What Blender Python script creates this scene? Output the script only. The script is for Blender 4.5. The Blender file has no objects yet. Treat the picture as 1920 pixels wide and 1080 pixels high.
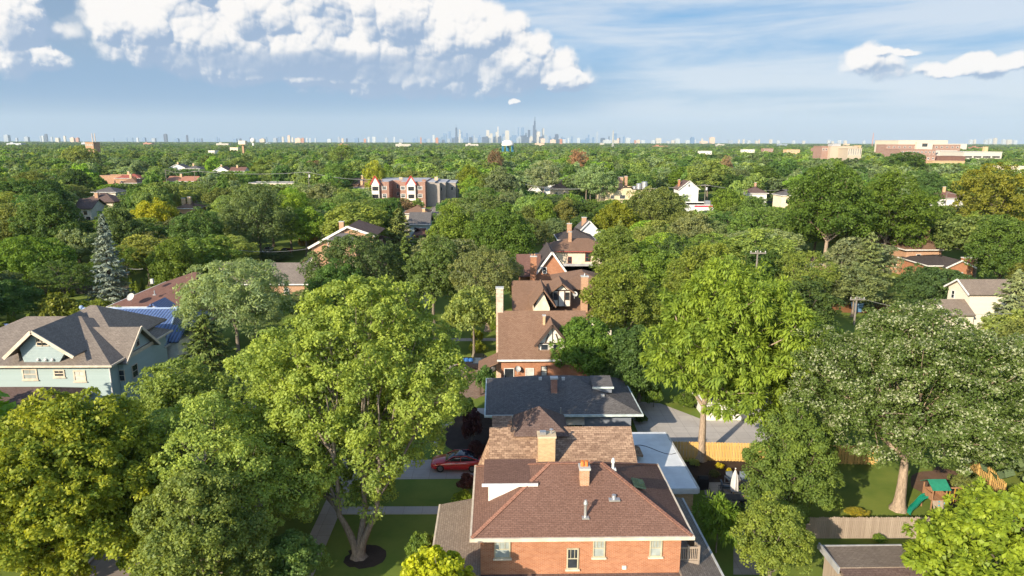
import bpy, bmesh, math, random
import numpy as np
from mathutils import Vector, Matrix
R_ = math.radians
SC = bpy.context.scene
COL = SC.collection
rng = np.random.default_rng(11)

# ------------------------------------------------------------------ camera
F = 1280.0; H = 29.0                     # focal length in pixels of a 1920 wide frame, camera height in metres
PITCH = math.atan((540-265)/F); YAW = math.atan(30/F*math.cos(PITCH)); ROLL = R_(0.16)
fw = np.array([math.sin(YAW)*math.cos(PITCH), math.cos(YAW)*math.cos(PITCH), -math.sin(PITCH)])
_r = np.array([math.cos(YAW), -math.sin(YAW), 0.0]); _u = np.cross(_r, fw)
rt = _r*math.cos(ROLL)+_u*math.sin(ROLL); up = -_r*math.sin(ROLL)+_u*math.cos(ROLL)
CAM = np.array([0, 0, H])
def ray(px, py): return fw+rt*(px-960)/F+up*(540-py)/F
def at(px, py, z=0.0):
    d = ray(px, py); return CAM+d*(z-H)/d[2]
def atY(px, py, Y):
    d = ray(px, py); return CAM+d*Y/d[1]
def proj(p):
    v = np.asarray(p, float)-CAM; k = max(v@fw, .01); return 960+F*(v@rt)/k, 540-F*(v@up)/k, k
cd = bpy.data.cameras.new('camera'); cam = bpy.data.objects.new('camera', cd); COL.objects.link(cam)
cd.sensor_width = 36; cd.lens = 36*F/1920; cd.clip_start = .5; cd.clip_end = 60000
m = Matrix((( rt[0], up[0], -fw[0], 0), (rt[1], up[1], -fw[1], 0), (rt[2], up[2], -fw[2], H), (0, 0, 0, 1)))
cam.matrix_world = m
SC.camera = cam

# ------------------------------------------------------------------ node helpers
def newmat(name):
    mt = bpy.data.materials.new(name); mt.use_nodes = True
    nt = mt.node_tree; nt.nodes.clear()
    return mt, nt
class N:
    """tiny helper for building node graphs"""
    def __init__(s, nt): s.nt = nt
    def n(s, t, **kw):
        nd = s.nt.nodes.new(t)
        for k, v in kw.items(): setattr(nd, k, v)
        return nd
    def put(s, sock, v):
        if hasattr(v, 'is_linked'): s.nt.links.new(v, sock)
        elif v is not None: sock.default_value = v
    def m(s, op, a, b=None, c=None, clamp=False):
        nd = s.n('ShaderNodeMath', operation=op); nd.use_clamp = clamp
        for i, v in enumerate((a, b, c)): 
            if v is not None: s.put(nd.inputs[i], v)
        return nd.outputs[0]
    def mix(s, f, a, b, bt='MIX'):
        nd = s.n('ShaderNodeMix', data_type='RGBA', blend_type=bt)
        s.put(nd.inputs[0], f); s.put(nd.inputs[6], c4(a)); s.put(nd.inputs[7], c4(b)); return nd.outputs[2]
    def noise(s, vec, scale, detail=4, rough=.55, dist=0, dim='3D'):
        nd = s.n('ShaderNodeTexNoise', noise_dimensions=dim)
        s.put(nd.inputs['Vector'], vec); nd.inputs['Scale'].default_value = scale; nd.inputs['Detail'].default_value = detail
        nd.inputs['Roughness'].default_value = rough; nd.inputs['Distortion'].default_value = dist
        return nd.outputs['Fac']
    def ramp(s, f, lo, hi):
        nd = s.n('ShaderNodeMapRange', interpolation_type='SMOOTHSTEP'); nd.clamp = True
        s.put(nd.inputs[0], f); nd.inputs[1].default_value = lo; nd.inputs[2].default_value = hi
        return nd.outputs[0]
    def out(s, sh):
        o = s.n('ShaderNodeOutputMaterial'); s.nt.links.new(sh, o.inputs[0])
    def bsdf(s, col, rough=.7, spec=.3, metal=0, bump=None, bs=.3, bd=.02):
        b = s.n('ShaderNodeBsdfPrincipled'); s.put(b.inputs['Base Color'], c4(col)); s.put(b.inputs['Roughness'], rough)
        b.inputs['Specular IOR Level'].default_value = spec; b.inputs['Metallic'].default_value = metal
        if bump is not None:
            bn = s.n('ShaderNodeBump'); bn.inputs['Strength'].default_value = bs; bn.inputs['Distance'].default_value = bd
            s.put(bn.inputs['Height'], bump); s.nt.links.new(bn.outputs[0], b.inputs['Normal'])
        return b.outputs[0]
def c4(c):
    if hasattr(c, 'is_linked') or isinstance(c, float) and False: return c
    if isinstance(c, (tuple, list)) and len(c) == 3: return (c[0], c[1], c[2], 1)
    return c
MATS = {}
def mat_plain(name, col, rough=.7, spec=.3, metal=0, var=.18, vs=1.5):
    """paint, metal, plastic: one colour with faint weathering"""
    if name in MATS: return MATS[name]
    mt, nt = newmat(name); g = N(nt)
    co = g.n('ShaderNodeTexCoord').outputs['Object']
    f = g.ramp(g.noise(co, vs, 5, .65), .3, .7)
    d = tuple(x*(1-var) for x in col); l = tuple(min(1, x*(1+var*.6)) for x in col)
    g.out(g.bsdf(g.mix(f, d, l), rough, spec, metal)); MATS[name] = mt; return mt
def mat_shingle(name, c1, c2, row=.15, wid=.32, var=.35, rough=.9, big=.5):
    if name in MATS: return MATS[name]
    mt, nt = newmat(name); g = N(nt)
    uv = g.n('ShaderNodeUVMap').outputs[0]
    br = g.n('ShaderNodeTexBrick', offset=.5); g.put(br.inputs['Vector'], uv)
    g.put(br.inputs['Color1'], c4(c1)); g.put(br.inputs['Color2'], c4(c2)); g.put(br.inputs['Mortar'], c4(tuple(x*.45 for x in c1)))
    br.inputs['Scale'].default_value = 1; br.inputs['Mortar Size'].default_value = .012; br.inputs['Bias'].default_value = -.1
    br.inputs['Brick Width'].default_value = wid; br.inputs['Row Height'].default_value = row
    st = g.n('ShaderNodeMapping'); g.put(st.inputs[0], uv); st.inputs['Scale'].default_value = (1, .25, 1)
    f = g.ramp(g.noise(st.outputs[0], big, 5, .7), .3, .72)
    f2 = g.ramp(g.noise(uv, 7.0, 3, .8), .3, .7)
    col = g.mix(g.m('MULTIPLY', f, var), br.outputs[0], tuple(x*.5 for x in c1))
    col = g.mix(g.m('MULTIPLY', f2, .3), col, tuple(min(1, x*1.5) for x in c2))
    g.out(g.bsdf(col, rough, .15, 0, br.outputs['Fac'], .5, -.02)); MATS[name] = mt; return mt
def mat_brick(name, c1, c2, mortar=(.42, .37, .32), row=.08, wid=.23):
    if name in MATS: return MATS[name]
    mt, nt = newmat(name); g = N(nt)
    uv = g.n('ShaderNodeUVMap').outputs[0]
    br = g.n('ShaderNodeTexBrick', offset=.5); g.put(br.inputs['Vector'], uv)
    g.put(br.inputs['Color1'], c4(c1)); g.put(br.inputs['Color2'], c4(c2)); g.put(br.inputs['Mortar'], c4(mortar))
    br.inputs['Scale'].default_value = 1; br.inputs['Mortar Size'].default_value = .009
    br.inputs['Brick Width'].default_value = wid; br.inputs['Row Height'].default_value = row
    f = g.ramp(g.noise(uv, .9, 5, .7), .35, .75)
    col = g.mix(g.m('MULTIPLY', f, .3), br.outputs[0], tuple(x*.6 for x in c1))
    g.out(g.bsdf(col, .9, .15, 0, br.outputs['Fac'], .3, -.01)); MATS[name] = mt; return mt
def mat_boards(name, c1, c2, w=.14, vertical=True, gap=.3, rough=.85):
    """siding and fence boards"""
    if name in MATS: return MATS[name]
    mt, nt = newmat(name); g = N(nt)
    uv = g.n('ShaderNodeUVMap').outputs[0]; sp = g.n('ShaderNodeSeparateXYZ'); g.put(sp.inputs[0], uv)
    a = sp.outputs[0 if vertical else 1]
    q = g.m('DIVIDE', a, w); idf = g.m('FLOOR', q); fr = g.m('FRACT', q)
    wn = g.n('ShaderNodeTexWhiteNoise', noise_dimensions='1D'); g.put(wn.inputs['W'], idf)
    st = g.n('ShaderNodeMapping'); g.put(st.inputs[0], uv); st.inputs['Scale'].default_value = (14, 1.2, 1) if vertical else (1.2, 14, 1)
    gr = g.ramp(g.noise(st.outputs[0], 1, 5, .7), .25, .75)
    col = g.mix(g.m('ADD', g.m('MULTIPLY', wn.outputs[0], .6), g.m('MULTIPLY', gr, .4)), c1, c2)
    e = g.m('LESS_THAN', fr, .07); col = g.mix(g.m('MULTIPLY', e, gap), col, tuple(x*.25 for x in c1))
    g.out(g.bsdf(col, rough, .2)); MATS[name] = mt; return mt
def mat_glass(name, col=(.02, .025, .03), rough=.08):
    if name in MATS: return MATS[name]
    mt, nt = newmat(name); g = N(nt)
    co = g.n('ShaderNodeTexCoord').outputs['Object']
    f = g.ramp(g.noise(co, 1.3, 2), .4, .6)
    g.out(g.bsdf(g.mix(f, col, tuple(x*1.6 for x in col)), rough, .6)); MATS[name] = mt; return mt
def mat_ground(name, c1, c2, c3, s1=.25, s2=3., rough=.95, bs=.4, bd=.04):
    if name in MATS: return MATS[name]
    mt, nt = newmat(name); g = N(nt)
    co = g.n('ShaderNodeTexCoord').outputs['Object']
    a = g.ramp(g.noise(co, s1, 4, .6), .35, .65); b = g.ramp(g.noise(co, s2, 6, .75), .3, .7)
    col = g.mix(a, c1, c2); col = g.mix(g.m('MULTIPLY', b, .6), col, c3)
    g.out(g.bsdf(col, rough, .1, 0, g.noise(co, s2*6, 4, .7), bs, bd)); MATS[name] = mt; return mt
def mat_concrete(name, c, joint=1.5, cracks=True):
    if name in MATS: return MATS[name]
    mt, nt = newmat(name); g = N(nt)
    co = g.n('ShaderNodeTexCoord').outputs['Object']
    br = g.n('ShaderNodeTexBrick', offset=0); g.put(br.inputs['Vector'], co)
    g.put(br.inputs['Color1'], c4(c)); g.put(br.inputs['Color2'], c4(tuple(x*.88 for x in c))); g.put(br.inputs['Mortar'], c4(tuple(x*.5 for x in c)))
    br.inputs['Scale'].default_value = 1; br.inputs['Mortar Size'].default_value = .015; br.inputs['Brick Width'].default_value = joint; br.inputs['Row Height'].default_value = joint
    f = g.ramp(g.noise(co, .7, 6, .7), .35, .75); f2 = g.ramp(g.noise(co, 12, 4, .7), .3, .7)
    col = g.mix(g.m('MULTIPLY', f, .45), br.outputs[0], tuple(x*.62 for x in c)); col = g.mix(g.m('MULTIPLY', f2, .15), col, tuple(x*.7 for x in c))
    g.out(g.bsdf(col, .9, .2)); MATS[name] = mt; return mt
def mat_foliage(name, mode='tint', A=None, B=None, transl=.42):
    """leaves: per-tree tint (object property), per-spray and per-leaf variation (attribute hue)"""
    if name in MATS: return MATS[name]
    mt, nt = newmat(name); g = N(nt)
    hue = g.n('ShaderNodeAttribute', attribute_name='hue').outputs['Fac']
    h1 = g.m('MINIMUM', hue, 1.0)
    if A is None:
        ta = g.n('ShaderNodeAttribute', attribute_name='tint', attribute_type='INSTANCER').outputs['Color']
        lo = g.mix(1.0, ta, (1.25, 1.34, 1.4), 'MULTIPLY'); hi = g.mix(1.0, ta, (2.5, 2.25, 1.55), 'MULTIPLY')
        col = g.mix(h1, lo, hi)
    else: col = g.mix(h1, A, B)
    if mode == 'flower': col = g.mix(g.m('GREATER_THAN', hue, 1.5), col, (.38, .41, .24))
    b = g.bsdf(col, .5, .22)
    tr = g.n('ShaderNodeBsdfTranslucent'); g.put(tr.inputs[0], g.mix(1.0, col, (1.35, 1.25, .55), 'MULTIPLY'))
    mx = g.n('ShaderNodeMixShader'); mx.inputs[0].default_value = transl
    nt.links.new(b, mx.inputs[1]); nt.links.new(tr.outputs[0], mx.inputs[2]); g.out(mx.outputs[0]); MATS[name] = mt; return mt
def mat_bark(name, c):
    if name in MATS: return MATS[name]
    mt, nt = newmat(name); g = N(nt)
    co = g.n('ShaderNodeTexCoord').outputs['Object']; mp = g.n('ShaderNodeMapping'); g.put(mp.inputs[0], co); mp.inputs['Scale'].default_value = (6, 6, 1.2)
    n1 = g.noise(mp.outputs[0], 2, 6, .75); f = g.ramp(n1, .3, .7)
    g.out(g.bsdf(g.mix(f, tuple(x*.5 for x in c), tuple(x*1.25 for x in c)), .95, .1, 0, n1, .6, .05)); MATS[name] = mt; return mt

# ------------------------------------------------------------------ object helpers
def empty(name, loc=(0, 0, 0), rz=0.0):
    o = bpy.data.objects.new(name, None); COL.objects.link(o); o.location = Vector([float(v) for v in loc]); o.rotation_euler = (0, 0, rz)
    o.empty_display_size = .3; return o
def tag(o, label=None, cat=None, group=None, kind=None):
    if label: o['label'] = label
    if cat: o['category'] = cat
    if group: o['group'] = group
    if kind: o['kind'] = kind
    return o
def thing(name, label, cat, loc=(0, 0, 0), rz=0.0, group=None): return tag(empty(name, loc, rz), label, cat, group)
def root_of(o):
    while o.parent: o = o.parent
    return o
class MB:
    """collects faces; build() links them as ONE mesh object with metre UVs"""
    def __init__(s): s.v = []; s.f = []; s.mi = []
    def poly(s, pts, mi=0):
        b = len(s.v); s.v += [tuple(float(c) for c in p) for p in pts]; s.f.append(list(range(b, b+len(pts)))); s.mi.append(mi); return s
    def box(s, x0, x1, y0, y1, z0, z1, mi=0):
        return s.hexa([(x0, y0, z0), (x1, y0, z0), (x1, y1, z0), (x0, y1, z0)], [(x0, y0, z1), (x1, y0, z1), (x1, y1, z1), (x0, y1, z1)], mi)
    def hexa(s, lo, hi, mi=0):
        b = len(s.v); n = len(lo); s.v += [tuple(float(c) for c in p) for p in lo]+[tuple(float(c) for c in p) for p in hi]
        s.f.append([b+i for i in range(n)][::-1]); s.f.append([b+n+i for i in range(n)])
        for i in range(n): j = (i+1) % n; s.f.append([b+i, b+j, b+n+j, b+n+i])
        s.mi += [mi]*(n+2); return s
    def beam(s, p, q, w, h=None, mi=0):
        p = Vector([float(c) for c in p]); q = Vector([float(c) for c in q]); h = h or w; d = (q-p).normalized()
        a = d.cross(Vector((0, 0, 1)))
        if a.length < 1e-4: a = Vector((1, 0, 0))
        a.normalize(); b = a.cross(d); a = a*w/2; b = b*h/2
        return s.hexa([p-a-b, p+a-b, p+a+b, p-a+b], [q-a-b, q+a-b, q+a+b, q-a+b], mi)
    def tube(s, pts, rad, n=8, mi=0, cap=True):
        pts = [Vector([float(c) for c in p]) for p in pts]; rad = rad if isinstance(rad, (list, tuple)) else [rad]*len(pts)
        rings = []; prev = None
        for i, p in enumerate(pts):
            d = (pts[min(i+1, len(pts)-1)]-pts[max(i-1, 0)]).normalized()
            a = prev-d*prev.dot(d) if prev else d.cross(Vector((0, 0, 1)) if abs(d.z) < .9 else Vector((1, 0, 0)))
            a.normalize(); prev = a; b = d.cross(a); rg = []
            for k in range(n):
                t = 2*math.pi*k/n; rg.append(len(s.v)); s.v.append(tuple(p+a*math.cos(t)*rad[i]+b*math.sin(t)*rad[i]))
            rings.append(rg)
        for r0, r1 in zip(rings, rings[1:]):
            for k in range(n): s.f.append([r0[k], r0[(k+1) % n], r1[(k+1) % n], r1[k]]); s.mi.append(mi)
        if cap: s.f.append(rings[0][::-1]); s.f.append(rings[-1]); s.mi += [mi, mi]
        return s
    def lathe(s, prof, c=(0, 0, 0), n=16, mi=0):
        return s.tube([(c[0], c[1], c[2]+z) for r, z in prof], [r for r, z in prof], n, mi)
    def ball(s, c, r, nu=10, nv=7, mi=0):
        rx, ry, rz = r if isinstance(r, (tuple, list)) else (r, r, r); b = len(s.v)
        for j in range(1, nv):
            t = math.pi*j/nv
            for i in range(nu): ph = 2*math.pi*i/nu; s.v.append((c[0]+rx*math.sin(t)*math.cos(ph), c[1]+ry*math.sin(t)*math.sin(ph), c[2]+rz*math.cos(t)))
        s.v += [(c[0], c[1], c[2]+rz), (c[0], c[1], c[2]-rz)]; tp = len(s.v)-2
        for j in range(nv-2):
            for i in range(nu): s.f.append([b+j*nu+i, b+(j+1)*nu+i, b+(j+1)*nu+(i+1) % nu, b+j*nu+(i+1) % nu]); s.mi.append(mi)
        for i in range(nu):
            s.f.append([tp, b+i, b+(i+1) % nu]); s.f.append([tp+1, b+(nv-2)*nu+(i+1) % nu, b+(nv-2)*nu+i]); s.mi += [mi, mi]
        return s
    def build(s, name, mats, parent=None, smooth=False, world=True, bevel=0):
        me = bpy.data.meshes.new(name); off = Vector((0, 0, 0))
        if parent and world: off = Vector(root_of(parent).location)
        me.from_pydata([(x-off.x, y-off.y, z-off.z) for x, y, z in s.v], [], s.f)
        for mt in (mats if isinstance(mats, (list, tuple)) else [mats]): me.materials.append(mt)
        me.polygons.foreach_set('material_index', s.mi)
        bm = bmesh.new(); bm.from_mesh(me)
        if bevel: bmesh.ops.bevel(bm, geom=bm.edges[:], offset=bevel, segments=2, profile=.6, affect='EDGES')
        bmesh.ops.recalc_face_normals(bm, faces=bm.faces)
        uvl = bm.loops.layers.uv.new('UVMap')
        for f in bm.faces:
            n = f.normal; u = Vector((0, 0, 1)).cross(n)
            if u.length < .05: u = Vector((1, 0, 0))
            u.normalize(); v = n.cross(u)
            if smooth: f.smooth = True
            for l in f.loops: p = l.vert.co+off; l[uvl].uv = (u.dot(p), v.dot(p))
        bm.to_mesh(me); bm.free()
        o = bpy.data.objects.new(name, me); COL.objects.link(o)
        if parent: o.parent = parent
        return o
def copy_tree(o, parent=None):
    c = o.copy(); COL.objects.link(c)
    if parent: c.parent = parent
    for ch in list(o.children): copy_tree(ch, c)
    return c
def obox(mb, side, c, u0, u1, z0, z1, d0, d1, mi=0):
    if side == '-Y': return mb.box(u0, u1, c-d1, c-d0, z0, z1, mi)
    if side == '+Y': return mb.box(u0, u1, c+d0, c+d1, z0, z1, mi)
    if side == '-X': return mb.box(c-d1, c-d0, u0, u1, z0, z1, mi)
    return mb.box(c+d0, c+d1, u0, u1, z0, z1, mi)

# ------------------------------------------------------------------ shared materials
WHITE = mat_plain('white_paint', (.66, .635, .59)); CREAM = mat_plain('cream_paint', (.56, .48, .37)); TRIMGREY = mat_plain('grey_trim', (.42, .42, .40))
DKTRIM = mat_plain('dark_brown_trim', (.07, .045, .035)); METAL = mat_plain('galvanised_metal', (.5, .5, .5), .4, .5, .7); DARKMETAL = mat_plain('dark_metal', (.03, .03, .035), .5, .4)
GLASS = mat_glass('window_glass'); BLIND = mat_plain('blind_behind_glass', (.30, .33, .31), .25, .5); CURTAIN = mat_plain('curtain_behind_glass', (.5, .5, .45), .3, .5)
BR_RED = mat_brick('red_brick', (.31, .108, .048), (.40, .165, .08), (.38, .265, .185)); BR_TAN = mat_brick('tan_brick', (.50, .30, .13), (.64, .42, .20))
BR_DARK = mat_brick('dark_red_brick', (.24, .075, .045), (.32, .11, .06)); BR_YEL = mat_brick('yellow_brick', (.60, .46, .26), (.68, .54, .33)); BR_ORANGE = mat_brick('orange_brick', (.36, .175, .08), (.46, .245, .125))
SH_RED = mat_shingle('red_brown_shingle', (.145, .079, .058), (.198, .113, .084), .12, .26, var=.45); SH_TAN = mat_shingle('mottled_brown_shingle', (.15, .088, .06), (.40, .27, .18), .19, .36, var=.2)
SH_SLATE = mat_shingle('slate_grey_shingle', (.09, .083, .081), (.15, .14, .135)); SH_BROWN = mat_shingle('brown_shingle', (.175, .102, .066), (.235, .145, .098))
SH_GREY = mat_shingle('grey_brown_shingle', (.15, .125, .105), (.24, .20, .165)); SH_DARK = mat_shingle('dark_shingle', (.055, .045, .042), (.09, .075, .07))
SH_MAROON = mat_shingle('maroon_shingle', (.145, .075, .058), (.19, .105, .082)); SH_PLUM = mat_shingle('dark_brown_shingle', (.10, .065, .055), (.15, .105, .09))
SH_WEATHER = mat_shingle('weathered_shingle', (.18, .14, .11), (.25, .20, .155))
SIDE_BLUE = mat_boards('pale_blue_siding', (.31, .39, .385), (.355, .435, .425), .13, False, .35); SHAKE_BLUE = mat_shingle('pale_blue_shakes', (.29, .36, .37), (.36, .43, .42), .18, .2, var=.1)
SIDE_DKBLUE = mat_boards('slate_blue_siding', (.17, .19, .23), (.20, .22, .26), .2, False, .2); STUCCO = mat_plain('white_stucco', (.66, .62, .54), .9, .1); STUCCO_CREAM = mat_plain('cream_stucco', (.66, .56, .42), .9, .1)
SIDE_CREAM = mat_boards('cream_siding', (.60, .53, .43), (.65, .58, .47), .15, False, .25); SIDE_WHITE = mat_boards('white_siding', (.60, .59, .57), (.65, .64, .62), .15, False, .25)
STONE = mat_brick('rubble_stone', (.42, .30, .22), (.58, .47, .37), (.5, .45, .4), .22, .3)
FLATWHITE = mat_plain('white_roof_membrane', (.62, .64, .66), .6, .3, 0, .12, .6); FLATGREY = mat_plain('grey_roof_gravel', (.36, .36, .37), .9, .1, 0, .25, .8)
WOODGREY = mat_boards('weathered_wood', (.24, .185, .14), (.36, .29, .225), .14); WOODNEW = mat_boards('new_yellow_wood', (.52, .32, .10), (.66, .43, .16), .14); WOODRED = mat_boards('cedar_wood', (.26, .13, .07), (.36, .20, .11), .12)
BARK = mat_bark('grey_bark', (.20, .165, .13)); BARKDK = mat_bark('dark_bark', (.10, .075, .055)); BARKPALE = mat_bark('pale_bark', (.34, .26, .19))
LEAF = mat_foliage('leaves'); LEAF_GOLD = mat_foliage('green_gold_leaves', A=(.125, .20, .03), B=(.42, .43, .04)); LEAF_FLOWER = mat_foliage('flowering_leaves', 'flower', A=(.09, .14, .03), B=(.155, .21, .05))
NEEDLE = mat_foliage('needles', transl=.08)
HAZE = 3.2e-5; SUN_E = 4.1; SKY_E = .15; CLOUD_E = .475; VEIL = .95; EXPO = 1.08; DENOISE = True
# ------------------------------------------------------------------ trees
def mesh_np(name, V, Q, mats, hue=None, smooth=False):
    me = bpy.data.meshes.new(name); nv, nq = len(V), len(Q)
    me.vertices.add(nv); me.vertices.foreach_set('co', np.ascontiguousarray(V, dtype=np.float32).ravel())
    me.loops.add(nq*4); me.loops.foreach_set('vertex_index', np.ascontiguousarray(Q, dtype=np.int32).ravel())
    me.polygons.add(nq); me.polygons.foreach_set('loop_start', np.arange(0, nq*4, 4, dtype=np.int32))
    if smooth: me.polygons.foreach_set('use_smooth', np.ones(nq, dtype=bool))
    for mt in mats: me.materials.append(mt)
    if hue is not None:
        a = me.attributes.new('hue', 'FLOAT', 'FACE'); a.data.foreach_set('value', np.asarray(hue, dtype=np.float32))
    me.update(calc_edges=True); return me
def unit(a): return a/np.maximum(np.linalg.norm(a, axis=-1, keepdims=True), 1e-6)
def rdir(r, n): return unit(r.normal(size=(n, 3)))
def leaf_quads(P, T, Nn, ln, wd):
    """one pointed leaf spray (a rhombus bent along its length) per point"""
    B = unit(np.cross(Nn, T)); ln = np.asarray(ln)[:, None]; wd = np.asarray(wd)[:, None]
    V = np.stack([P-T*ln*.5, P+B*wd*.5+Nn*wd*.12-T*ln*.06, P+T*ln*.5-Nn*ln*.08, P-B*wd*.5+Nn*wd*.12-T*ln*.06], 1).reshape(-1, 3)
    return V, np.arange(len(V)).reshape(-1, 4)
def lobes_of(r, R, top, base, n, rel=(.40, .56), flat=.85):
    zc = (top+base)/2; hz = (top-base)/2; L = []
    for i in range(n):
        rl = R*r.uniform(*rel)
        if i == 0: d = np.array([r.normal()*.15, r.normal()*.15, 1.0])
        else:
            ga = i*2.39996+r.uniform(-.3, .3); z = 1-1.75*(i+.5)/n+r.uniform(-.12, .12); q = math.sqrt(max(.05, 1-min(z*z, .95)))
            d = np.array([q*math.cos(ga), q*math.sin(ga), z])
        rz = min(rl*flat, hz*.75)
        k = r.uniform(.72, 1.14)
        L.append((d[0]*(R-rl)*k, d[1]*(R-rl)*k, zc+d[2]*max(hz-rz, .1)*(k if d[2] < .8 else 1), rl, rl, rz))
    return np.array(L)
def clumps_of(r, L, n, inner=.74):
    w = L[:, 3]*L[:, 4]; w = w/w.sum(); P = []; D = []; K = []
    while len(P) < n:
        k = r.choice(len(L), p=w); d = rdir(r, 1)[0]
        if d[2] < -.55: continue
        p = L[k, :3]+d*L[k, 3:6]*r.uniform(.72, 1.14)
        q = (p-L[:, :3])/L[:, 3:6]; dd = np.einsum('ij,ij->i', q, q); dd[k] = 9
        if dd.min() < inner*inner: continue
        P.append(p); D.append(d); K.append(k)
    return np.array(P), np.array(D), np.array(K)
def crown_arrays(r, L, nc, per, cr, ln, asp, style='leaf', flower=0., fill=.12):
    P, D, K = clumps_of(r, L, nc)
    ch = r.uniform(0, 1, nc); cs = cr*r.uniform(.5, 1.35, nc)
    idx = np.repeat(np.arange(nc), per); n = len(idx)
    if style == 'frond':                                    # long drooping pinnate leaves springing from shoot tips
        a = unit(D[idx]*np.array([1, 1, .5])+r.normal(size=(n, 3))*.75+np.array([0, 0, .10]))
        t = unit(a+np.array([0, 0, -.55])*r.uniform(.4, 1.3, n)[:, None])
        lnn = ln*r.uniform(.7, 1.25, n)
        pos = P[idx]+a*cs[idx][:, None]*r.uniform(.2, .9, n)[:, None]+t*lnn[:, None]*.35
        nn = np.array([0, 0, 1.0])-t*t[:, 2:3]; nn = unit(unit(nn)+r.normal(size=(n, 3))*.35)
    else:
        a = unit(D[idx]*.75+np.array([0, 0, .35])+r.normal(size=(n, 3))*.8)
        rad = r.uniform(.45, 1.05, n)**.6
        pos = P[idx]+a*(cs[idx]*rad)[:, None]*np.array([1, 1, .8])
        nn = unit(a*.55+np.array([0, 0, .4])+r.normal(size=(n, 3))*.55); t = r.normal(size=(n, 3)); lnn = ln*r.uniform(.65, 1.3, n)
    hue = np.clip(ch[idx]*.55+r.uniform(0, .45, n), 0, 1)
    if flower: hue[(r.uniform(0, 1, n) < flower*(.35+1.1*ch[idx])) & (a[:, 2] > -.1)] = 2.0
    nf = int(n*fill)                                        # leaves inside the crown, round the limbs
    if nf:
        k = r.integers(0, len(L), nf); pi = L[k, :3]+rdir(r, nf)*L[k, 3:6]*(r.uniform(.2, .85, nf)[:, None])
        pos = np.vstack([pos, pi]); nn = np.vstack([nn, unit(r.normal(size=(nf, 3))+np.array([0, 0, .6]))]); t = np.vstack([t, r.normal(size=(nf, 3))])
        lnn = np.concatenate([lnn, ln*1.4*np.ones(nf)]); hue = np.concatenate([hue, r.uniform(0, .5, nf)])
    t = unit(t-nn*np.einsum('ij,ij->i', t, nn)[:, None])
    V, Q = leaf_quads(pos, t, nn, lnn, lnn*asp)
    return V, Q, hue, P, K
def tubes_np(paths, n=7):
    Vs = []; Qs = []; b = 0
    for pts, rad in paths:
        pts = np.asarray(pts, float); m_ = len(pts); d = unit(np.gradient(pts, axis=0))
        a = unit(np.cross(d, np.array([.31, .17, .93])+0*d)); c = np.cross(d, a)
        th = np.arange(n)*2*np.pi/n
        ring = pts[:, None, :]+(a[:, None, :]*np.cos(th)[None, :, None]+c[:, None, :]*np.sin(th)[None, :, None])*np.asarray(rad)[:, None, None]
        Vs.append(ring.reshape(-1, 3))
        i = np.arange(m_-1)[:, None]*n; k = np.arange(n)[None, :]; k2 = (k+1) % n
        Qs.append(np.stack([b+i+k, b+i+k2, b+i+n+k2, b+i+n+k], -1).reshape(-1, 4)); b += m_*n
    return np.vstack(Vs), np.vstack(Qs)
def bez(p0, p1, p2, n): t = np.linspace(0, 1, n)[:, None]; return p0*(1-t)**2+2*p1*t*(1-t)+p2*t*t
def trunk_arrays(r, L, P, K, base, top, r0, stems=1, twigs=3, fork=None):
    paths = []; fz = fork if fork is not None else base+.12*(top-base)
    heads = []
    for s in range(stems):
        an = 2*math.pi*s/max(stems, 1)+r.uniform(0, 1); sp = 0 if stems == 1 else .125*(top)*.55
        if stems > 1: an = [2.9, 1.25, .12, 4.4][s % 4]
        f = np.array([math.cos(an)*sp, math.sin(an)*sp*.7, fz]); rs = r0 if stems == 1 else r0*.62
        mid = np.array([f[0]*.18, f[1]*.18, fz*.55])+np.append(r.normal(size=2)*.1, 0)
        pts = bez(np.array([0.0, 0, -.15]), mid, f, 9); t = np.linspace(0, 1, 9)
        paths.append((pts, rs*(1-.42*t)+r0*.75*np.exp(-t*14)))
        up_ = f+np.array([f[0]*.35, f[1]*.35, (top-fz)*.55]); pts = bez(f, (f+up_)/2+np.append(r.normal(size=2)*.3, 0), up_, 7)
        paths.append((pts, np.linspace(rs*.58, rs*.12, 7))); heads.append((f, up_, rs))
    for k in range(len(L)):
        c = L[k, :3]; f, u_, rs = heads[int(np.argmin([np.hypot(*(h[1][:2]-c[:2])) for h in heads]))]
        t0 = r.uniform(0, .55); s0 = f+(u_-f)*t0; g = c-s0; end = s0+g*.9
        mid = s0+g*.5+np.array([0, 0, -.06*np.linalg.norm(g)])+r.normal(size=3)*.25
        pts = bez(s0, mid, end, 8); rr = rs*(.42-.2*t0)
        paths.append((pts, np.linspace(rr, rr*.28, 8)))
        js = np.nonzero(K == k)[0]
        for j in (r.choice(js, min(twigs, len(js)), replace=False) if len(js) else []):
            q0 = pts[r.integers(3, 8)]; q = P[j]; paths.append((bez(q0, (q0+q)/2+r.normal(size=3)*.2, q, 5), np.linspace(rr*.26, .02, 5)))
    return tubes_np(paths)
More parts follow.
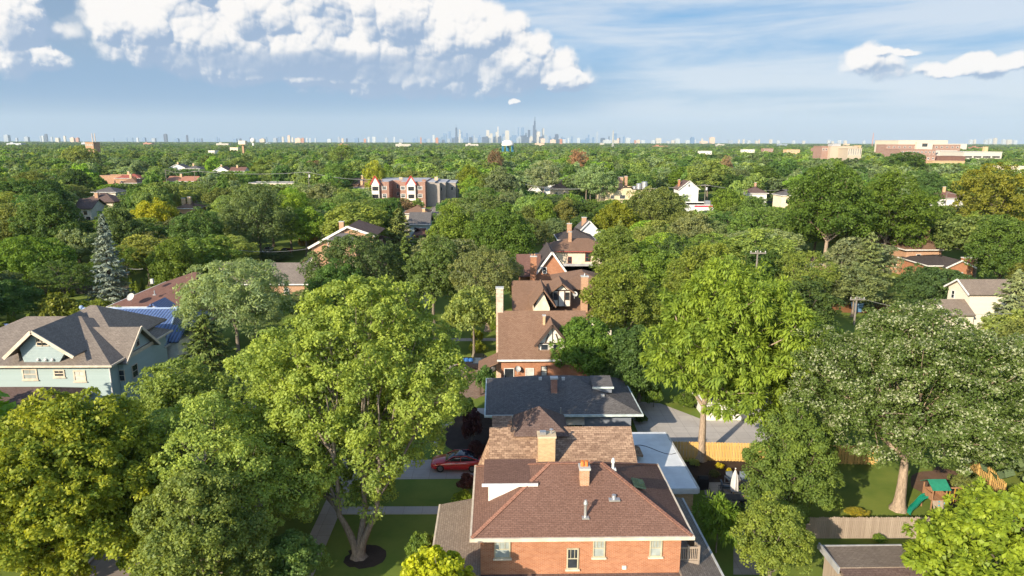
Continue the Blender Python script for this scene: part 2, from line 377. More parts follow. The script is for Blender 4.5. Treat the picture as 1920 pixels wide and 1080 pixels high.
def tree_meshes(seed, R, top, base, nl=11, nc=200, per=60, cr=.9, ln=.3, asp=.6, style='leaf', flower=0., mat=None, bark=None, r0=None, stems=1, twigs=3, fork=None, rel=(.40, .56), flat=.85, fill=.12, nm='crown', back=0., thin=1., side=0., shear=0., taper=0.):
    r = np.random.default_rng(seed); L = lobes_of(r, R-cr*.55, top-cr*.5, base+cr*.3, nl, rel, flat); L[:, 1] = L[:, 1]*thin+back; L[:, 0] += side+shear*((L[:, 2]-base)/(top-base)-.5)
    if taper: fz_ = (1+taper*.55-taper*1.25*np.clip((L[:, 2]-base)/(top-base), 0, 1))[:, None]; L[:, :2] *= fz_; L[:, 3:5] *= .3+.7*fz_; L[:, 5] *= .45+.55*fz_[:, 0]
    V, Q, hue, P, K = crown_arrays(r, L, nc, per, cr, ln, asp, style, flower, fill)
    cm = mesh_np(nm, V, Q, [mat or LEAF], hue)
    TV, TQ = trunk_arrays(r, L, P, K, base, top, r0 or .018*top+.08, stems, twigs, fork)
    tm = mesh_np('trunk', TV, TQ, [bark or BARK], smooth=True)
    return cm, tm
def conifer_meshes(seed, R, top, base=.5, nb=90, per=60, ln=.5, asp=.28, mat=None, droop=.25, power=.85, bark=None):
    r = np.random.default_rng(seed); pos = []; T = []; Nn = []; hue = []; paths = [(np.array([[0, 0, -.1], [0, 0, top*.5], [0, 0, top*.98]]), [.02*top+.05, .012*top+.03, .03])]
    for b in range(nb):
        t = (b+.5)/nb; t = t**1.15; z = base+(top-base)*t; Lb = max(.25, R*(1-t)**power*r.uniform(.72, 1.12)); an = b*2.39996+r.uniform(-.4, .4)
        d = np.array([math.cos(an), math.sin(an), 0]); n = max(8, int(per*(.35+.65*Lb/R)))
        s = r.uniform(.12, 1, n)**.8; lat = r.normal(size=n)*.24*Lb*(1.05-s*.75); side = np.array([-d[1], d[0], 0])
        zz = z-droop*Lb*s+.18*Lb*s*s*1.4+r.normal(size=n)*.10*ln-np.abs(lat)*.25
        pos.append(d*(Lb*s)[:, None]+side*lat[:, None]+np.stack([0*s, 0*s, zz], 1))
        tt = unit(d*1.0+side*np.sign(lat)[:, None]*.7+r.normal(size=(n, 3))*.35+np.array([0, 0, -.15])); T.append(tt)
        Nn.append(unit(np.array([0, 0, 1.0])+r.normal(size=(n, 3))*.45+d*.3)); hue.append(np.clip(r.uniform(0, 1)*.5+r.uniform(0, .5, n), 0, 1))
        paths.append((np.array([[0, 0, z], d*Lb*.5+np.array([0, 0, z-droop*Lb*.4]), d*Lb*.9+np.array([0, 0, z-droop*Lb*.7])]), [.05, .03, .015]))
    P = np.vstack(pos); T = np.vstack(T); Nn = np.vstack(Nn); T = unit(T-Nn*np.einsum('ij,ij->i', T, Nn)[:, None]); l = ln*r.uniform(.7, 1.3, len(P))
    V, Q = leaf_quads(P, T, Nn, l, l*asp)
    cm = mesh_np('crown', V, Q, [mat or NEEDLE], np.concatenate(hue)); TV, TQ = tubes_np(paths, 6)
    return cm, mesh_np('trunk', TV, TQ, [bark or BARKDK], smooth=True)
KEEPT = []
TREES = []                                                # (x, y, r) of every tree placed by hand
def put_tree(name, label, cat, cm, tm, loc, tint=(.07, .12, .025), sc=(1, 1, 1), rz=0., group=None):
    t = thing(name, label, cat, loc, rz, group); t.scale = sc
    for nm_, me in (('crown', cm), ('trunk', tm)):
        if me is None: continue
        o = bpy.data.objects.new(nm_, me); COL.objects.link(o); o.parent = t
        if nm_ == 'crown': o['tint'] = [float(c) for c in tint]
    return t
def tree_at(pxl, pxr, pyt, Y, by=None):
    """where a tree stands and how big it is, from its outline in the photograph and its distance"""
    cx = (pxl+pxr)/2; p = atY(cx, pyt, Y); k = proj(p)[2]; return p[0], p[2], (pxr-pxl)/2*k/F
SEED = [100]
def finer(kw):
    q = 1.7 if kw.get('per', 60) > 60 else 1.35
    kw['per'] = int(kw.get('per', 60)*q); kw['ln'] = kw.get('ln', .3)/q**.45; return kw
def hero(label, pxl, pxr, pyt, Y, basef=.25, tint=(.07, .12, .025), name='deciduous_tree', cat='tree', dx=0., **kw):
    x, top, R = tree_at(pxl, pxr, pyt, Y); SEED[0] += 1; base = max(.3, top*basef)
    kind = kw.pop('kind', 'leaf'); gr = kw.pop('group', None)
    if kind == 'conifer': cm, tm = conifer_meshes(SEED[0], R, top, **kw)
    else: cm, tm = tree_meshes(SEED[0], R, top, base, **finer(kw))
    if Y > 84: pb = proj((x, Y, 0))[1]; KEEPT.append((pxl+.2*(pxr-pxl), pyt, pxr-.2*(pxr-pxl), pyt+.42*(pb-pyt), Y-2))
    TREES.append((x, Y, R, top)); return put_tree(name, label, cat, cm, tm, (x+dx-kw.get('side', 0), Y-kw.get('back', 0), 0), tint, group=gr)
GR_MAPLE = (.125, .165, .030); GR_MID = (.085, .132, .030); GR_DEEP = (.058, .098, .026); GR_OLIVE = (.125, .152, .040); GR_GREY = (.15, .18, .088); GR_FRESH = (.125, .185, .026); GR_LIME = (.19, .24, .025)
# --- the trees of the near yards
hero('tall many-stemmed maple with broad light green crown on the lawn beside the front path', 400, 880, 520, 48.4, .015, (.155, .205, .046), nl=42, nc=1150, per=72, cr=.72, ln=.29, asp=.62, stems=3, r0=.52, twigs=4, fork=3.2, rel=(.19, .35), fill=.10, back=4.6, thin=.72, side=-1.3, shear=6.5)
hero('green and gold maple crowding the bottom corner below the pale blue house', -95, 300, 742, 38.5, .1, name='deciduous_tree', mat=LEAF_GOLD, bark=BARKDK, nl=24, nc=760, per=70, cr=.66, ln=.26, asp=.75, rel=(.24, .38))
hero('loose mid green street tree between the gold maple and the sidewalk', 200, 600, 742, 42.5, .06, (.165, .22, .055), nl=24, nc=560, per=66, cr=.7, ln=.26, asp=.55, rel=(.22, .38), r0=.3, twigs=5, fill=.05)
hero('mid green tree filling the bottom edge between the gold maple and the loose street tree', 235, 500, 872, 36.5, .06, (.11, .145, .04), nl=16, nc=380, per=70, cr=.6, ln=.25, asp=.6, rel=(.26, .42))
hero('shaded green street tree behind the loose street tree, left of the maple trunk', 395, 600, 770, 51, .08, (.075, .12, .03), nl=14, nc=300, per=65, cr=.7, ln=.28)
hero('low bushy tree at the bottom edge, under the loose street tree', 470, 612, 1005, 38.5, .1, (.085, .135, .04), nl=8, nc=110, per=70, cr=.55, ln=.24, asp=.6, r0=.1)
hero('pale green tree rising in front of the pale blue house corner', 232, 440, 672, 57, .2, (.12, .165, .042), nl=11, nc=210, per=60, cr=.75, ln=.3)
hero('dark feathery hemlock between the blue tile roof and the big maple', 285, 475, 590, 70, name='conifer_tree', tint=(.06, .085, .022), kind='conifer', nb=130, per=85, ln=.55, asp=.35, droop=.3, power=.6)
hero('silvery green willow behind the blue tile roof and brown hip roof', 325, 540, 485, 88, .2, (.15, .20, .10), nl=14, nc=300, per=55, cr=1.0, ln=.5, asp=.3, flat=1.1)
hero('tall grey blue spruce standing left of the brown hip roof', 143, 237, 402, 118, name='spruce_tree', tint=(.125, .155, .145), kind='conifer', nb=130, per=70, ln=.75, asp=.35, droop=.32, power=.75)
hero('feathery walnut tree with a leaning pale trunk inside the yellow wood fence', 1212, 1562, 484, 58.5, .17, (.13, .185, .030), nl=32, nc=900, per=50, cr=.7, ln=.52, asp=.36, style='frond', bark=BARKPALE, r0=.42, rel=(.19, .34), twigs=3, fill=.06, side=2.3)
hero('cream flowering basswood with stout pale trunk beside the green slide', 1515, 1990, 572, 49.5, .20, mat=LEAF_FLOWER, bark=BARKPALE, nl=40, nc=1200, per=70, cr=.7, ln=.24, asp=.6, flower=.34, r0=.48, rel=(.19, .34), twigs=3, fork=4.2, fill=.12, dx=-.7)
hero('dense pointed hornbeam standing between the patio and the grey fence', 1398, 1596, 752, 46.5, .02, (.085, .125, .028), nl=16, nc=300, per=75, cr=.6, ln=.22, flat=1.3, rel=(.36, .5), taper=.75)
hero('short olive green tree at the bottom edge beside the shed', 1380, 1535, 928, 39.5, .01, (.115, .15, .03), nl=10, nc=180, per=70, cr=.5, ln=.2, flat=1.2, taper=.65)
hero('bright lime linden with large drooping leaves in the bottom corner beside the shed', 1742, 2090, 925, 33.5, .2, (.14, .19, .022), nl=24, nc=420, per=56, cr=.5, ln=.32, asp=.62, style='frond', rel=(.18, .34), r0=.2)
hero('small golden leaved tree overlapping the porch roof at the bottom edge', 735, 905, 1026, 33.0, .35, (.22, .25, .016), nl=10, nc=130, per=60, cr=.42, ln=.24, asp=.75, r0=.08)
hero('tree leaning over the right end of the wide brown hip roof', 1108, 1205, 425, 133, .1, (.09, .125, .028), nl=13, nc=230, per=55, cr=1.0, ln=.42)
hero('round headed linden on a bare trunk beside the stone chimney', 838, 990, 464, 103, .26, (.115, .135, .055), nl=15, nc=260, per=60, cr=.85, ln=.32, r0=.42, bark=BARKPALE)
hero('spreading locust with layered light foliage behind the big maple', 752, 868, 444, 108, .12, (.078, .115, .034), nl=12, nc=210, per=55, cr=.9, ln=.4, flat=.6)
hero('wide dark green tree with pale flower tips before the white gabled house', 566, 775, 436, 113, .12, (.06, .09, .032), nl=15, nc=300, per=60, cr=1.0, ln=.38)
hero('glossy green tree below the pale tipped tree, beside the grey roofed brick house', 562, 702, 492, 104, .1, (.055, .105, .026), nl=12, nc=200, per=60, cr=.85, ln=.36)
hero('dull green small tree between the big maple and the round linden', 660, 800, 540, 92, .1, (.10, .115, .045), nl=11, nc=170, per=55, cr=.8, ln=.36)
hero('leafy green locust overhanging the half-timbered dormer', 1032, 1170, 598, 76, .15, (.078, .135, .024), nl=12, nc=230, per=60, cr=.75, ln=.33)
hero('dark shaded tree behind the slate roof, left of the walnut', 1128, 1278, 618, 73, .1, (.05, .088, .026), nl=13, nc=260, per=60, cr=.8, ln=.34)
hero('olive locust with fine layered leaves right of the half-timbered houses', 1088, 1268, 498, 90, .15, (.105, .135, .026), nl=15, nc=300, per=58, cr=.9, ln=.36, flat=.65)
hero('fine leaved yellow green tree rising behind the walnut', 1250, 1425, 455, 98, .15, (.115, .145, .028), nl=14, nc=260, per=55, cr=.95, ln=.4, flat=.7)
hero('feathery fresh green tree to the left behind the walnut crown', 1165, 1330, 470, 112, .15, (.095, .145, .025), nl=13, nc=240, per=55, cr=.95, ln=.42)
hero('dense green shrubby tree between walnut and basswood crowns', 1430, 1600, 590, 76, .05, (.08, .125, .022), nl=13, nc=260, per=60, cr=.8, ln=.32)
hero('low rounded tree in shade before the twisted bare limbs', 1545, 1680, 640, 68, .05, (.075, .11, .024), nl=11, nc=190, per=60, cr=.75, ln=.3)
hero('loose willow with twisted bare limbs near the utility pole', 1440, 1570, 470, 112, .3, (.12, .155, .035), nl=11, nc=150, per=45, cr=.9, ln=.5, asp=.3, r0=.4, bark=BARKPALE, twigs=5)
hero('tall white pine with whorled branches near the blue bin', 1580, 1692, 436, 117, name='pine_tree', tint=(.10, .125, .05), kind='conifer', nb=85, per=75, ln=.7, asp=.34, droop=.05, power=.6)
hero('dark spreading round tree between the pine and the cream house', 1688, 1828, 498, 113, .1, (.05, .085, .03), nl=13, nc=240, per=60, cr=.9, ln=.38, flat=.7)
hero('grey green spruce at the frame edge beside the cream house', 1848, 1975, 508, 92, name='spruce_tree', tint=(.115, .14, .07), kind='conifer', nb=110, per=75, ln=.7, asp=.4, droop=.2, power=.7)
hero('huge dark elm on a bare trunk with a spreading crown above the pine', 1475, 1655, 306, 146, .22, (.058, .098, .018), nl=20, nc=380, per=52, cr=1.3, ln=.55, flat=.7, r0=.6, rel=(.28, .42), bark=BARKPALE)
hero('huge dark elm leaning over the orange brick house', 1590, 1762, 322, 152, .2, (.064, .102, .016), nl=19, nc=360, per=52, cr=1.3, ln=.55, flat=.7, r0=.6, rel=(.28, .42))
hero('big green maple beside the brick house with white gable', 1822, 1965, 400, 124, .1, (.062, .102, .022), nl=14, nc=280, per=55, cr=1.05, ln=.45)
hero('olive gold spreading tree at the frame edge above the big green maple', 1795, 1965, 305, 172, .2, (.12, .128, .022), nl=15, nc=300, per=48, cr=1.25, ln=.6, flat=.55)
hero('broad deep green maple, largest of the crowd in the middle distance', 872, 1012, 384, 140, .1, (.066, .11, .022), nl=16, nc=300, per=55, cr=1.15, ln=.45)
hero('bright green maple left of the broad deep green maple', 800, 905, 384, 146, .1, (.098, .142, .024), nl=13, nc=230, per=55, cr=1.05, ln=.45)
hero('vivid yellow honey locust above the blue spruce', 235, 332, 370, 186, .2, (.21, .22, .02), nl=12, nc=200, per=50, cr=1.1, ln=.5)
hero('round mid green tree beside the blue spruce', 268, 372, 446, 125, .05, (.085, .125, .022), nl=12, nc=210, per=55, cr=.95, ln=.4)
hero('dark rounded maple behind the blue spruce', 178, 272, 380, 150, .1, (.066, .10, .034), nl=12, nc=220, per=55, cr=1.05, ln=.45)
hero('mid green maple right of the yellow honey locust', 308, 418, 392, 152, .1, (.066, .112, .032), nl=12, nc=230, per=55, cr=1.05, ln=.45)
hero('tall grey green poplar behind the grey roofed brick house', 410, 548, 346, 168, .08, (.085, .12, .048), nl=16, nc=300, per=55, cr=1.2, ln=.5, flat=1.2)
hero('large fresh green maple at the frame edge left of the spruce', -35, 122, 440, 128, .05, (.085, .142, .022), nl=15, nc=300, per=58, cr=1.05, ln=.42)
hero('drooping dark green beech left of the spruce', 22, 152, 362, 146, .08, (.06, .10, .028), nl=15, nc=300, per=55, cr=1.15, ln=.5)
hero('small leafy tree at the frame edge left of the cypress row', -30, 62, 525, 108, .05, (.06, .11, .03), nl=10, nc=170, per=55, cr=.85, ln=.36)
hero('dark pine beside the grey house with white trim', 708, 785, 392, 163, name='pine_tree', tint=(.085, .105, .03), kind='conifer', nb=70, per=60, ln=.9, asp=.4, droop=.1, power=.5)
hero('upright columnar green tree along the far street', 1000, 1048, 372, 190, .1, (.10, .15, .022), nl=9, nc=120, per=50, cr=1.0, ln=.5, flat=1.5)
hero('pale cone shaped tree beside the far street', 1034, 1086, 372, 215, .05, (.13, .135, .04), nl=9, nc=140, per=48, cr=1.1, ln=.55, flat=1.4)
hero('large rounded olive tree before the yellow brick flats', 1168, 1296, 348, 205, .08, (.10, .125, .038), nl=15, nc=280, per=48, cr=1.3, ln=.58)
hero('green gold bush-like tree below the yellow brick flats', 1110, 1205, 378, 190, .05, (.125, .142, .018), nl=12, nc=200, per=48, cr=1.1, ln=.52)
hero('pale silver maple below the striped store', 1258, 1348, 400, 165, .08, (.135, .155, .07), nl=12, nc=210, per=50, cr=1.1, ln=.48)
hero('fresh green round tree right of the striped store', 1333, 1400, 352, 230, .1, (.09, .138, .022), nl=10, nc=150, per=48, cr=1.2, ln=.6)
# ------------------------------------------------------------------ buildings
KEEP = KEEPT                                                  # what the fill trees must not hide: photo box + distance
FOOT = []                                                  # footprints no tree may stand in
LAND = []                                                  # landmarks for the labels: name, px, py, Y
def window(root, side, c, u, z0, w, h, frame=None, pane=None, mid=True, munt=0, sill=None, t=.075):
    m_ = MB(); a, b = u-w/2, u+w/2; z1 = z0+h
    for q in ((a, a+t, z0, z1), (b-t, b, z0, z1), (a+t, b-t, z0, z0+t), (a+t, b-t, z1-t, z1)): obox(m_, side, c, *q, .003, .08)
    if mid: obox(m_, side, c, a+t, b-t, z0+h*.5-t*.35, z0+h*.5+t*.35, .012, .065)
    for i in range(munt): x = a+(b-a)*(i+1)/(munt+1); obox(m_, side, c, x-.015, x+.015, z0+h*.5+t*.35, z1-t, .014, .055)
    f = m_.build('window', frame or WHITE, root)
    obox(MB(), side, c, a+t, b-t, z0+t, z1-t, .006, .03).build('pane', pane or GLASS, f)
    if sill: obox(MB(), side, c, a-.08, b+.08, z0-.1, z0-.002, .003, .14).build('sill', sill, f)
    return f
def slab(m_, pts, th, mi=0):
    p = [Vector([float(c) for c in q]) for q in pts]; n = (p[1]-p[0]).cross(p[2]-p[0]).normalized()
    if n.z < 0: n = -n
    return m_.hexa([q-n*th for q in p], p, mi)
def hip(m_, x0, x1, y0, y1, ze, zr, ia=None, ib=None, axis='x', th=.16):
    """hip roof solid: ridge along x (or y), insets ia / ib at its two ends"""
    if axis == 'x':
        ym = (y0+y1)/2; d = (y1-y0)/2; ia = d if ia is None else ia; ib = d if ib is None else ib
        A, B = (x0+ia, ym, zr), (x1-ib, ym, zr)
        e = [(x0, y0, ze), (x1, y0, ze), (x1, y1, ze), (x0, y1, ze)]
        fs = [[e[0], e[1], B, A], [e[2], e[3], A, B], [e[3], e[0], A], [e[1], e[2], B]]
    else:
        xm = (x0+x1)/2; d = (x1-x0)/2; ia = d if ia is None else ia; ib = d if ib is None else ib
        A, B = (xm, y0+ia, zr), (xm, y1-ib, zr)
        e = [(x0, y0, ze), (x1, y0, ze), (x1, y1, ze), (x0, y1, ze)]
        fs = [[e[1], e[2], B, A], [e[3], e[0], A, B], [e[0], e[1], A], [e[2], e[3], B]]
    for f in fs: m_.poly(f)
    lo = [(p[0], p[1], ze-th) for p in e]
    for i in range(4): j = (i+1) % 4; m_.poly([lo[i], lo[j], e[j], e[i]])
    m_.poly(lo[::-1]); return m_
def gable(m_, x0, x1, y0, y1, ze, zr, axis='x', th=.17):
    if axis == 'x':
        ym = (y0+y1)/2
        slab(m_, [(x0, y0, ze), (x1, y0, ze), (x1, ym, zr), (x0, ym, zr)], th); slab(m_, [(x0, ym+.004, zr), (x1, ym+.004, zr), (x1, y1, ze), (x0, y1, ze)], th)
    else:
        xm = (x0+x1)/2
        slab(m_, [(x0, y0, ze), (xm, y0, zr), (xm, y1, zr), (x0, y1, ze)], th); slab(m_, [(xm+.004, y0, zr), (x1, y0, ze), (x1, y1, ze), (xm+.004, y1, zr)], th)
    return m_
def gutter(root, x0, x1, y0, y1, ze, mat, sides='-Y+Y-X+X', w=.12):
    m_ = MB(); z0, z1 = ze-.2, ze+.01
    if '-Y' in sides: m_.box(x0-w, x1+w, y0-w, y0-.003, z0, z1)
    if '+Y' in sides: m_.box(x0-w, x1+w, y1+.003, y1+w, z0, z1)
    if '-X' in sides: m_.box(x0-w, x0-.003, y0, y1, z0, z1)
    if '+X' in sides: m_.box(x1+.003, x1+w, y0, y1, z0, z1)
    return m_.build('gutter', mat, root)
def chimney(root, x, y, w, d, z0, z1, mat, capm=None, pots=0, potm=None, name='chimney'):
    m_ = MB().box(x-w/2, x+w/2, y-d/2, y+d/2, z0, z1); c = m_.build(name, mat, root)
    q = MB().box(x-w/2-.07, x+w/2+.07, y-d/2-.07, y+d/2+.07, z1+.003, z1+.14); q.build('chimney_cap', capm or TRIMGREY, c)
    for i in range(pots):
        px = x+(i-(pots-1)/2)*w*.45; MB().lathe([(.13, 0), (.12, .15), (.10, .32), (.125, .34)], (px, y, z1+.145), 10).build('flue_pot', potm or BR_ORANGE, c)
    return c
def walls(m_, x0, x1, y0, y1, z1, zr=None, axis=None, z0=-.1):
    m_.box(x0, x1, y0, y1, z0, z1)
    if axis == 'x':
        ym = (y0+y1)/2
        for x in (x0, x1): m_.poly([(x, y0, z1), (x, y1, z1), (x, ym, zr)])
    if axis == 'y':
        xm = (x0+x1)/2
        for y in (y0, y1): m_.poly([(x0, y, z1), (x1, y, z1), (xm, y, zr)])
    return m_
def house(name, label, cat, x0, x1, y0, y1, ze, zr, kind, wall, roof, trim, oh=.45, wins=(), chims=(), group=None, keep=None, rake=None, gz=None):
    """an ordinary house: walls, roof, gutter, chimneys and windows, each a part of its own"""
    t = thing(name, label, cat, ((x0+x1)/2, (y0+y1)/2, 0), group=group)
    ax = {'gx': 'x', 'gy': 'y'}.get(kind)
    walls(MB(), x0, x1, y0, y1, ze-.02, None if ax is None else zr-.1-(zr-ze)*oh/((y1-y0)/2 if ax == 'x' else (x1-x0)/2)*.0, ax).build('wall', wall, t)
    X0, X1, Y0, Y1 = x0-oh, x1+oh, y0-oh, y1+oh
    if kind == 'hx': hip(MB(), X0, X1, Y0, Y1, ze, zr).build('roof', roof, t); gutter(t, X0, X1, Y0, Y1, ze, trim)
    elif kind == 'hy': hip(MB(), X0, X1, Y0, Y1, ze, zr, axis='y').build('roof', roof, t); gutter(t, X0, X1, Y0, Y1, ze, trim)
    elif kind == 'gx':
        d = (zr-ze)/((y1-y0)/2); gable(MB(), X0, X1, Y0, Y1, ze-d*oh, zr+.05, 'x').build('roof', roof, t); gutter(t, X0, X1, Y0, Y1, ze-d*oh, trim, '-Y')
    elif kind == 'gy':
        d = (zr-ze)/((x1-x0)/2); gable(MB(), X0, X1, Y0, Y1, ze-d*oh, zr+.05, 'y').build('roof', roof, t)
        xm = (x0+x1)/2; m_ = MB()
        for xe in (X0, X1): m_.beam((xe, Y0-.05, ze-d*oh-.02), (xm, Y0-.05, zr+.03), .1, .3)
        m_.build('rake_trim', rake or trim, t)
    else:
        MB().box(x0+.25, x1-.25, y0+.25, y1-.25, ze-.3, ze-.02).build('roof', roof, t)
        m_ = MB()
        for q in ((x0-.06, x1+.06, y0-.06, y0+.22), (x0-.06, x1+.06, y1-.22, y1+.06), (x0-.06, x0+.22, y0+.22, y1-.22), (x1-.22, x1+.06, y0+.22, y1-.22)): m_.box(*q, ze-.015, ze+.45)
        m_.build('parapet', trim, t)
    for w in wins:
        s = w[0]; c = {'-Y': y0, '+Y': y1, '-X': x0, '+X': x1}[s]; lo, hi = (x0, x1) if s[1] == 'Y' else (y0, y1)
        window(t, s, c, lo+(hi-lo)*w[1], w[2], w[3], w[4], w[5] if len(w) > 5 else trim, w[6] if len(w) > 6 else GLASS)
    for c in chims: chimney(t, *c)
    FOOT.append((x0-1, x1+1, y0-1, y1+1))
    if keep: KEEP.append((*keep, y0)); LAND.append((label, (keep[0]+keep[2])/2, (keep[1]+keep[3])/2, y0))
    return t
def px_house(pxl, pxr, pye, ze, depth):
    """front wall from its eave line in the photograph: x0, x1, y0, y1"""
    a = at(pxl, pye, ze); b = at(pxr, pye, ze); y = (a[1]+b[1])/2; return atY(pxl, pye, y)[0], atY(pxr, pye, y)[0], y, y+depth
def pw(x0, y0, x1, y1, Y):
    a = atY(x0, y1, Y); b = atY(x1, y0, Y); return (a[0]+b[0])/2, a[2], abs(b[0]-a[0]), b[2]-a[2]
def vent_pipe(root, x, y, z0, z1, r=.09, cap=True, mat=None):
    m_ = MB().tube([(x, y, z0-.15), (x, y, z1)], r, 10).box(x-r*2.4, x+r*2.4, y-r*2.4, y+r*2.4, z0-.06, z0+.04)
    if cap: m_.tube([(x, y, z1), (x, y, z1+.08), (x, y, z1+.3)], [r*1.5, r*1.6, r*.9], 10)
    return m_.build('vent_pipe', mat or METAL, root)
def dish(root, x, y, z, r=.42, a=0.4, mat=None):
    m_ = MB().tube([(x, y, z-.6), (x, y, z)], .03, 6)
    n = Vector((math.sin(a)*-.8, -.75, .55)).normalized(); c = Vector((x, y, z))
    m_.tube([c+n*q for q in (0, .05, .13, .2)], [.05, r*.55, r*.88, r], 16, cap=False); m_.beam(c-Vector((0, 0, .25)), c+n*.5-Vector((0, 0, .25)), .03)
    return m_.build('satellite_dish', mat or TRIMGREY, root)

# --- A: nearest red brick house
A = thing('brick_house', 'nearest red brick house with a red brown hip roof and four windows facing the viewer', 'house', (5, 40.5, 0))
FOOT.append((-5, 15, 30, 46)); LAND.append(('the nearest red brick house', 1090, 960, 40))
walls(MB(), -1.0, 11.0, 36.5, 44.6, 6.2).build('wall', BR_RED, A)
hip(MB(), -1.5, 11.5, 36, 45.1, 6.3, 8.75, 4.9, 4.75).build('roof', SH_RED, A)
gutter(A, -1.5, 11.5, 36, 45.1, 6.3, CREAM)
m_ = MB()
for p, q in (((-1.5, 36), (3.4, 40.55)), ((11.5, 36), (6.75, 40.55)), ((-1.5, 45.1), (3.4, 40.55)), ((11.5, 45.1), (6.75, 40.55))): m_.beam((p[0], p[1], 6.31), (q[0], q[1], 8.765), .26, .03)
m_.beam((3.4, 40.55, 8.765), (6.75, 40.55, 8.765), .26, .03); m_.build('ridge_cap', mat_shingle('ridge_shingle', (.25, .115, .075), (.31, .16, .11)), A)
for q, mn, pn in (((927, 1012, 957, 1046), 2, BLIND), ((1062, 1027, 1085, 1066), 2, GLASS), ((1111, 1010, 1135, 1044), 2, BLIND), ((1217, 1010, 1242, 1043), 3, BLIND)):
    u, z0, w, h = pw(*q, 36.5); window(A, '-Y', 36.5, u, z0, w, h, mat_plain('olive_window_trim', (.40, .36, .25)), pn, True, mn, CREAM)
u, z0, w, h = pw(1166, 1061, 1174, 1066, 36.5); obox(MB(), '-Y', 36.5, u-.12, u+.12, z0, z0+.2, .003, .1).build('wall_vent', WHITE, A)
chimney(A, 5.47, 39.35, .57, .62, 7.4, 9.0, BR_ORANGE, TRIMGREY, 2, mat_plain('orange_clay_pot', (.55, .17, .04)))
vent_pipe(A, 5.3, 37.16, 6.92, 7.72); vent_pipe(A, 7.2, 38.3, 7.5, 7.72, .14, False); vent_pipe(A, 7.45, 40.35, 8.4, 8.85, .08, True, WHITE)
sl = MB(); slab(sl, [(8.6, 39.0, 7.95), (8.6, 40.1, 7.95), (9.35, 40.1, 7.78), (9.35, 39.0, 7.78)], .1); sl.build('skylight', mat_glass('green_skylight_glass', (.025, .045, .038), .2), A)
dm = MB().box(-.55, 2.2, 39.35, 42.2, 6.6, 7.98).build('dormer', WHITE, A)
MB().box(-.85, 2.6, 39.1, 42.45, 7.985, 8.12).build('dormer_roof', SH_RED, dm)
gm = MB().box(-.95, 2.55, 39.0, 39.095, 7.95, 8.125).build('dormer_trim', WHITE, dm)
po = MB(); slab(po, [(-4.1, 30.5, 3.25), (-1.004, 30.5, 3.85), (-1.004, 45.2, 3.85), (-4.1, 45.2, 3.25)], .15); po = po.build('porch_roof', SH_WEATHER, A)
MB().box(-4.22, -4.1, 30.5, 45.2, 3.0, 3.27).build('porch_gutter', CREAM, po)
MB().box(-3.9, -1.003, 44.75, 44.95, -.1, 3.1).box(-3.9, -3.7, 31, 44.7, -.1, 3.1).build('porch_wall', BR_RED, A)
fr = MB(); slab(fr, [(-1.0, 30.0, 2.2), (11.0, 30.0, 2.2), (11.0, 36.497, 3.55), (-1.0, 36.497, 3.55)], .15); fr.build('lower_roof', SH_PLUM, A)
MB().box(-.8, 10.8, 31, 36.3, -.1, 2.15).build('lower_wall', BR_RED, A)
sd = MB(); slab(sd, [(11.004, 30.5, 3.75), (13.75, 30.5, 3.0), (13.75, 46.2, 3.0), (11.004, 46.2, 3.75)], .15); sd.build('side_roof', SH_GREY, A)
MB().box(13.76, 13.9, 30.5, 46.2, 2.75, 3.04).build('side_gutter', TRIMGREY, A); MB().box(11.003, 13.4, 31, 46, -.1, 2.7).build('side_wall', BR_RED, A)
m_ = MB()
for y0, y1, z in ((38.2, 41.0, 4.5), (41.1, 44.2, 4.75)): m_.box(12.35, 12.43, y0, y1, 3.2, z)
m_.box(11.02, 12.34, 44.2, 44.28, 3.2, 4.75); bal = m_.build('balcony_screen', WOODGREY, A)
m_ = MB().box(11.03, 12.5, 37.6, 37.7, 4.42, 4.52).box(11.03, 12.5, 37.6, 37.7, 3.62, 3.7).box(12.4, 12.5, 37.7, 38.1, 4.42, 4.52)
for i in range(13): m_.box(11.07+i*.112, 11.11+i*.112, 37.63, 37.67, 3.7, 4.42)
for x in (11.75, 12.42): m_.box(x, x+.12, 37.57, 37.72, 3.2, 4.62)
m_.build('balcony_railing', WOODGREY, A); MB().box(11.03, 12.5, 37.55, 44.2, 3.1, 3.6).build('balcony_floor', WOODGREY, A)
LAMPW = MB().ball((12.42, 39.6, 4.6), (.09, .09, .1)); LAMPW.build('post_light', WHITE, A)

# --- B: brown roofed house with tan chimney, pyramid roof and white flat roof
B = thing('brick_house', 'house with mottled brown shingle roof, tan brick chimney and a white flat roof', 'house', (5, 50, 0))
FOOT.append((-3, 16, 46, 59)); LAND.append(('the mottled brown roof', 1060, 835, 50))
walls(MB(), -.4, 10.3, 46.9, 53.4, 4.9, 6.9, 'x').build('wall', BR_TAN, B)
m_ = MB(); gable(m_, -.6, 10.55, 46.3, 54.0, 4.95, 7.05, 'x')
slab(m_, [(-1.7, 47.0, 4.0), (-.604, 46.4, 4.95), (-.604, 49.4, 6.5), (-1.6, 48.6, 4.3)], .12)
m_.build('roof', SH_TAN, B)
m_ = MB(); slab(m_, [(-.4, 51.0, 6.0), (1.25, 51.0, 6.0), (1.25, 53.2, 6.75), (-.4, 53.2, 6.75)], .12); m_.box(-.3, 1.2, 51.3, 55.0, 5.2, 5.9); m_.build('rear_roof', SH_TAN, B)
tw = MB().box(1.6, 5.3, 49.4, 52.9, 5.3, 6.7).build('turret_wall', BR_TAN, B)
m_ = MB(); ap = (3.35, 51.0, 8.45); e = [(1.3, 49.0, 6.75), (5.6, 49.0, 6.75), (5.6, 53.2, 6.75), (1.3, 53.2, 6.75)]
for i in range(4): m_.poly([e[i], e[(i+1) % 4], ap])
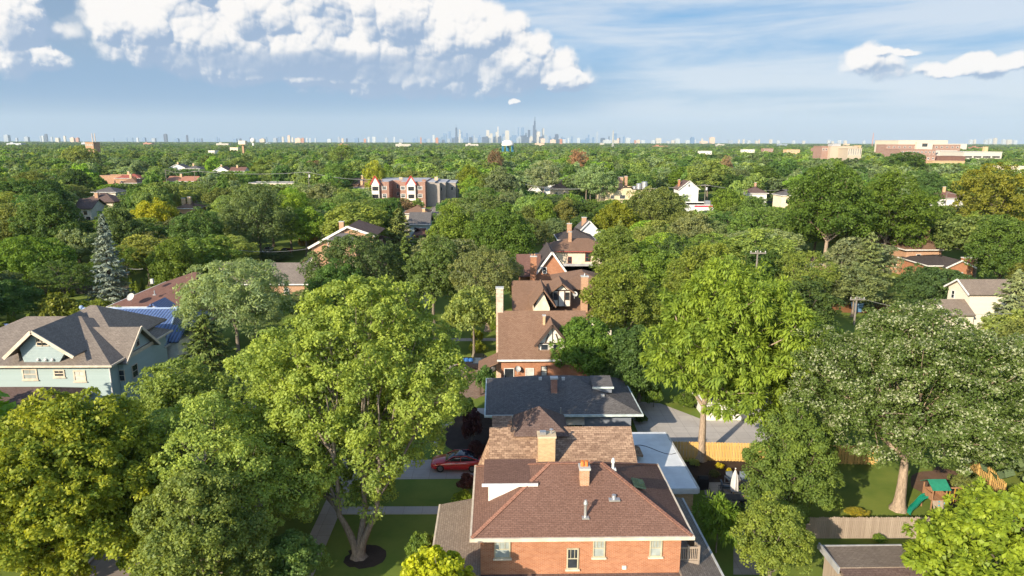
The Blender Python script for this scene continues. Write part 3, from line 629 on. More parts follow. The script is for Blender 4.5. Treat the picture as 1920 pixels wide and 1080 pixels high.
m_.poly(e[::-1]); m_.build('turret_roof', SH_PLUM, B)
p = atY(1025, 868, 46.9); c = chimney(B, p[0], 47.4, 1.25, .95, 4.2, atY(1025, 822, 46.9)[2], BR_TAN, mat_plain('pale_mortar_cap', (.55, .43, .28)))
zt = atY(1025, 822, 46.9)[2]; MB().box(p[0]-.5, p[0]-.05, 47.2, 47.6, zt+.15, zt+.35).build('flue_cover', METAL, c)
MB().tube([(p[0]+.35, 47.4, zt+.14), (p[0]+.35, 47.4, zt+.5)], .05, 8).tube([(p[0]+.35, 47.4, zt+.5), (p[0]+.35, 47.4, zt+.58)], [.16, .02], 10).build('flue_pot', METAL, c)
MB().box(10.56, 15.2, 47.05, 57.4, 3.05, 3.3).build('flat_roof', FLATWHITE, B); MB().box(10.56, 15.0, 47.4, 57.2, -.1, 3.045).build('flat_wall', BR_TAN, B)
MB().box(15.2, 15.34, 47.0, 57.4, 2.95, 3.36).box(10.56, 15.2, 46.9, 47.045, 2.95, 3.36).build('flat_roof_edge', TRIMGREY, B)
m_ = MB(); slab(m_, [(10.57, 51.6, 4.15), (12.0, 51.6, 3.85), (12.0, 53.3, 3.85), (10.57, 53.3, 4.15)], .18); m_.build('door_awning', SH_TAN, B)
m_ = MB(); pts = [(10.6+4.5*i/10, 52.5+1.5*math.sin(i*.5)+i*.2, 3.33) for i in range(11)]; m_.tube(pts, .025, 5); m_.build('roof_cable', DARKMETAL, B)
MB().ball((6.2, 46.9, 5.35), (.28, .28, .12)).build('roof_vent', METAL, B)
MB().box(11.0, 11.5, 47.5, 48.0, 3.3, 3.85).build('roof_unit', mat_plain('blue_grey_box', (.25, .32, .42)), B)

# --- C: slate roofed low house
C = thing('slate_roof_house', 'low house with slate grey hip roof, dark blue wall and small red chimney', 'house', (6.5, 66, 0))
FOOT.append((-2, 15, 61, 73)); LAND.append(('the slate grey roof', 1050, 745, 66))
walls(MB(), -.2, 13.1, 62.2, 70.8, 3.35).build('wall', SIDE_DKBLUE, C)
hip(MB(), -1.1, 13.95, 61.3, 71.6, 3.4, 5.55, 4.9, 6.4).build('roof', SH_SLATE, C); gutter(C, -1.1, 13.95, 61.3, 71.6, 3.4, mat_plain('pale_aqua_gutter', (.48, .55, .53)))
def onC(px, py): # point on the front slope
    n = np.array([0, -2.15/5.15, 1]); d0 = 3.4-2.15/5.15*61.3; rr = ray(px, py); return CAM+rr*((d0-n@CAM)/(n@rr))
p = onC(1039, 738); cc = chimney(C, p[0], p[1]+.35, .62, .6, p[2]-.3, atY(1039, 712, p[1])[2], BR_DARK, METAL)
for q in ((1013, 711), (1056, 711), (1130, 743)): p = onC(*q); MB().box(p[0]-.16, p[0]+.16, p[1]-.15, p[1]+.15, p[2]-.1, p[2]+.2).build('roof_vent', TRIMGREY, C)
p = onC(1148, 731); m_ = MB(); slab(m_, [(p[0]-2.0, p[1]-.25, p[2]+.42), (p[0]+.05, p[1]-.25, p[2]+.42), (p[0]+.05, p[1]+1.9, p[2]+.86), (p[0]-2.0, p[1]+1.9, p[2]+.86)], .14); dmr = m_.build('dormer', SH_SLATE, C)
MB().box(p[0]-1.9, p[0]-.05, p[1], p[1]+1.4, p[2]-.3, p[2]+.28).build('dormer_wall', SIDE_DKBLUE, dmr); MB().box(p[0]-2.05, p[0]+.1, p[1]-.33, p[1]-.255, p[2]+.24, p[2]+.43).build('dormer_trim', mat_plain('pale_aqua_gutter', (.5, .6, .6)), dmr)
for q in ((1058, 790, 1073, 799), (1076, 790, 1093, 799)): u, z0, w, h = pw(*q, 62.2); window(C, '-Y', 62.2, u, z0-.5, w, h+.4, WHITE, GLASS, False)
u, z0, w, h = pw(1056, 780, 1095, 792, 62.2); m_ = MB(); slab(m_, [(u-w/2, 61.55, z0), (u+w/2, 61.55, z0), (u+w/2, 62.19, z0+.75), (u-w/2, 62.19, z0+.75)], .03); m_.build('awning', mat_plain('beige_awning', (.42, .37, .29)), C)
p = atY(1049, 800, 61.9); MB().tube([(p[0], 61.0, 2.0), (p[0], 61.0, 4.25)], .06, 8).build('vent_pipe', METAL, C)

# --- D: brown roofed tudor with half timbered dormer and stone chimney
D = thing('tudor_house', 'brick house with plain brown roof, half timbered gable dormer and rubble stone chimney', 'house', (5.5, 80, 0))
FOOT.append((-2, 13, 74, 86)); LAND.append(('the half timbered brick house', 1010, 630, 78))
walls(MB(), .5, 10.5, 75.5, 84.5, 4.45, 8.75, 'x').build('wall', BR_RED, D)
m_ = MB(); gable(m_, .15, 10.75, 75.0, 85.0, 4.45, 9.0, 'x'); m_.build('roof', SH_BROWN, D); gutter(D, .15, 10.75, 75, 85, 4.45, WHITE, '-Y')
chimney(D, .35, 80.2, .85, .8, -.1, atY(943, 541, 80)[2], STONE)
a = atY(1009, 664, 76); b = atY(1061, 664, 76); ap = atY(1040, 607, 76); xm = (a[0]+b[0])/2; wd = (b[0]-a[0])/2
m_ = MB(); z0, ze = a[2]-.6, a[2]+1.6
m_.hexa([(a[0], 76, z0), (xm, 76, z0), (b[0], 76, z0)], [(a[0], 76, z0+.01), (xm, 76, z0+.01), (b[0], 76, z0+.01)]) if False else None
m_.poly([(a[0], 76, z0), (b[0], 76, z0), (b[0], 76, ze), (xm, 76, ap[2]-.1), (a[0], 76, ze)]); m_.poly([(a[0], 76, z0), (a[0], 76, ze), (a[0], 80, ze), (a[0], 80, z0)]); m_.poly([(b[0], 76, z0), (b[0], 76, ze), (b[0], 80, ze), (b[0], 80, z0)])
dw = m_.build('dormer', STUCCO, D)
m_ = MB(); dz = (ap[2]-ze)/wd; slab(m_, [(a[0]-.4, 75.5, ze-dz*.4), (xm, 75.5, ap[2]), (xm, 80.1, ap[2]), (a[0]-.4, 80.1, ze-dz*.4)], .15); slab(m_, [(xm+.004, 75.5, ap[2]), (b[0]+.4, 75.5, ze-dz*.4), (b[0]+.4, 80.1, ze-dz*.4), (xm+.004, 80.1, ap[2])], .15); m_.build('dormer_roof', SH_BROWN, dw)
m_ = MB()
for s in (-1, 1): m_.beam((xm+s*(wd+.42), 75.46, ze-dz*.4-.02), (xm, 75.46, ap[2]-.02), .08, .28); m_.beam((xm+s*wd*.97, 75.96, z0), (xm+s*wd*.97, 75.96, ze), .06, .16)
m_.beam((xm, 75.96, ze-.3), (xm, 75.96, ap[2]-.3), .06, .14); m_.beam((a[0]+.1, 75.955, ze-.3), (b[0]-.1, 75.955, ze-.3), .06, .16); m_.beam((xm-wd*.5, 75.95, ze-.25), (xm-wd*.25, 75.95, ap[2]-1.2), .05, .13); m_.beam((xm+wd*.5, 75.95, ze-.25), (xm+wd*.25, 75.95, ap[2]-1.2), .05, .13)
m_.build('timber_framing', DKTRIM, dw)
window(D, '-Y', 76, xm-wd*.55, z0+.35, .95, 1.5, WHITE, GLASS); window(D, '-Y', 76, xm+wd*.3, z0+.35, .8, 1.5, WHITE, GLASS)
for q, pn in (((945, 690, 964, 712), GLASS), ((985, 690, 1001, 712), CURTAIN)): u, z0, w, h = pw(*q, 75.5); window(D, '-Y', 75.5, u, z0, w, h, WHITE, pn, False, 0)
u, z0, w, h = pw(1014, 686, 1026, 706, 75.5); window(D, '-Y', 75.5, u, z0, w, h, DKTRIM, CURTAIN, True, 0, WHITE)
p = atY(970, 692, 75.2); dish(D, p[0], 75.1, p[2], .36, -.3)
p = atY(1028, 614, 76); chimney(D, xm-.8, 78.6, .28, .28, 6.5, 8.7, BR_TAN)
m_ = MB(); slab(m_, [(-2.2, 75.2, 3.0), (.147, 75.2, 4.1), (.147, 79, 4.1), (-2.2, 79, 3.0)], .15); m_.build('side_porch_roof', SH_BROWN, D); MB().box(-2.0, -1.8, 75.4, 75.6, -.1, 3.0).build('porch_post', DKTRIM, D)

# --- E: rambling brown roofed tudor behind it
E_ = thing('tudor_house', 'rambling brown roofed house with small half timbered dormer and orange brick chimney', 'house', (9, 98, 0))
FOOT.append((-1, 19, 90, 108)); LAND.append(('the rambling brown roof', 1050, 545, 97)); KEEP.append((975, 505, 1105, 580, 94))
walls(MB(), 2.6, 16.5, 94.5, 105, 5.4, 8.4, 'x').build('wall', STUCCO, E_)
m_ = MB(); gable(m_, 2.2, 17.0, 93.6, 106, 5.2, 8.7, 'x'); m_.build('roof', SH_BROWN, E_)
m_ = MB(); hip(m_, 8.6, 17.6, 97, 108, 8.0, 9.7, axis='y'); m_.build('upper_roof', SH_BROWN, E_)
a = atY(1035, 566, 93.5); b = atY(1070, 566, 93.5); ap = atY(1051, 531, 93.5); xm = (a[0]+b[0])/2; wd = (b[0]-a[0])/2; ze = a[2]+1.7; z0 = a[2]-.6
m_ = MB().box(a[0], b[0], 93.4, 97.5, z0, ze); m_.poly([(a[0], 93.4, ze), (b[0], 93.4, ze), (xm, 93.4, ap[2])]); dw = m_.build('dormer', STUCCO, E_)
m_ = MB(); gable(m_, a[0]-.5, b[0]+.5, 92.7, 98.5, ze-.25, ap[2]+.15, 'y'); m_.build('dormer_roof', SH_BROWN, dw)
m_ = MB()
for f in (.02, .33, .66, .98): m_.box(a[0]+(b[0]-a[0])*f-.07, a[0]+(b[0]-a[0])*f+.07, 93.32, 93.397, z0, ze)
m_.box(a[0], b[0], 93.3, 93.395, ze-.1, ze+.06); m_.beam((xm-.8, 93.34, ze), (xm, 93.34, ap[2]-.2), .06, .12); m_.beam((xm+.8, 93.34, ze), (xm, 93.34, ap[2]-.2), .06, .12); m_.build('timber_framing', DKTRIM, dw)
for f in (.18, .8): window(E_, '-Y', 93.4, a[0]+(b[0]-a[0])*f, z0+.9, .62, 1.1, DKTRIM, GLASS)
p = atY(1095, 548, 94.5); chimney(E_, p[0], 94.2, .95, .8, 3.5, atY(1095, 518, 94.5)[2], BR_ORANGE, TRIMGREY, 1, METAL)
for q, w in (((1078, 524), .7), ((1000, 553), .55)): 
    p = at(q[0], q[1], 7.6 if w == .7 else 6.3); MB().box(p[0]-w/2, p[0]+w/2, p[1]-.6, p[1]+.6, p[2]-.3, p[2]+.12).build('skylight', TRIMGREY, E_)
a = atY(1002, 578, 90.5); b = atY(1031, 578, 90.5); ap = atY(1020, 541, 90.5); m_ = MB(); gable(m_, a[0]-.6, b[0]+.9, 90.3, 97, a[2]+.2, ap[2], 'y'); m_.build('front_gable_roof', SH_BROWN, E_)
MB().box(a[0], b[0], 90.8, 96, -.1, a[2]).poly([(a[0], 90.8, a[2]), (b[0], 90.8, a[2]), ((a[0]+b[0])/2, 90.8, ap[2]-.3)]).build('front_gable_wall', STUCCO_CREAM, E_)
a = at(945, 578, 5.2); b = at(1082, 578, 5.2); m_ = MB(); hip(m_, a[0], b[0], 88.0, 93.0, 4.6, 5.9); m_.build('lower_roof', SH_BROWN, E_); MB().box(a[0]+.5, b[0]-.5, 88.4, 92.6, -.1, 4.4).build('lower_wall', BR_RED, E_)
dish(E_, atY(1077, 556, 93)[0], 93, atY(1077, 552, 93)[2], .4, -.2); vent_pipe(E_, atY(1066, 573, 90)[0], 90, 5.6, 6.2, .07, False)
h_ = atY(997, 570, 90); MB().ball((h_[0], 88.5, 6.2), (.5, .4, .7)).build('ivy', mat_plain('ivy_green', (.14, .22, .02)), E_)

# --- F: brick gable with white rakes
F_ = thing('brick_house', 'steep dark roofed brick house with white edged gable and tall red chimney', 'house', (9.5, 121, 0))
FOOT.append((0, 20, 111, 128)); KEEP.append((975, 468, 1065, 512, 112)); LAND.append(('the white edged brick gable', 1034, 495, 113))
a = atY(1006, 517, 113); b = atY(1062, 517, 113); ap = atY(1033, 472, 113); xm = (a[0]+b[0])/2
walls(MB(), a[0], b[0], 113, 124, a[2]+.3, ap[2]-.2, 'y').build('wall', BR_RED, F_)
m_ = MB(); gable(m_, a[0]-.5, b[0]+.5, 112.5, 124.5, a[2]-.1, ap[2], 'y'); m_.build('roof', SH_DARK, F_)
m_ = MB()
for xe in (a[0]-.5, b[0]+.5): m_.beam((xe, 112.42, a[2]-.12), (xm, 112.42, ap[2]), .1, .32)
m_.build('rake_trim', WHITE, F_); u, z0, w, h = pw(1017, 501, 1025, 513, 113); window(F_, '-Y', 113, u, z0, w, h, WHITE, GLASS)
p = atY(1000, 515, 112.5); chimney(F_, p[0], 112.4, 1.0, .8, -.1, atY(1000, 481, 112.5)[2], BR_RED, TRIMGREY, 2)
m_ = MB(); q = atY(976, 513, 114); gable(m_, q[0]-.6, a[0]+1, 113.5, 124, q[2]-.4, q[2]+2.6, 'x'); m_.build('wing_roof', SH_MAROON, F_); MB().box(q[0], a[0], 114.2, 123.5, -.1, q[2]-.3).build('wing_wall', BR_RED, F_)
# --- grey flat roofs
x0, x1, y0, y1 = px_house(1062, 1140, 527, 3.4, 16); house('flat_roof_garage', 'pale grey flat roofed block beside the white edged brick gable', 'garage', x0, x1, y0, y1, 3.4, 3.4, 'flat', STUCCO_CREAM, FLATGREY, FLATGREY, keep=(1062, 492, 1122, 522))
# --- H, I, J further along the row
x0, x1, y0, y1 = px_house(1030, 1112, 470, 6, 9); house('stucco_house', 'cream house with wide brown hip roof and a small chimney in the middle', 'house', x0, x1+4, y0, y1, 6, 8.1, 'hx', STUCCO_CREAM, SH_BROWN, mat_plain('dull_red_trim', (.3, .08, .06)), .7, [('-Y', .33, 3.2, .9, 1.5), ('-Y', .62, 3.6, 1.2, 1.9)], [((x0+x1)/2, y0+3.2, .7, .6, 6.5, 9.6, BR_ORANGE, TRIMGREY, 1)], keep=(1025, 446, 1110, 488))
x0, x1, y0, y1 = px_house(1050, 1112, 449, 6, 9); house('dark_roof_house', 'house with near black hip roof behind the wide brown hip roof', 'house', x0, x1, y0, y1, 6, 8.2, 'hx', STUCCO_CREAM, SH_DARK, WHITE, .6, [('-X', .5, 3, 1, 1.5)], [(x0+2.6, y0+4, 1.1, .8, 7, 9.3, BR_ORANGE, TRIMGREY, 1)], keep=(1050, 430, 1108, 448))
x0, x1, y0, y1 = px_house(1083, 1126, 433, 6, 9); house('gabled_house', 'white gabled house with orange brick chimney at the far end of the row', 'house', x0, x1, y0, y1, 5.5, 8.6, 'gy', SIDE_WHITE, SH_SLATE, WHITE, .5, [('-Y', .5, 3, 1, 1.5)], [(x0+2.0, y0+3, 1.2, .9, 5, 9.2, BR_ORANGE, TRIMGREY)], keep=(1083, 415, 1120, 432))

# --- K: pale blue house
K = thing('blue_house', 'pale blue house with grey brown roof and a shingled gable holding a twin window', 'house', (-48, 75, 0))
FOOT.append((-60, -38, 61, 84)); LAND.append(('the pale blue house', 130, 650, 69)); KEEP.append((0, 580, 290, 715, 69))
walls(MB(), -60, -40.6, 69, 81.5, 6.1).build('wall', SIDE_BLUE, K)
hip(MB(), -60.6, -40, 68.4, 82.1, 6.2, 9.7, 8.0, 6.6).build('roof', SH_GREY, K); gutter(K, -60.6, -40, 68.4, 82.1, 6.2, CREAM, '-Y+X')
m_ = MB(); hip(m_, -52.5, -41.2, 72.5, 83.5, 7.2, 10.3, 5.4, 5.2); m_.build('upper_roof', SH_GREY, K)
a = atY(36, 650, 68.85); b = atY(127, 656, 68.85); ap = atY(68, 621, 68.85); xm = ap[0]; zb = 6.18; ze = (a[2]+b[2])/2
m_ = MB(); m_.poly([(a[0]+.3, 68.85, zb), (b[0]-1.2, 68.85, zb), (b[0], 68.85, ze), (xm, 68.85, ap[2]), (a[0], 68.85, ze)]); m_.poly([(a[0]+.3, 68.85, zb), (a[0], 68.85, ze), (a[0], 74, ze), (a[0]+.3, 74, zb)]); m_.poly([(b[0]-1.2, 68.85, zb), (b[0], 68.85, ze), (b[0], 74, ze), (b[0]-1.2, 74, zb)])
gw = m_.build('gable_wall', SHAKE_BLUE, K)
m_ = MB(); L0 = (a[0]-1.2, ze-.75); R0 = (b[0]+1.0, ze-.65); t_ = ap[2]+.25
slab(m_, [(L0[0], 68.1, L0[1]), (xm, 68.1, t_), (xm, 76.5, t_), (L0[0], 76.5, L0[1])], .18); slab(m_, [(xm+.004, 68.1, t_), (R0[0], 68.1, R0[1]), (R0[0], 76.5, R0[1]), (xm+.004, 76.5, t_)], .18); m_.build('gable_roof', SH_GREY, gw)
m_ = MB(); m_.beam((L0[0], 68.03, L0[1]-.1), (xm, 68.03, t_-.1), .12, .34); m_.beam((R0[0], 68.03, R0[1]-.1), (xm, 68.03, t_-.1), .12, .34); m_.build('rake_trim', CREAM, gw)
for q in ((69, 634, 79, 649), (79.5, 634, 90, 649)): u, z0, w, h = pw(*q, 68.85); window(K, '-Y', 68.85, u, z0, w, h, CREAM, GLASS, True, 2, t=.1)
for q in ((43, 685, 68, 706), (101, 687, 120, 701), (139, 688, 159, 709)): u, z0, w, h = pw(*q, 69); window(K, '-Y', 69, u, z0-.35, w, h, CREAM, CURTAIN if q[0] == 139 else BLIND if q[0] == 43 else GLASS, True, 1, CREAM, .14)
for px in (72, 86, 99): u, z0, w, h = pw(px-2, 673, px+2, 677, 68.8); MB().ball((u, 68.75, z0+.15), (.14, .14, .16)).build('eave_light', WHITE, K)
# side gable facing the street
m_ = MB(); yA, yB = 70.8, 77.4; ym = (yA+yB)/2; zk = 8.75
gable(m_, -45.5, -39.5, yA-.4, yB+.4, 5.7, zk, 'x'); m_.build('side_gable_roof', SH_GREY, K)
m_ = MB().box(-45, -40.1, yA, yB, -.1, 5.9); m_.poly([(-40.1, yA, 5.9), (-40.1, yB, 5.9), (-40.1, ym, zk-.2)]); m_.build('side_gable_wall', SIDE_BLUE, K)
m_ = MB(); m_.beam((-39.45, yA-.4, 5.65), (-39.45, ym, zk-.03), .1, .3); m_.beam((-39.45, yB+.4, 5.65), (-39.45, ym, zk-.03), .1, .3); m_.box(-40.096, -40.0, yA, yB, 5.75, 5.95); m_.build('side_rake_trim', CREAM, K)
window(K, '+X', -40.1, ym, 6.5, .7, 1.2, CREAM, GLASS); window(K, '+X', -40.1, ym-1.2, 3.3, 1.2, 1.5, CREAM, GLASS); window(K, '-Y', yA, -40.36, 3.6, .7, 1.3, CREAM, GLASS)
m_ = MB(); hip(m_, -57, -42.6, 62.5, 69.9, 3.2, 4.7, 3.0, 3.2); m_.build('porch_roof', SH_PLUM, K); gutter(K, -57, -42.6, 62.5, 69.9, 3.2, WHITE, '-Y+X'); MB().box(-56.5, -43.2, 63.0, 68.9, -.1, 3.0).build('porch_wall', WHITE, K)
MB().tube([(-40.5, 68.93, 0), (-40.5, 68.93, 6.0)], .06, 6).build('downspout', WHITE, K)
# --- L: blue tile roof
BLUE_TILE, nt = newmat('blue_glazed_tile'); g = N(nt); uv = g.n('ShaderNodeUVMap').outputs[0]; sp = g.n('ShaderNodeSeparateXYZ'); g.put(sp.inputs[0], uv)
w1 = g.m('SINE', g.m('MULTIPLY', sp.outputs[0], 2*math.pi/.42)); w2 = g.m('FRACT', g.m('MULTIPLY', sp.outputs[1], 1/.38)); hgt = g.m('ADD', g.m('MULTIPLY', w1, .5), g.m('MULTIPLY', w2, .3))
wn = g.noise(uv, 2.5, 4, .7); colr = g.mix(g.ramp(w1, -.9, .6), (.035, .05, .11), (.085, .14, .30)); colr = g.mix(g.m('MULTIPLY', g.ramp(wn, .4, .7), .4), colr, (.17, .24, .40)); g.out(g.bsdf(colr, .35, .5, 0, hgt, .8, .06))
L_ = thing('tile_roof_house', 'house with ribbed blue tile roof and a small tan chimney', 'house', (-49, 86, 0))
FOOT.append((-59, -38, 79, 95)); LAND.append(('the blue tile roof', 265, 610, 85)); KEEP.append((205, 575, 325, 630, 82))
a = at(155, 578, 7); b = at(329, 580, 7); walls(MB(), a[0]+.3, b[0]+.6, 82.5, 96.5, 4.5).build('wall', BR_TAN, L_)
m_ = MB(); hip(m_, a[0]-2.4, b[0]+2.2, 81.0, 98.5, 4.4, 7.0, 2.6, 2.4); m_.build('roof', BLUE_TILE, L_); gutter(L_, a[0]-2.4, b[0]+2.2, 81.0, 98.5, 4.4, TRIMGREY)
m_ = MB().tube([(a[0], 89.75, 7.02), (b[0], 89.75, 7.02)], .16, 8); m_.ball((a[0], 89.75, 7.2), .28); m_.ball((b[0], 89.75, 7.15), .25)
m_.tube([(b[0], 89.75, 7.02), (b[0]+2.2, 81.0, 4.45)], .14, 8); m_.build('ridge_tile', mat_plain('pale_blue_ridge', (.25, .33, .46)), L_)
p = atY(209, 592, 86.5); chimney(L_, p[0], 86.5, .9, .7, 5, p[2]+.55, BR_TAN, METAL)
m_ = MB(); p = at(275, 576, 7.4); gable(m_, p[0]-1.4, p[0]+1.4, 90.2, 94, 6.6, 7.6, 'y'); m_.build('dormer_roof', BLUE_TILE, L_)
m_ = MB(); gable(m_, b[0]+.4, b[0]+3.3, 82.2, 88, 4.6, 6.0, 'x'); m_.build('side_gable_roof', BLUE_TILE, L_); MB().box(b[0]+.65, b[0]+3.0, 82.7, 87.5, -.1, 4.4).build('side_gable_wall', STUCCO, L_)
# --- N: small garage with blue tile roof
x0, x1, y0, y1 = px_house(-40, 24, 640, 3, 6); house('garage', 'small white garage with blue tile roof at the frame edge', 'garage', x0, x1, y0, y1, 3, 4.6, 'hx', SIDE_WHITE, BLUE_TILE, WHITE, .5, keep=(0, 608, 34, 655))
# --- M: brown hip roof with dish
M_ = thing('hip_roof_house', 'house with plain maroon brown hip roof carrying a satellite dish', 'house', (-53, 107, 0))
FOOT.append((-63, -42, 99, 118)); LAND.append(('the maroon hip roof', 270, 550, 105)); KEEP.append((225, 520, 320, 575, 101))
a = at(205, 573, 4.5); b = at(340, 577, 4.5); hip(MB(), a[0], b[0]+1.0, 101.2, 120, 4.5, 8.0, 9.2, 2.5, 'x').build('roof', SH_MAROON, M_)
walls(MB(), a[0]+.6, b[0]+.4, 101.8, 119, 4.4).build('wall', BR_TAN, M_); gutter(M_, a[0], b[0]+1.0, 101.2, 120, 4.5, WHITE); window(M_, '-Y', 101.8, b[0]-2, 2.2, 1.2, 1.4)
p = at(247, 566, 5.2); dish(M_, p[0], p[1], 5.9, .62, .3); p = at(290, 551, 6.0); vent_pipe(M_, p[0], p[1], 5.9, 6.5, .09, False); p = at(285, 527, 7.6); MB().box(p[0]-.2, p[0]+.2, p[1]-.2, p[1]+.2, 7.2, 7.95).build('roof_vent', TRIMGREY, M_)
# --- O: long grey roof, brick wall
a = at(466, 489, 6.3); b = at(598, 492, 6.3)
O_ = house('brick_house', 'long low brick house with grey gable roof and a tiny skylight', 'house', a[0]-4, b[0]-.6, 123.2, 134.5, 3.7, 6.3, 'gx', BR_ORANGE, SH_GREY, WHITE, .5, [('-Y', .77, 1.4, .9, 1.2)], keep=(470, 488, 580, 545))
p = at(495, 508, 5.2); MB().box(p[0]-.45, p[0]+.45, p[1]-.7, p[1]+.7, 4.8, 5.35).build('skylight', WHITE, O_)
# --- P: craftsman pair behind
x0, x1, y0, y1 = px_house(566, 622, 490, 3.4, 8); house('gabled_house', 'small white house with brown edged gable behind the long low brick house', 'house', x0, x1, y0, y1, 3.2, 5.9, 'gy', SIDE_WHITE, SH_BROWN, mat_plain('brown_rake', (.2, .11, .06)), .6, [('-Y', .35, 1.2, .6, 1.4)], keep=(566, 474, 606, 500))
p = at(655, 425, 7.4); hx = p[0]; wl = 9.0
P_ = thing('brick_house', 'brown brick house with long white edged sloping gable and orange chimney', 'house', (hx, 150, 0)); FOOT.append((hx-11, hx+9, 141, 160)); KEEP.append((585, 415, 715, 466, 143)); LAND.append(('the white edged brown gable', 640, 440, 146))
a = atY(584, 462, 146); ap = atY(652, 425, 146); b = atY(700, 441, 146)
m_ = MB().box(a[0], b[0], 146, 158, -.1, a[2]-.1); m_.poly([(a[0], 146, a[2]-.1), (b[0], 146, a[2]-.1), (b[0], 146, b[2]), (ap[0], 146, ap[2]-.15)]); m_.build('wall', BR_ORANGE, P_)
m_ = MB(); slab(m_, [(a[0]-.6, 145.4, a[2]-.25), (ap[0], 145.4, ap[2]+.1), (ap[0], 158.5, ap[2]+.1), (a[0]-.6, 158.5, a[2]-.25)], .2); slab(m_, [(ap[0]+.01, 145.4, ap[2]+.1), (b[0]+.6, 145.4, b[2]-.1), (b[0]+.6, 158.5, b[2]-.1), (ap[0]+.01, 158.5, ap[2]+.1)], .2)
m_.build('roof', SH_PLUM, P_); m_ = MB(); m_.beam((a[0]-.6, 145.33, a[2]-.3), (ap[0], 145.33, ap[2]+.05), .12, .45); m_.beam((b[0]+.6, 145.33, b[2]-.15), (ap[0], 145.33, ap[2]+.05), .12, .45); m_.build('rake_trim', WHITE, P_)
m_ = MB(); q = atY(640, 448, 141); hip(m_, q[0]-3.2, q[0]+3.2, 141, 145.9, q[2]-.4, q[2]+.9); m_.build('bay_roof', SH_SLATE, P_); MB().box(q[0]-2.8, q[0]+2.8, 141.5, 145.9, -.1, q[2]-.6).build('bay_wall', BR_ORANGE, P_)
p = atY(641, 428, 150); chimney(P_, p[0], 150, 1.0, .9, 4, atY(641, 416, 150)[2], BR_ORANGE); p = atY(617, 452, 145); MB().box(p[0]-.3, p[0]+.3, 144.8, 145.3, -.1, p[2]+.5).build('chimney', TRIMGREY, P_)
p = at(700, 432, 6.5); m_ = MB(); hip(m_, p[0]-4, p[0]+6, 160, 170, 5.2, 7.6); m_.build('rear_roof', SH_MAROON, P_); MB().box(p[0]-3.5, p[0]+5.5, 160.5, 169.5, -.1, 5).build('rear_wall', BR_TAN, P_)
# --- Q
x0, x1, y0, y1 = px_house(768, 804, 418, 6, 9); house('gabled_house', 'grey roofed house with pale wall and white trim beside the dark pine', 'house', x0, x1, y0, y1, 6, 8.6, 'gx', SIDE_BLUE, SH_SLATE, WHITE, .5, [('-Y', .3, 3.2, .9, 1.6, WHITE), ('-Y', .85, 3.2, .8, 1.4, WHITE, CURTAIN)], [(x0+3.6, y0+5, .8, .7, 7, 9.6, BR_TAN)], keep=(762, 397, 804, 436))
x0, x1, y0, y1 = px_house(776, 800, 441, 4, 6); house('garage', 'small brown roofed garage below the grey roofed house', 'garage', x0, x1, y0, y1, 4, 5.6, 'hx', BR_DARK, SH_MAROON, DKTRIM, .5, keep=(776, 431, 798, 446))
x0, x1, y0, y1 = px_house(757, 803, 400, 6, 9); house('hip_roof_house', 'brown hip roofed house directly before the brick apartment block', 'house', x0, x1, y0, y1, 6, 8.4, 'hx', STUCCO_CREAM, SH_BROWN, WHITE, .5, [('-Y', .4, 3, 1, 1.5)], keep=(757, 393, 800, 402))
# --- R: brick apartment block with white gabled bays
R1 = thing('apartment_block', 'three storey brick apartment block with two white gabled bays and red roof edges', 'apartment block', (-40, 310, 0))
LAND.append(('the brick apartment block', 775, 360, 305)); KEEP.append((700, 330, 845, 374, 300))
def xa(px): return atY(px, 340, 306)[0]
zt = atY(760, 341, 306)[2]; FOOT.append((xa(698)-2, xa(860)+2, 300, 345)); RW = mat_brick('brown_red_brick', (.23, .09, .055), (.31, .13, .08)); REDT = mat_plain('red_roof_edge', (.38, .05, .04))
m_ = MB().box(xa(701), xa(729), 306, 340, -.1, zt).box(xa(729), xa(750), 318, 340, -.1, zt).box(xa(750), xa(797), 306, 340, -.1, zt); m_.build('wall', RW, R1)
MB().box(xa(797)+.01, xa(822), 312, 342, -.1, zt-1.0).build('rear_wing_wall', mat_brick('grey_brick', (.27, .23, .20), (.34, .30, .26)), R1)
m_ = MB().box(xa(701)+.3, xa(729)-.3, 306.3, 339.7, zt+.003, zt+.12).box(xa(750)+.3, xa(797)-.3, 306.3, 339.7, zt+.003, zt+.12).box(xa(729)-.29, xa(750)+.29, 318.3, 339.7, zt+.003, zt+.12); m_.build('roof', FLATGREY, R1)
for i, px in enumerate((797, 815, 833)): m_ = MB().box(atY(px, 340, 312)[0]+.02, atY(px+18, 340, 312)[0], 313+i*6, 340+i*4, -.1, zt-.6-.5*i); m_.build('rear_wing_wall', mat_brick('grey_brick', (.27, .23, .20), (.34, .30, .26)), R1)
m_ = MB()
for i, px in enumerate((797, 815, 833)): m_.box(atY(px, 340, 312)[0]-.1, atY(px+18, 340, 312)[0]+.2, 312.8+i*6, 340+i*4, zt-.59-.5*i, zt-.3-.5*i)
m_.build('rear_roof', FLATGREY, R1)
for px in (704, 771):
    w = 7 if px == 704 else 8; a, b = xa(px-w), xa(px+w); ap = atY(px, 334, 305)[2]; m_ = MB().box(a, b, 304.8, 305.99, 3.2, zt-.4); m_.poly([(a, 304.8, zt-.4), (b, 304.8, zt-.4), ((a+b)/2, 304.8, ap+.6)]); bay = m_.build('bay', STUCCO, R1)
    m_ = MB(); m_.beam((a-.5, 304.6, zt-1.2), ((a+b)/2, 304.6, ap+1.0), .3, .5); m_.beam((b+.5, 304.6, zt-1.2), ((a+b)/2, 304.6, ap+1.0), .3, .5); m_.build('bay_roof', REDT, bay)
    for z in (4.2, 7.6): window(R1, '-Y', 304.8, (a+b)/2, z, 2.6, 1.7, DKTRIM, GLASS, True, 2, t=.14)
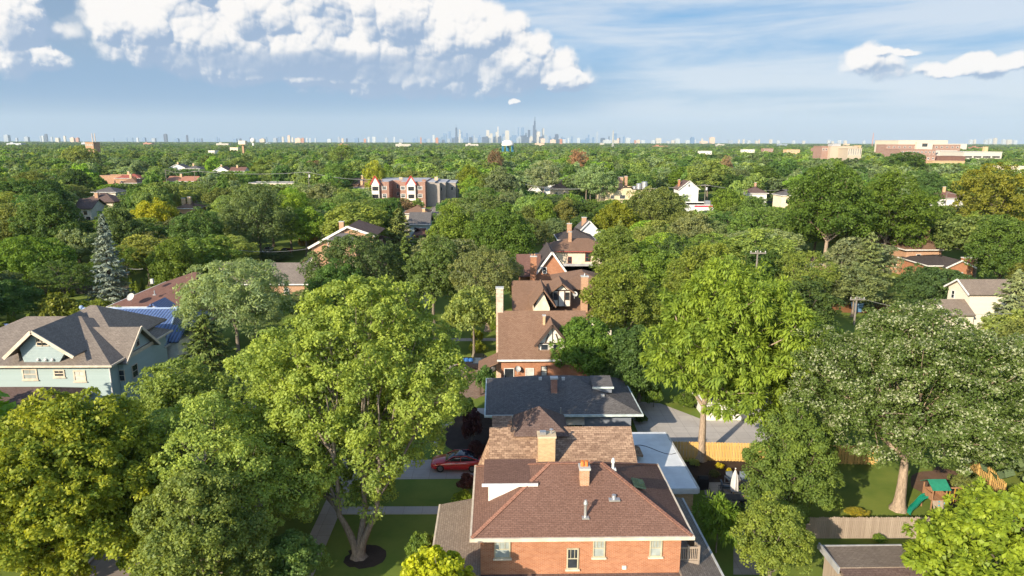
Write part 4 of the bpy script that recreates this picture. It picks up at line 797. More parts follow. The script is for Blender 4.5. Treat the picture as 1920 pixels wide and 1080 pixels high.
for px in (720, 755, 787): 
    for z in (1.2, 4.4, 7.8): window(R1, '-Y', 306, xa(px), z, 2.1, 1.7, WHITE, GLASS, True, 1, t=.2)
for px in (738, 744):
    for z in (4.4, 7.8): window(R1, '-Y', 318, xa(px), z, 1.0, 1.6, WHITE, GLASS)
for px in (803, 818, 838): window(R1, '-Y', 313+6*((px-797)//18), xa(px)+1, 6.5, 1.2, 1.7, WHITE, GLASS)
for px, h in ((752, 333), (818, 332)): p = atY(px, 340, 325); chimney(R1, p[0], 325, 1.5, 1.2, zt-1, atY(px, h, 325)[2], BR_TAN)
for px in (713, 795): p = atY(px, 340, 307); m_ = MB().box(p[0]-.8, p[0]+.8, 306.5, 308, zt, zt+1.0); m_.build('parapet', RW, R1)
# --- yellow brick flats
x0, x1, y0, y1 = px_house(1135, 1212, 358, 8.0, 26)
U_ = house('apartment_block', 'yellow brick flats with stepped front parapet and roof tanks', 'apartment block', x0, x1+5, y0, y1, 8.0, 8, 'flat', BR_YEL, FLATGREY, BR_YEL, 0, [('-Y', .14, 4.6, 1.7, 1.6, WHITE), ('-Y', .33, 4.6, 2.4, 1.6, WHITE), ('-Y', .7, 4.6, 2.2, 1.6, WHITE), ('-Y', .14, 1.2, 1.7, 1.6, WHITE), ('-Y', .33, 1.2, 2.4, 1.6, WHITE)], [(x0+9, y0+14, 2.2, 1.4, 6, 13.2, BR_ORANGE), (x0+11.6, y0+15, 1.3, 1.3, 6, 13.6, BR_ORANGE)], keep=(1136, 334, 1222, 376))
m_ = MB(); xm = x0+(x1-x0)*.52; m_.hexa([(xm-3, y0-.09, 8), (xm+3, y0-.09, 8), (xm+3, y0+.3, 8), (xm-3, y0+.3, 8)], [(xm-1.8, y0-.09, 9.2), (xm+1.8, y0-.09, 9.2), (xm+1.8, y0+.3, 9.2), (xm-1.8, y0+.3, 9.2)]); m_.build('front_parapet', BR_YEL, U_)
for dx, r, h in ((17, 1.2, 2.4), (19.6, 1.4, 3.2), (15, .9, 1.2), (22, 1.0, 1.0)): MB().lathe([(r, 0), (r, h), (r*.5, h+.2)], (x0+dx, y0+12, 8.0), 12).build('roof_tank', METAL, U_)
# --- V, W, X, CC and DD along the far avenue
x0, x1, y0, y1 = px_house(1274, 1310, 352, 8.0, 10); house('gabled_house', 'tall white house with brown shingled front gable', 'house', x0, x1, y0, y1, 7.6, 11.2, 'gy', SIDE_WHITE, SH_PLUM, WHITE, .6, [('-Y', .5, 8.4, .9, 1.2, WHITE), ('-Y', .5, 3.2, 2.4, 1.8, WHITE, CURTAIN)], [(x0+1, y0+5, .9, .9, 8, 11.5, BR_RED)], keep=(1274, 336, 1312, 366))
x0, x1, y0, y1 = px_house(1404, 1438, 362, 7, 9); house('hip_roof_house', 'white house with plum hip roof right of the tall utility pole', 'house', x0, x1, y0, y1, 7, 9.6, 'hx', SIDE_WHITE, SH_PLUM, WHITE, .6, [('-Y', .3, 4, 1, 1.6), ('-Y', .7, 4, 1, 1.6)], [(x0+4.5, y0+5, .8, .8, 8, 11.2, BR_ORANGE)], keep=(1404, 348, 1438, 370))
x0, x1, y0, y1 = px_house(1290, 1345, 386, 4.6, 14); X_ = house('corner_store', 'low white flat roofed store with a red stripe along its top', 'store', x0, x1, y0, y1, 4.6, 4.6, 'flat', SIDE_WHITE, FLATWHITE, WHITE, 0, [('-Y', .6, 1, 5, 1.8, WHITE)], keep=(1290, 380, 1345, 396))
MB().box(x0+2.5, x1+.1, y0-.16, y0-.065, 4.2, 4.75).build('red_stripe', mat_plain('red_band', (.5, .03, .06)), X_); MB().box(x0+8, x0+10, y0+4, y0+6, 4.6, 6.2).build('roof_unit', METAL, X_)
x0, x1, y0, y1 = px_house(1760, 1808, 371, 6, 9); house('hip_roof_house', 'white house with red brown hip roof near the olive gold tree', 'house', x0, x1, y0, y1, 6, 8.6, 'hx', SIDE_WHITE, SH_MAROON, WHITE, .6, [('-Y', .25, 3.5, 1, 1.5), ('-Y', .7, 3.5, 1.2, 1.5)], [(x0+4.5, y0+4, .9, .8, 7, 10.4, BR_TAN)], keep=(1760, 359, 1810, 388))
x0, x1, y0, y1 = px_house(1034, 1066, 355, 6, 9); house('hip_roof_house', 'cream house with brown hip roof near the cone shaped tree', 'house', x0, x1, y0, y1, 6, 9.0, 'hx', STUCCO_CREAM, SH_BROWN, WHITE, .6, [('-Y', .3, 3, 1.2, 1.6), ('-Y', .75, 3, 1.2, 1.6)], [(x0+5, y0+5, .8, .8, 7, 10.4, BR_ORANGE)], keep=(1033, 340, 1068, 366))
x0, x1, y0, y1 = px_house(1018, 1040, 344, 7, 9); house('gabled_house', 'dark slate roofed house with white dormer behind the brown hip roof', 'house', x0, x1, y0, y1, 7, 11.5, 'hx', SIDE_WHITE, SH_SLATE, WHITE, .5, [('-Y', .4, 7.3, 2, 1.3, WHITE)], [(x0+5.5, y0+5, .8, .8, 9, 12.6, BR_RED)], keep=(1018, 325, 1040, 350))
x0, x1, y0, y1 = px_house(990, 1014, 356, 5, 8); house('gabled_house', 'small white twin gabled house left of the brown hip roof', 'house', x0, x1, y0, y1, 4.6, 7.6, 'gy', SIDE_WHITE, SH_PLUM, WHITE, .5, [('-Y', .5, 2.2, 1.2, 1.5)], keep=(990, 345, 1016, 360))
x0, x1, y0, y1 = px_house(1466, 1492, 366, 7, 9); house('stucco_house', 'cream stucco house partly hidden beside the huge dark elm', 'house', x0, x1, y0, y1, 7, 9.2, 'hx', STUCCO_CREAM, SH_SLATE, WHITE, .5, [('-Y', .4, 3.5, 1.2, 1.6)], keep=(1464, 358, 1482, 382))
# --- S: craftsman houses at the left
x0, x1, y0, y1 = px_house(152, 212, 378, 6.2, 10); house('craftsman_house', 'brown hip roofed craftsman house with broad chimney near the yellow locust', 'house', x0, x1, y0, y1, 6.2, 9.0, 'hx', STUCCO_CREAM, SH_PLUM, DKTRIM, 1.0, [('-Y', .4, 3.4, 1.6, 1.5, DKTRIM), ('-Y', .75, 3.4, 1.6, 1.5, DKTRIM)], [(x0+5, y0+2, 1.2, .9, 6, 9.4, BR_ORANGE)], keep=(152, 361, 214, 392))
x0, x1, y0, y1 = px_house(142, 170, 388, 5.8, 9); house('craftsman_house', 'white walled craftsman house under dark brown eaves left of the broad chimney', 'house', x0, x1, y0, y1, 5.8, 8.4, 'gx', STUCCO, SH_PLUM, DKTRIM, .9, [('-Y', .6, 3, 1.2, 1.4, DKTRIM), ('-Y', .75, .4, 1.4, 1.9, DKTRIM)], keep=(142, 374, 172, 414))
x0, x1, y0, y1 = px_house(174, 216, 360, 6.4, 10); house('hip_roof_house', 'cream house with grey hip roof behind the craftsman houses', 'house', x0, x1, y0, y1, 6.4, 8.4, 'hx', SIDE_CREAM, SH_SLATE, WHITE, .7, [('-Y', .3, 4, 1.0, 1.3), ('-Y', .8, 4, 1.0, 1.3)], keep=(174, 352, 218, 370))
x0, x1, y0, y1 = px_house(328, 366, 396, 5, 9); house('brick_house', 'brick house showing only its roof and paired chimneys among maples', 'house', x0, x1, y0, y1, 6, 8, 'hx', BR_ORANGE, SH_BROWN, WHITE, .5, [], [(x0+2, y0+3, 1.2, .9, 6, 9.2, BR_TAN), (x0+4, y0+3, 1.1, .9, 6, 9.6, BR_TAN)], keep=(330, 386, 368, 398))
# --- T: red and brown roofs far left
T = [('brick_house', 'far brick house with flat pinkish roof above the craftsman houses', 186, 228, 330, 7, 8, 'flat', BR_ORANGE, mat_plain('pinkish_roof', (.38, .22, .16)), BR_ORANGE), ('hip_roof_house', 'far house with dull red hip roof and pale chimneys', 216, 262, 334, 6, 8.4, 'hx', BR_ORANGE, mat_shingle('dull_red_shingle', (.28, .075, .055), (.34, .11, .08)), WHITE),
     ('brick_house', 'far house with tan hip roof below the dull red roof', 226, 256, 343, 5, 8.4, 'hx', BR_TAN, SH_BROWN, WHITE), ('row_house', 'long low terracotta roof left of the far grey roofs', 312, 366, 339, 5, 7.5, 'gx', BR_ORANGE, mat_shingle('terracotta_shingle', (.32, .14, .09), (.40, .20, .13)), WHITE),
     ('gabled_house', 'far grey roofed house with white gable beside the leftmost utility pole', 318, 346, 314, 7, 9.6, 'gy', SIDE_WHITE, SH_SLATE, WHITE), ('gabled_house', 'far white house with grey hip roof right of the white gable', 348, 374, 316, 6.5, 9, 'hx', SIDE_WHITE, SH_SLATE, WHITE),
     ('gabled_house', 'far brown roofed house with paired white gables', 400, 428, 320, 6, 9, 'gy', SIDE_WHITE, SH_PLUM, WHITE), ('gabled_house', 'far maroon roofed house with white walls and tall chimney', 430, 458, 320, 6, 8.6, 'gx', SIDE_WHITE, SH_MAROON, WHITE), ('flat_roof_block', 'far long grey flat roof behind the silver tree', 466, 552, 344, 5, 5, 'flat', STUCCO_CREAM, FLATGREY, FLATGREY),
     ('brick_house', 'brown roofed brick house just left of the brick apartment block', 662, 698, 345, 6, 9, 'gx', BR_ORANGE, SH_BROWN, BR_ORANGE), ('house_roof_block', 'small orange brick house before the brick apartment block', 664, 692, 352, 5, 7, 'hx', BR_ORANGE, SH_BROWN, WHITE)]
for nm, lb, a, b, pe, ze, zr, kd, wl, rf, tr in T:
    nm = nm.replace('house_roof_block', 'brick_house'); x0, x1, y0, y1 = px_house(a, b, pe, ze, 12)
    house(nm, lb, 'building' if kd == 'flat' else 'house', x0, x1, y0, y1, ze, zr, kd, wl, rf, tr, .5, [('-Y', .25, 2.6, 1.6, 1.7), ('-Y', .7, 2.6, 1.6, 1.7)], [] if kd == 'flat' else [(x0+(x1-x0)*.4, y0+5, 1.2, 1.0, ze, zr+1.4, BR_TAN)], keep=(a, pe-9, b, pe+3))
# --- right hand houses
x0, x1, y0, y1 = px_house(1700, 1766, 467, 6.0, 12)
BB = house('brick_house', 'orange brick house with brown hip roof below the leaning elm', 'house', x0, x1, y0, y1, 6, 8.8, 'hx', BR_ORANGE, SH_BROWN, WHITE, .7, [('-Y', .36, 3.4, 1.0, 1.5, WHITE), ('-X', .3, 1.2, 1.2, 1.8, WHITE), ('-Y', .5, .6, 1.5, 1.6, WHITE)], [(x0+6.3, y0+3.4, .8, .7, 6, 10.2, BR_TAN, TRIMGREY)], keep=(1682, 436, 1772, 510))
MB().box(x0-1.6, x0-.003, y0+4, y1-3, -.1, 3.0).build('side_wing', BR_ORANGE, BB); m_ = MB(); hip(m_, x0-2.0, x0-.004, y0+3.5, y1-2.5, 3.05, 3.9, axis='y', ia=1., ib=1.); m_.build('side_wing_roof', SH_PLUM, BB)
m_ = MB(); slab(m_, [(x0+1.5, y0-2.2, 2.6), (x0+5.5, y0-2.2, 2.6), (x0+5.5, y0-.01, 3.3), (x0+1.5, y0-.01, 3.3)], .15); m_.build('porch_roof', SH_BROWN, BB); MB().box(x0+1.7, x0+5.3, y0-1.9, y0-.01, -.1, 2.4).build('porch_wall', SIDE_CREAM, BB)
a = at(1742, 497, 4.0); b = at(1832, 500, 4.0); x0, x1, y0 = a[0], b[0], a[1]
BC = thing('brick_house', 'low dark roofed brick house with white edged gable and wide red chimney', 'house', ((x0+x1)/2, y0, 0)); FOOT.append((x0-1, x1+1, y0-1, y0+11)); KEEP.append((1740, 476, 1838, 520, y0)); LAND.append(('the wide red chimney', 1820, 490, y0))
walls(MB(), x0, x1, y0, y0+10, 3.9).build('wall', BR_RED, BC); hip(MB(), x0-.5, x1+.5, y0-.5, y0+10.5, 4.0, 5.4).build('roof', SH_DARK, BC); gutter(BC, x0-.5, x1+.5, y0-.5, y0+10.5, 4.0, WHITE)
xm = x0+(x1-x0)*.62; m_ = MB().box(xm-2.7, xm+2.7, y0-1.6, y0-.01, -.1, 3.9); m_.poly([(xm-2.7, y0-1.6, 3.9), (xm+2.7, y0-1.6, 3.9), (xm, y0-1.6, 5.1)]); m_.build('gable_wall', BR_RED, BC)
m_ = MB(); gable(m_, xm-3.2, xm+3.2, y0-2.0, y0+4, 3.75, 5.3, 'y'); m_.build('gable_roof', SH_DARK, BC); m_ = MB(); m_.beam((xm-3.2, y0-2.06, 3.7), (xm, y0-2.06, 5.25), .1, .3); m_.beam((xm+3.2, y0-2.06, 3.7), (xm, y0-2.06, 5.25), .1, .3); m_.build('rake_trim', WHITE, BC)
chimney(BC, x1-1.2, y0-.6, 2.3, .9, -.1, 5.6, BR_RED, WHITE, 2, METAL); window(BC, '-Y', y0-1.6, xm, 1.2, 1.6, 1.6); window(BC, '-Y', y0, x0+1.2, 1.4, 1.4, 1.5)
x0, x1, y0, y1 = px_house(1508, 1545, 492, 3.2, 6); house('garage', 'small brown garage with pinkish roof under the huge dark elm', 'garage', x0, x1, y0, y1, 3.0, 4.6, 'hx', BR_TAN, SH_BROWN, WHITE, .4, [('-Y', .25, .6, 2.2, 2.0, WHITE, CURTAIN)], keep=(1508, 478, 1545, 503))
# cream house
CH = thing('cream_house', 'cream sided house with grey roofed side wing and wooden stairs', 'house', (74, 103, 0)); x0, y0 = 70.0, 103.0; FOOT.append((67, 86, 98, 110)); KEEP.append((1773, 528, 1850, 612, 100)); LAND.append(('the cream house', 1820, 575, 103))
walls(MB(), 70, 73.99, 101, 106.2, 3.05, 4.65, 'x').build('wall', SIDE_CREAM, CH); m_ = MB(); slab(m_, [(69.5, 100.5, 2.9), (73.98, 100.5, 2.9), (73.98, 103.6, 4.8), (69.5, 103.6, 4.8)], .16); slab(m_, [(69.5, 103.605, 4.8), (73.98, 103.605, 4.8), (73.98, 106.7, 2.9), (69.5, 106.7, 2.9)], .16); m_.build('roof', SH_WEATHER, CH)
m_ = MB(); m_.beam((69.44, 100.5, 2.85), (69.44, 103.6, 4.75), .1, .26); m_.beam((69.44, 106.7, 2.85), (69.44, 103.6, 4.75), .1, .26); m_.build('rake_trim', WHITE, CH)
walls(MB(), 74, 85, 102.5, 107.7, 6.0, 7.5, 'x').build('tall_wall', SIDE_CREAM, CH); m_ = MB(); gable(m_, 73.5, 85.5, 102.0, 108.2, 5.85, 7.7, 'x'); m_.build('tall_roof', SH_WEATHER, CH)
m_ = MB(); m_.beam((73.44, 102.0, 5.8), (73.44, 105.1, 7.65), .1, .26); m_.beam((73.44, 108.2, 5.8), (73.44, 105.1, 7.65), .1, .26); m_.build('tall_rake_trim', WHITE, CH)
for u in (105.4, 104.5, 102.9, 102.0): window(CH, '-X', 70, u, .9, .72, 1.7 if u > 104 else 1.3, WHITE, GLASS)
window(CH, '-Y', 101, 72.0, 1.0, 1.2, 1.5, WHITE, GLASS); window(CH, '-X', 74, 106.4, 4.3, .8, 1.3, WHITE, GLASS)
m_ = MB()
for s in (0, 1.3):
    m_.beam((x0-4.6, y0-1.6+s, 1.0), (x0-.1, y0-1.6+s, 3.2), .08, .1); m_.beam((x0-4.6, y0-1.6+s, .1), (x0-.1, y0-1.6+s, 2.2), .08, .25)
    for i in range(8): x = x0-4.5+i*.62; z = .1+(x-(x0-4.6))*.47; m_.box(x, x+.06, y0-1.63+s, y0-1.57+s, z, z+.95)
for i in range(11): x = x0-4.5+i*.41; m_.box(x, x+.34, y0-1.55, y0-.35, .15+i*.195, .2+i*.195)
m_.build('stairs', WOODGREY, CH)
# garage with white doors behind the walnut
GA = house('garage', 'white garage with double doors hidden behind the walnut trunk', 'garage', 22.2, 28.5, 67.6, 73, 2.4, 3.4, 'gx', SIDE_WHITE, SH_SLATE, WHITE, .4)
m_ = MB()
for u in (22.6, 25.6): m_.box(u, u+2.4, 67.52, 67.597, 0.02, 2.05)
m_.build('garage_door', WHITE, GA); KEEP.append((1335, 770, 1420, 800, 63))
# shed at the bottom edge
p = at(1537, 1021, 2.75); q = at(1690, 1021, 2.75); r_ = at(1752, 1066, 2.75)
S_ = thing('shed', 'weathered wooden shed with flat grey brown shingle roof before the grey fence', 'shed', (p[0]+2.5, p[1]-2, 0)); FOOT.append((p[0]-1, q[0]+3, r_[1]-3, p[1]+1))
x0, x1, y1, y0 = p[0], q[0], p[1], r_[1]
m_ = MB(); slab(m_, [(x0, y0, 2.9), (x1+.05, y0, 2.9), (x1, y1, 2.6), (x0, y1, 2.6)], .14); m_.build('roof', SH_WEATHER, S_)
m_ = MB(); slab(m_, [(x0+.1, y0-2.2, 2.35), (x1+.3, y0-2.2, 2.35), (x1+.1, y0-.01, 2.84), (x0, y0-.01, 2.84)], .12); m_.build('front_roof', SH_PLUM, S_)  # shade on the front slope is put into its darker shingle colour
MB().box(x0+.25, x1-.25, y0-1.8, y1-.3, -.1, 2.2).build('wall', WOODGREY, S_); MB().box(x0-.1, x1+.1, y1+.003, y1+.1, 2.4, 2.66).box(x0-.1, x0-.003, y0, y1, 2.45, 2.9).build('roof_edge', mat_plain('pale_grey_edge', (.3, .3, .3)), S_)
# far institutional blocks
def block(name, label, cat, parts, keep, land=None):
    Y0 = min(p[4] for p in parts); t = thing(name, label, cat, (atY(parts[0][0], 280, Y0)[0], Y0, 0))
    for i, (a, b, tp, nm, Y, dp, mt, wn) in enumerate(parts):
        xa_, xb_ = atY(a, 280, Y)[0], atY(b, 280, Y)[0]; z = atY((a+b)/2, tp, Y)[2]; w = MB().box(xa_, xb_, Y, Y+dp, -.1, z).build(nm, mt, t)
        MB().box(xa_-.3, xb_+.3, Y-.3, Y+dp, z+.003, z+.7).build('parapet', mt if nm != 'roof_unit' else METAL, w)
        if wn:
            rows, cols, ww, wh = wn
            for r in range(rows):
                for c in range(cols): 
                    x = xa_+(xb_-xa_)*(c+.5)/cols; zz = z-2.8-r*4.2; window(t, '-Y', Y, x, zz-wh/2, ww, wh, WHITE, GLASS, False, 0, t=.25)
        FOOT.append((xa_-3, xb_+3, Y-6, Y+dp+3))
    KEEP.append((*keep, Y0)); LAND.append((land or label, (keep[0]+keep[2])/2, (keep[1]+keep[3])/2, Y0)); return t
CON = mat_plain('tan_concrete', (.42, .35, .27), .9, .1); HBR = mat_brick('hospital_red_brick', (.235, .115, .082), (.29, .15, .108)); PALEC = mat_plain('pale_concrete', (.50, .46, .40), .9, .1)
block('hospital', 'large far hospital block with a cream upper hall on red brick wings', 'hospital', [(1683, 1775, 264, 'upper_hall', 960, 60, CREAM, None), (1661, 1800, 272, 'wing_wall', 930, 25, HBR, (1, 14, 3, 2)), (1718, 1748, 268, 'entrance_tower', 925, 4, CREAM, (1, 1, 8, 5)), (1689, 1755, 281, 'front_wing_wall', 880, 40, HBR, (3, 9, 2.6, 2)), (1755, 1795, 283, 'glass_wing', 890, 30, PALEC, (2, 6, 3, 2))], (1661, 263, 1800, 296), 'the far hospital')
block('apartment_block', 'far tudor flats with brown mansard roof and cream gables below the hospital', 'apartment block', [(1738, 1756, 292, 'wall', 700, 20, HBR, (1, 2, 2, 2)), (1758, 1812, 294, 'mansard_roof', 705, 20, SH_MAROON, None), (1752, 1812, 303, 'front_wall', 690, 12, BR_TAN, (1, 8, 2, 2))], (1738, 288, 1812, 308))
pg = block('parking_garage', 'far white parking garage with open decks and a brick chimney', 'parking garage', [(1808, 1880, 285.5, 'deck', 830, 45, PALEC, None)], (1808, 283, 1880, 299))
m_ = MB(); xa_, xb_ = atY(1809, 280, 829)[0], atY(1879, 280, 829)[0]
for z in (12.2, 8.6): 
    for i in range(4): m_.box(xa_+(xb_-xa_)*i/4+1.2, xa_+(xb_-xa_)*(i+1)/4-1.2, 829.3, 829.68, z-.8, z+.8)  # dark panels paint in the shade of the open storeys
m_.build('deck_shade_panel', mat_plain('deck_shade', (.03, .03, .03)), pg); p = atY(1848, 275, 850); MB().box(p[0]-2, p[0]+2, 848, 852, 0, p[2]).build('chimney', BR_TAN, pg)
block('office_block', 'far tan office block with tall narrow windows beside a brick wing', 'office block', [(1557, 1608, 275, 'wall', 720, 30, CON, None), (1590, 1616, 279, 'front_wall', 700, 20, CON, (1, 6, 1.2, 7)), (1541, 1558, 275, 'brick_wing', 725, 20, HBR, (1, 3, 2, 2)), (1560, 1576, 270, 'roof_unit', 735, 10, FLATGREY, None), (1608, 1614, 274, 'stair_tower', 722, 8, BR_TAN, None)], (1541, 270, 1616, 299), 'the far tan office block')
for i, (lb, a, b, tp, Y, mt) in enumerate([('white low store roof far beyond the striped store', 1314, 1335, 284, 560, STUCCO), ('far white walled block beside a brown tree', 1394, 1415, 281, 640, STUCCO), ('far brick and white flats at the edge of the brown tree', 1432, 1450, 279, 640, HBR), ('far low brick range left of the tan office block', 1475, 1500, 281, 700, BR_TAN), ('far red brick range beside the tan office block', 1526, 1541, 278, 740, HBR),
    ('far orange brick flats at the left forest edge', 161, 176, 267.5, 900, BR_ORANGE), ('far peach stucco block in the left forest', 431, 446, 277, 560, STUCCO_CREAM), ('small far white roof beside the peach block', 390, 402, 283, 600, STUCCO),
    ('grey roofed block at the frame edge right of the parking garage', 1898, 1940, 314, 420, STUCCO_CREAM), ('far white range above the parking garage', 1712, 1812, 270, 1900, PALEC)]):
    Y = 15/math.tan(math.atan((tp-540)/F)+PITCH) if 276 < tp < 300 else Y
    block('low_building', lb, 'building', [(a, b, tp, 'wall', Y, 15, mt, (1, 4, 2, 1.8))], (a, tp-1, b, tp+6))
# water tower
wt = thing('water_tower', 'white domed water tower on blue legs rising above the far trees', 'water tower', (atY(952, 270, 1150)[0], 1150, 0)); x = wt.location.x; zt = atY(952, 262.5, 1150)[2]; zb = atY(952, 273.5, 1150)[2]; r = 10.2
MB().lathe([(.1, zb-.4), (r*.9, zb-.2), (r, zb+1), (r, zb+3.2), (r*.92, zb+3.4), (r*.86, zt-2.6), (r*.55, zt-.8), (.1, zt)], (x, 1150, 0), 28).build('tank', WHITE, wt, True)
for i in range(6): a = i*math.pi/3+.3; MB().tube([(x+math.cos(a)*r*.9, 1150+math.sin(a)*r*.9, 0), (x+math.cos(a)*r*.9, 1150+math.sin(a)*r*.9, zb+.5)], .9, 8).build('leg', mat_plain('blue_leg_paint', (.03, .16, .28)), wt)
MB().tube([(x, 1150, 0), (x, 1150, zb)], 1.6, 12).build('riser', mat_plain('blue_leg_paint', (.03, .16, .28)), wt); KEEP.append((940, 262, 964, 283, 1150)); FOOT.append((x-13, x+13, 1137, 1163)); LAND.append(('the white water tower', 952, 270, 1150))

q = atY(455, 264, 900); z = q[2]; t = thing('water_tank', 'far orange flat topped tank on a thick column in the left forest', 'water tower', (q[0], 900, 0)); MB().box(q[0]-4.4, q[0]+4.4, 896, 904, z-4.5, z).build('tank', STUCCO_CREAM, t); MB().box(q[0]-1.0, q[0]+1.0, 899, 901, -.1, z-4.503).build('column', BR_ORANGE, t); KEEP.append((448, 262, 463, 275, 890))
# ------------------------------------------------------------------ ground, street, paths
def sheet(name, pts, mat, z=.004, kind='structure', label=None, thick=None):
    m_ = MB(); top = [(p[0], p[1], z) for p in pts]
    if thick: m_.hexa([(p[0], p[1], z-thick) for p in pts], top)
    else: m_.poly(top)
    return tag(m_.build(name, mat), label, None, None, kind)
GRASS = mat_ground('grass', (.10, .15, .026), (.17, .205, .04), (.135, .185, .034)); MULCH = mat_ground('dark_mulch', (.03, .022, .018), (.05, .036, .028), (.07, .05, .04), 1, 9); DIRT = mat_ground('bare_soil', (.14, .085, .055), (.20, .13, .09), (.34, .27, .21), 1.2, 4)
CONC = mat_concrete('pale_concrete_slab', (.46, .43, .40)); CONCW = mat_concrete('warm_concrete_slab', (.42, .36, .31)); PAVE = mat_concrete('tan_street_surface', (.27, .225, .195), 4.0); ASPH = mat_concrete('asphalt', (.10, .10, .105), 6.0); FLAG = mat_concrete('flagstone', (.40, .33, .28), .7)
sheet('ground', [(-14500, -250), (14500, -250), (14500, 15800), (-14500, 15800)], GRASS, 0)
sheet('street', [(-28.5, -30), (-19.2, -30), (-19.2, 330), (-28.5, 330)], PAVE, .004)
sheet('avenue', [(-400, 331), (400, 331), (400, 343), (-400, 343)], ASPH, .008)
for x in (-19.2, -28.7): tag(MB().box(x, x+.2, -30, 330, -.1, .13).build('kerb', CONCW), None, None, None, 'structure')
sheet('sidewalk', [(-14.1, -20), (-12.55, -20), (-12.55, 200), (-14.1, 200)], CONCW, .03, thick=.06)
sheet('front_path', [(-12.54, 49.5), (-4.0, 49.4), (-4.0, 50.55), (-12.54, 50.65)], CONC, .03, thick=.06)
sheet('driveway', [(-19.0, 55.2), (-1.8, 55.2), (-1.8, 58.9), (-10, 59.0), (-19.0, 59.6)], CONCW, .012)
sheet('front_path', [(-12.5, 69.6), (-1.0, 69.6), (-1.0, 71.4), (-12.5, 71.4)], CONC, .012)
sheet('driveway', [(-19.0, 83.0), (-.5, 83.0), (-.5, 86.8), (-19.0, 86.8)], CONCW, .012)
sheet('front_path', [(-12.5, 97.5), (1.5, 97.5), (1.5, 99.0), (-12.5, 99.0)], CONCW, .012)
sheet('driveway', [(-19.0, 150), (10, 150), (10, 154), (-19, 154)], CONC, .012)
p = at(1205, 762); q = at(1345, 815); sheet('driveway', [(14.2, 58.9), (29.5, 58.9), (29.5, 67.4), (22.2, 67.5), (18.5, 72.5), (14.6, 73.5)], CONC, .012)
a = [at(*q)[:2] for q in ((1290, 868), (1500, 872), (1540, 960), (1330, 985))]; sheet('patio', [at(1318, 905)[:2], at(1470, 905)[:2], at(1490, 965)[:2], at(1330, 970)[:2]], FLAG, .03, thick=.06)
sheet('patio_walk', [at(1375, 985)[:2], at(1420, 985)[:2], at(1425, 1078)[:2], at(1375, 1078)[:2]], FLAG, .02)
def ring(cx, cy, rx, ry, n=26, jit=.06, s=1):
    r = np.random.default_rng(s); return [(cx+rx*math.cos(t)*(1+r.normal()*jit), cy+ry*math.sin(t)*(1+r.normal()*jit)) for t in np.linspace(0, 2*math.pi, n, endpoint=False)]
sheet('mulch_bed', ring(-9.4, 43.8, 1.45, 1.45), MULCH, .02); p = at(872, 818); sheet('mulch_bed', ring(p[0]+.4, p[1]+1.2, 2.6, 5.2, s=2), MULCH, .02)
p = at(880, 722); sheet('soil_bed', ring(p[0]+.6, p[1]+.5, 2.6, 5.0, s=3), DIRT, .02); p = at(1350, 885); sheet('mulch_bed', ring(p[0], p[1], 5.2, 2.4, s=4), MULCH, .02)
p = at(1815, 925); sheet('mulch_bed', ring(p[0], p[1], 4.2, 4.5, s=5), mat_ground('brown_mulch', (.11, .065, .04), (.15, .09, .06), (.19, .12, .08), 1, 9), .02); p = at(1600, 578); sheet('soil_bed', ring(p[0], p[1], 9, 3.5, s=6), mat_ground('orange_soil', (.30, .13, .05), (.34, .16, .07), (.2, .1, .05), .5, 4), .02)
p = at(1000, 480); sheet('driveway', [(p[0]-6, p[1]-3), (p[0]+6, p[1]-3), (p[0]+6, p[1]+5), (p[0]-6, p[1]+5)], CONC, .012)
# stepping stones across the lawn
STONES = [(845, 793), (836, 797), (831, 801), (826, 806), (822, 812), (820, 818), (819, 824), (819, 830), (820, 836), (823, 846)]
for i, q in enumerate(STONES):
    p = at(*q); m_ = MB(); o_ = ring(p[0], p[1], .34, .24, 8, .12, 20+i); m_.hexa([(x, y, -.02) for x, y in o_], [(x, y, .045) for x, y in o_])
    w = ['flat pale stepping stone nearest the red car', 'flat pale stepping stone at the garden end of the curving trail'][0 if i == 9 else 1] if i in (0, 9) else 'flat pale stepping stone in the middle of the curving lawn trail'
    tag(m_.build('stepping_stone', CONC), w, 'stepping stone', 'stepping stones across the side lawn')
# ------------------------------------------------------------------ fences
def fence(label, p, q, h, mat, posts=2.4, board=.15, gap=.012, alt=.03, ragged=.0):
    p = Vector((p[0], p[1], 0)); q = Vector((q[0], q[1], 0)); d = q-p; Ln = d.length; d.normalize(); nrm = Vector((-d.y, d.x, 0)); r = np.random.default_rng(int(Ln*100))
    t = thing('wood_fence', label, 'fence', p); m_ = MB(); n = int(Ln/board)
    for i in range(n):
        a = p+d*(i*board+gap); b = p+d*((i+1)*board-gap); o = nrm*(alt*(1 if i % 2 else -1)); hh = h+r.normal()*ragged; th = nrm*.011
        m_.hexa([a+o-th, b+o-th, b+o+th, a+o+th], [v+Vector((0, 0, hh-.06)) for v in (a+o-th, b+o-th, b+o+th, a+o+th)]); e = (b-a)*.25
        m_.hexa([v+Vector((0, 0, hh-.06)) for v in (a+o-th, b+o-th, b+o+th, a+o+th)], [v+Vector((0, 0, hh)) for v in (a+e+o-th, b-e+o-th, b-e+o+th, a+e+o+th)])
    m_.build('board_panel', mat, t); m_ = MB()
    for z in (.3, h*.55, h-.25): m_.beam(p+Vector((0, 0, z)), q+Vector((0, 0, z)), .04, .08)
    m_.build('rail', mat, t); k = int(Ln/posts)+1
    for i in range(k+1): c = p+d*(Ln*i/k)+nrm*.07; MB().box(c.x-.045, c.x+.045, c.y-.045, c.y+.045, -.1, h-.05).build('post', mat, t)
    return t
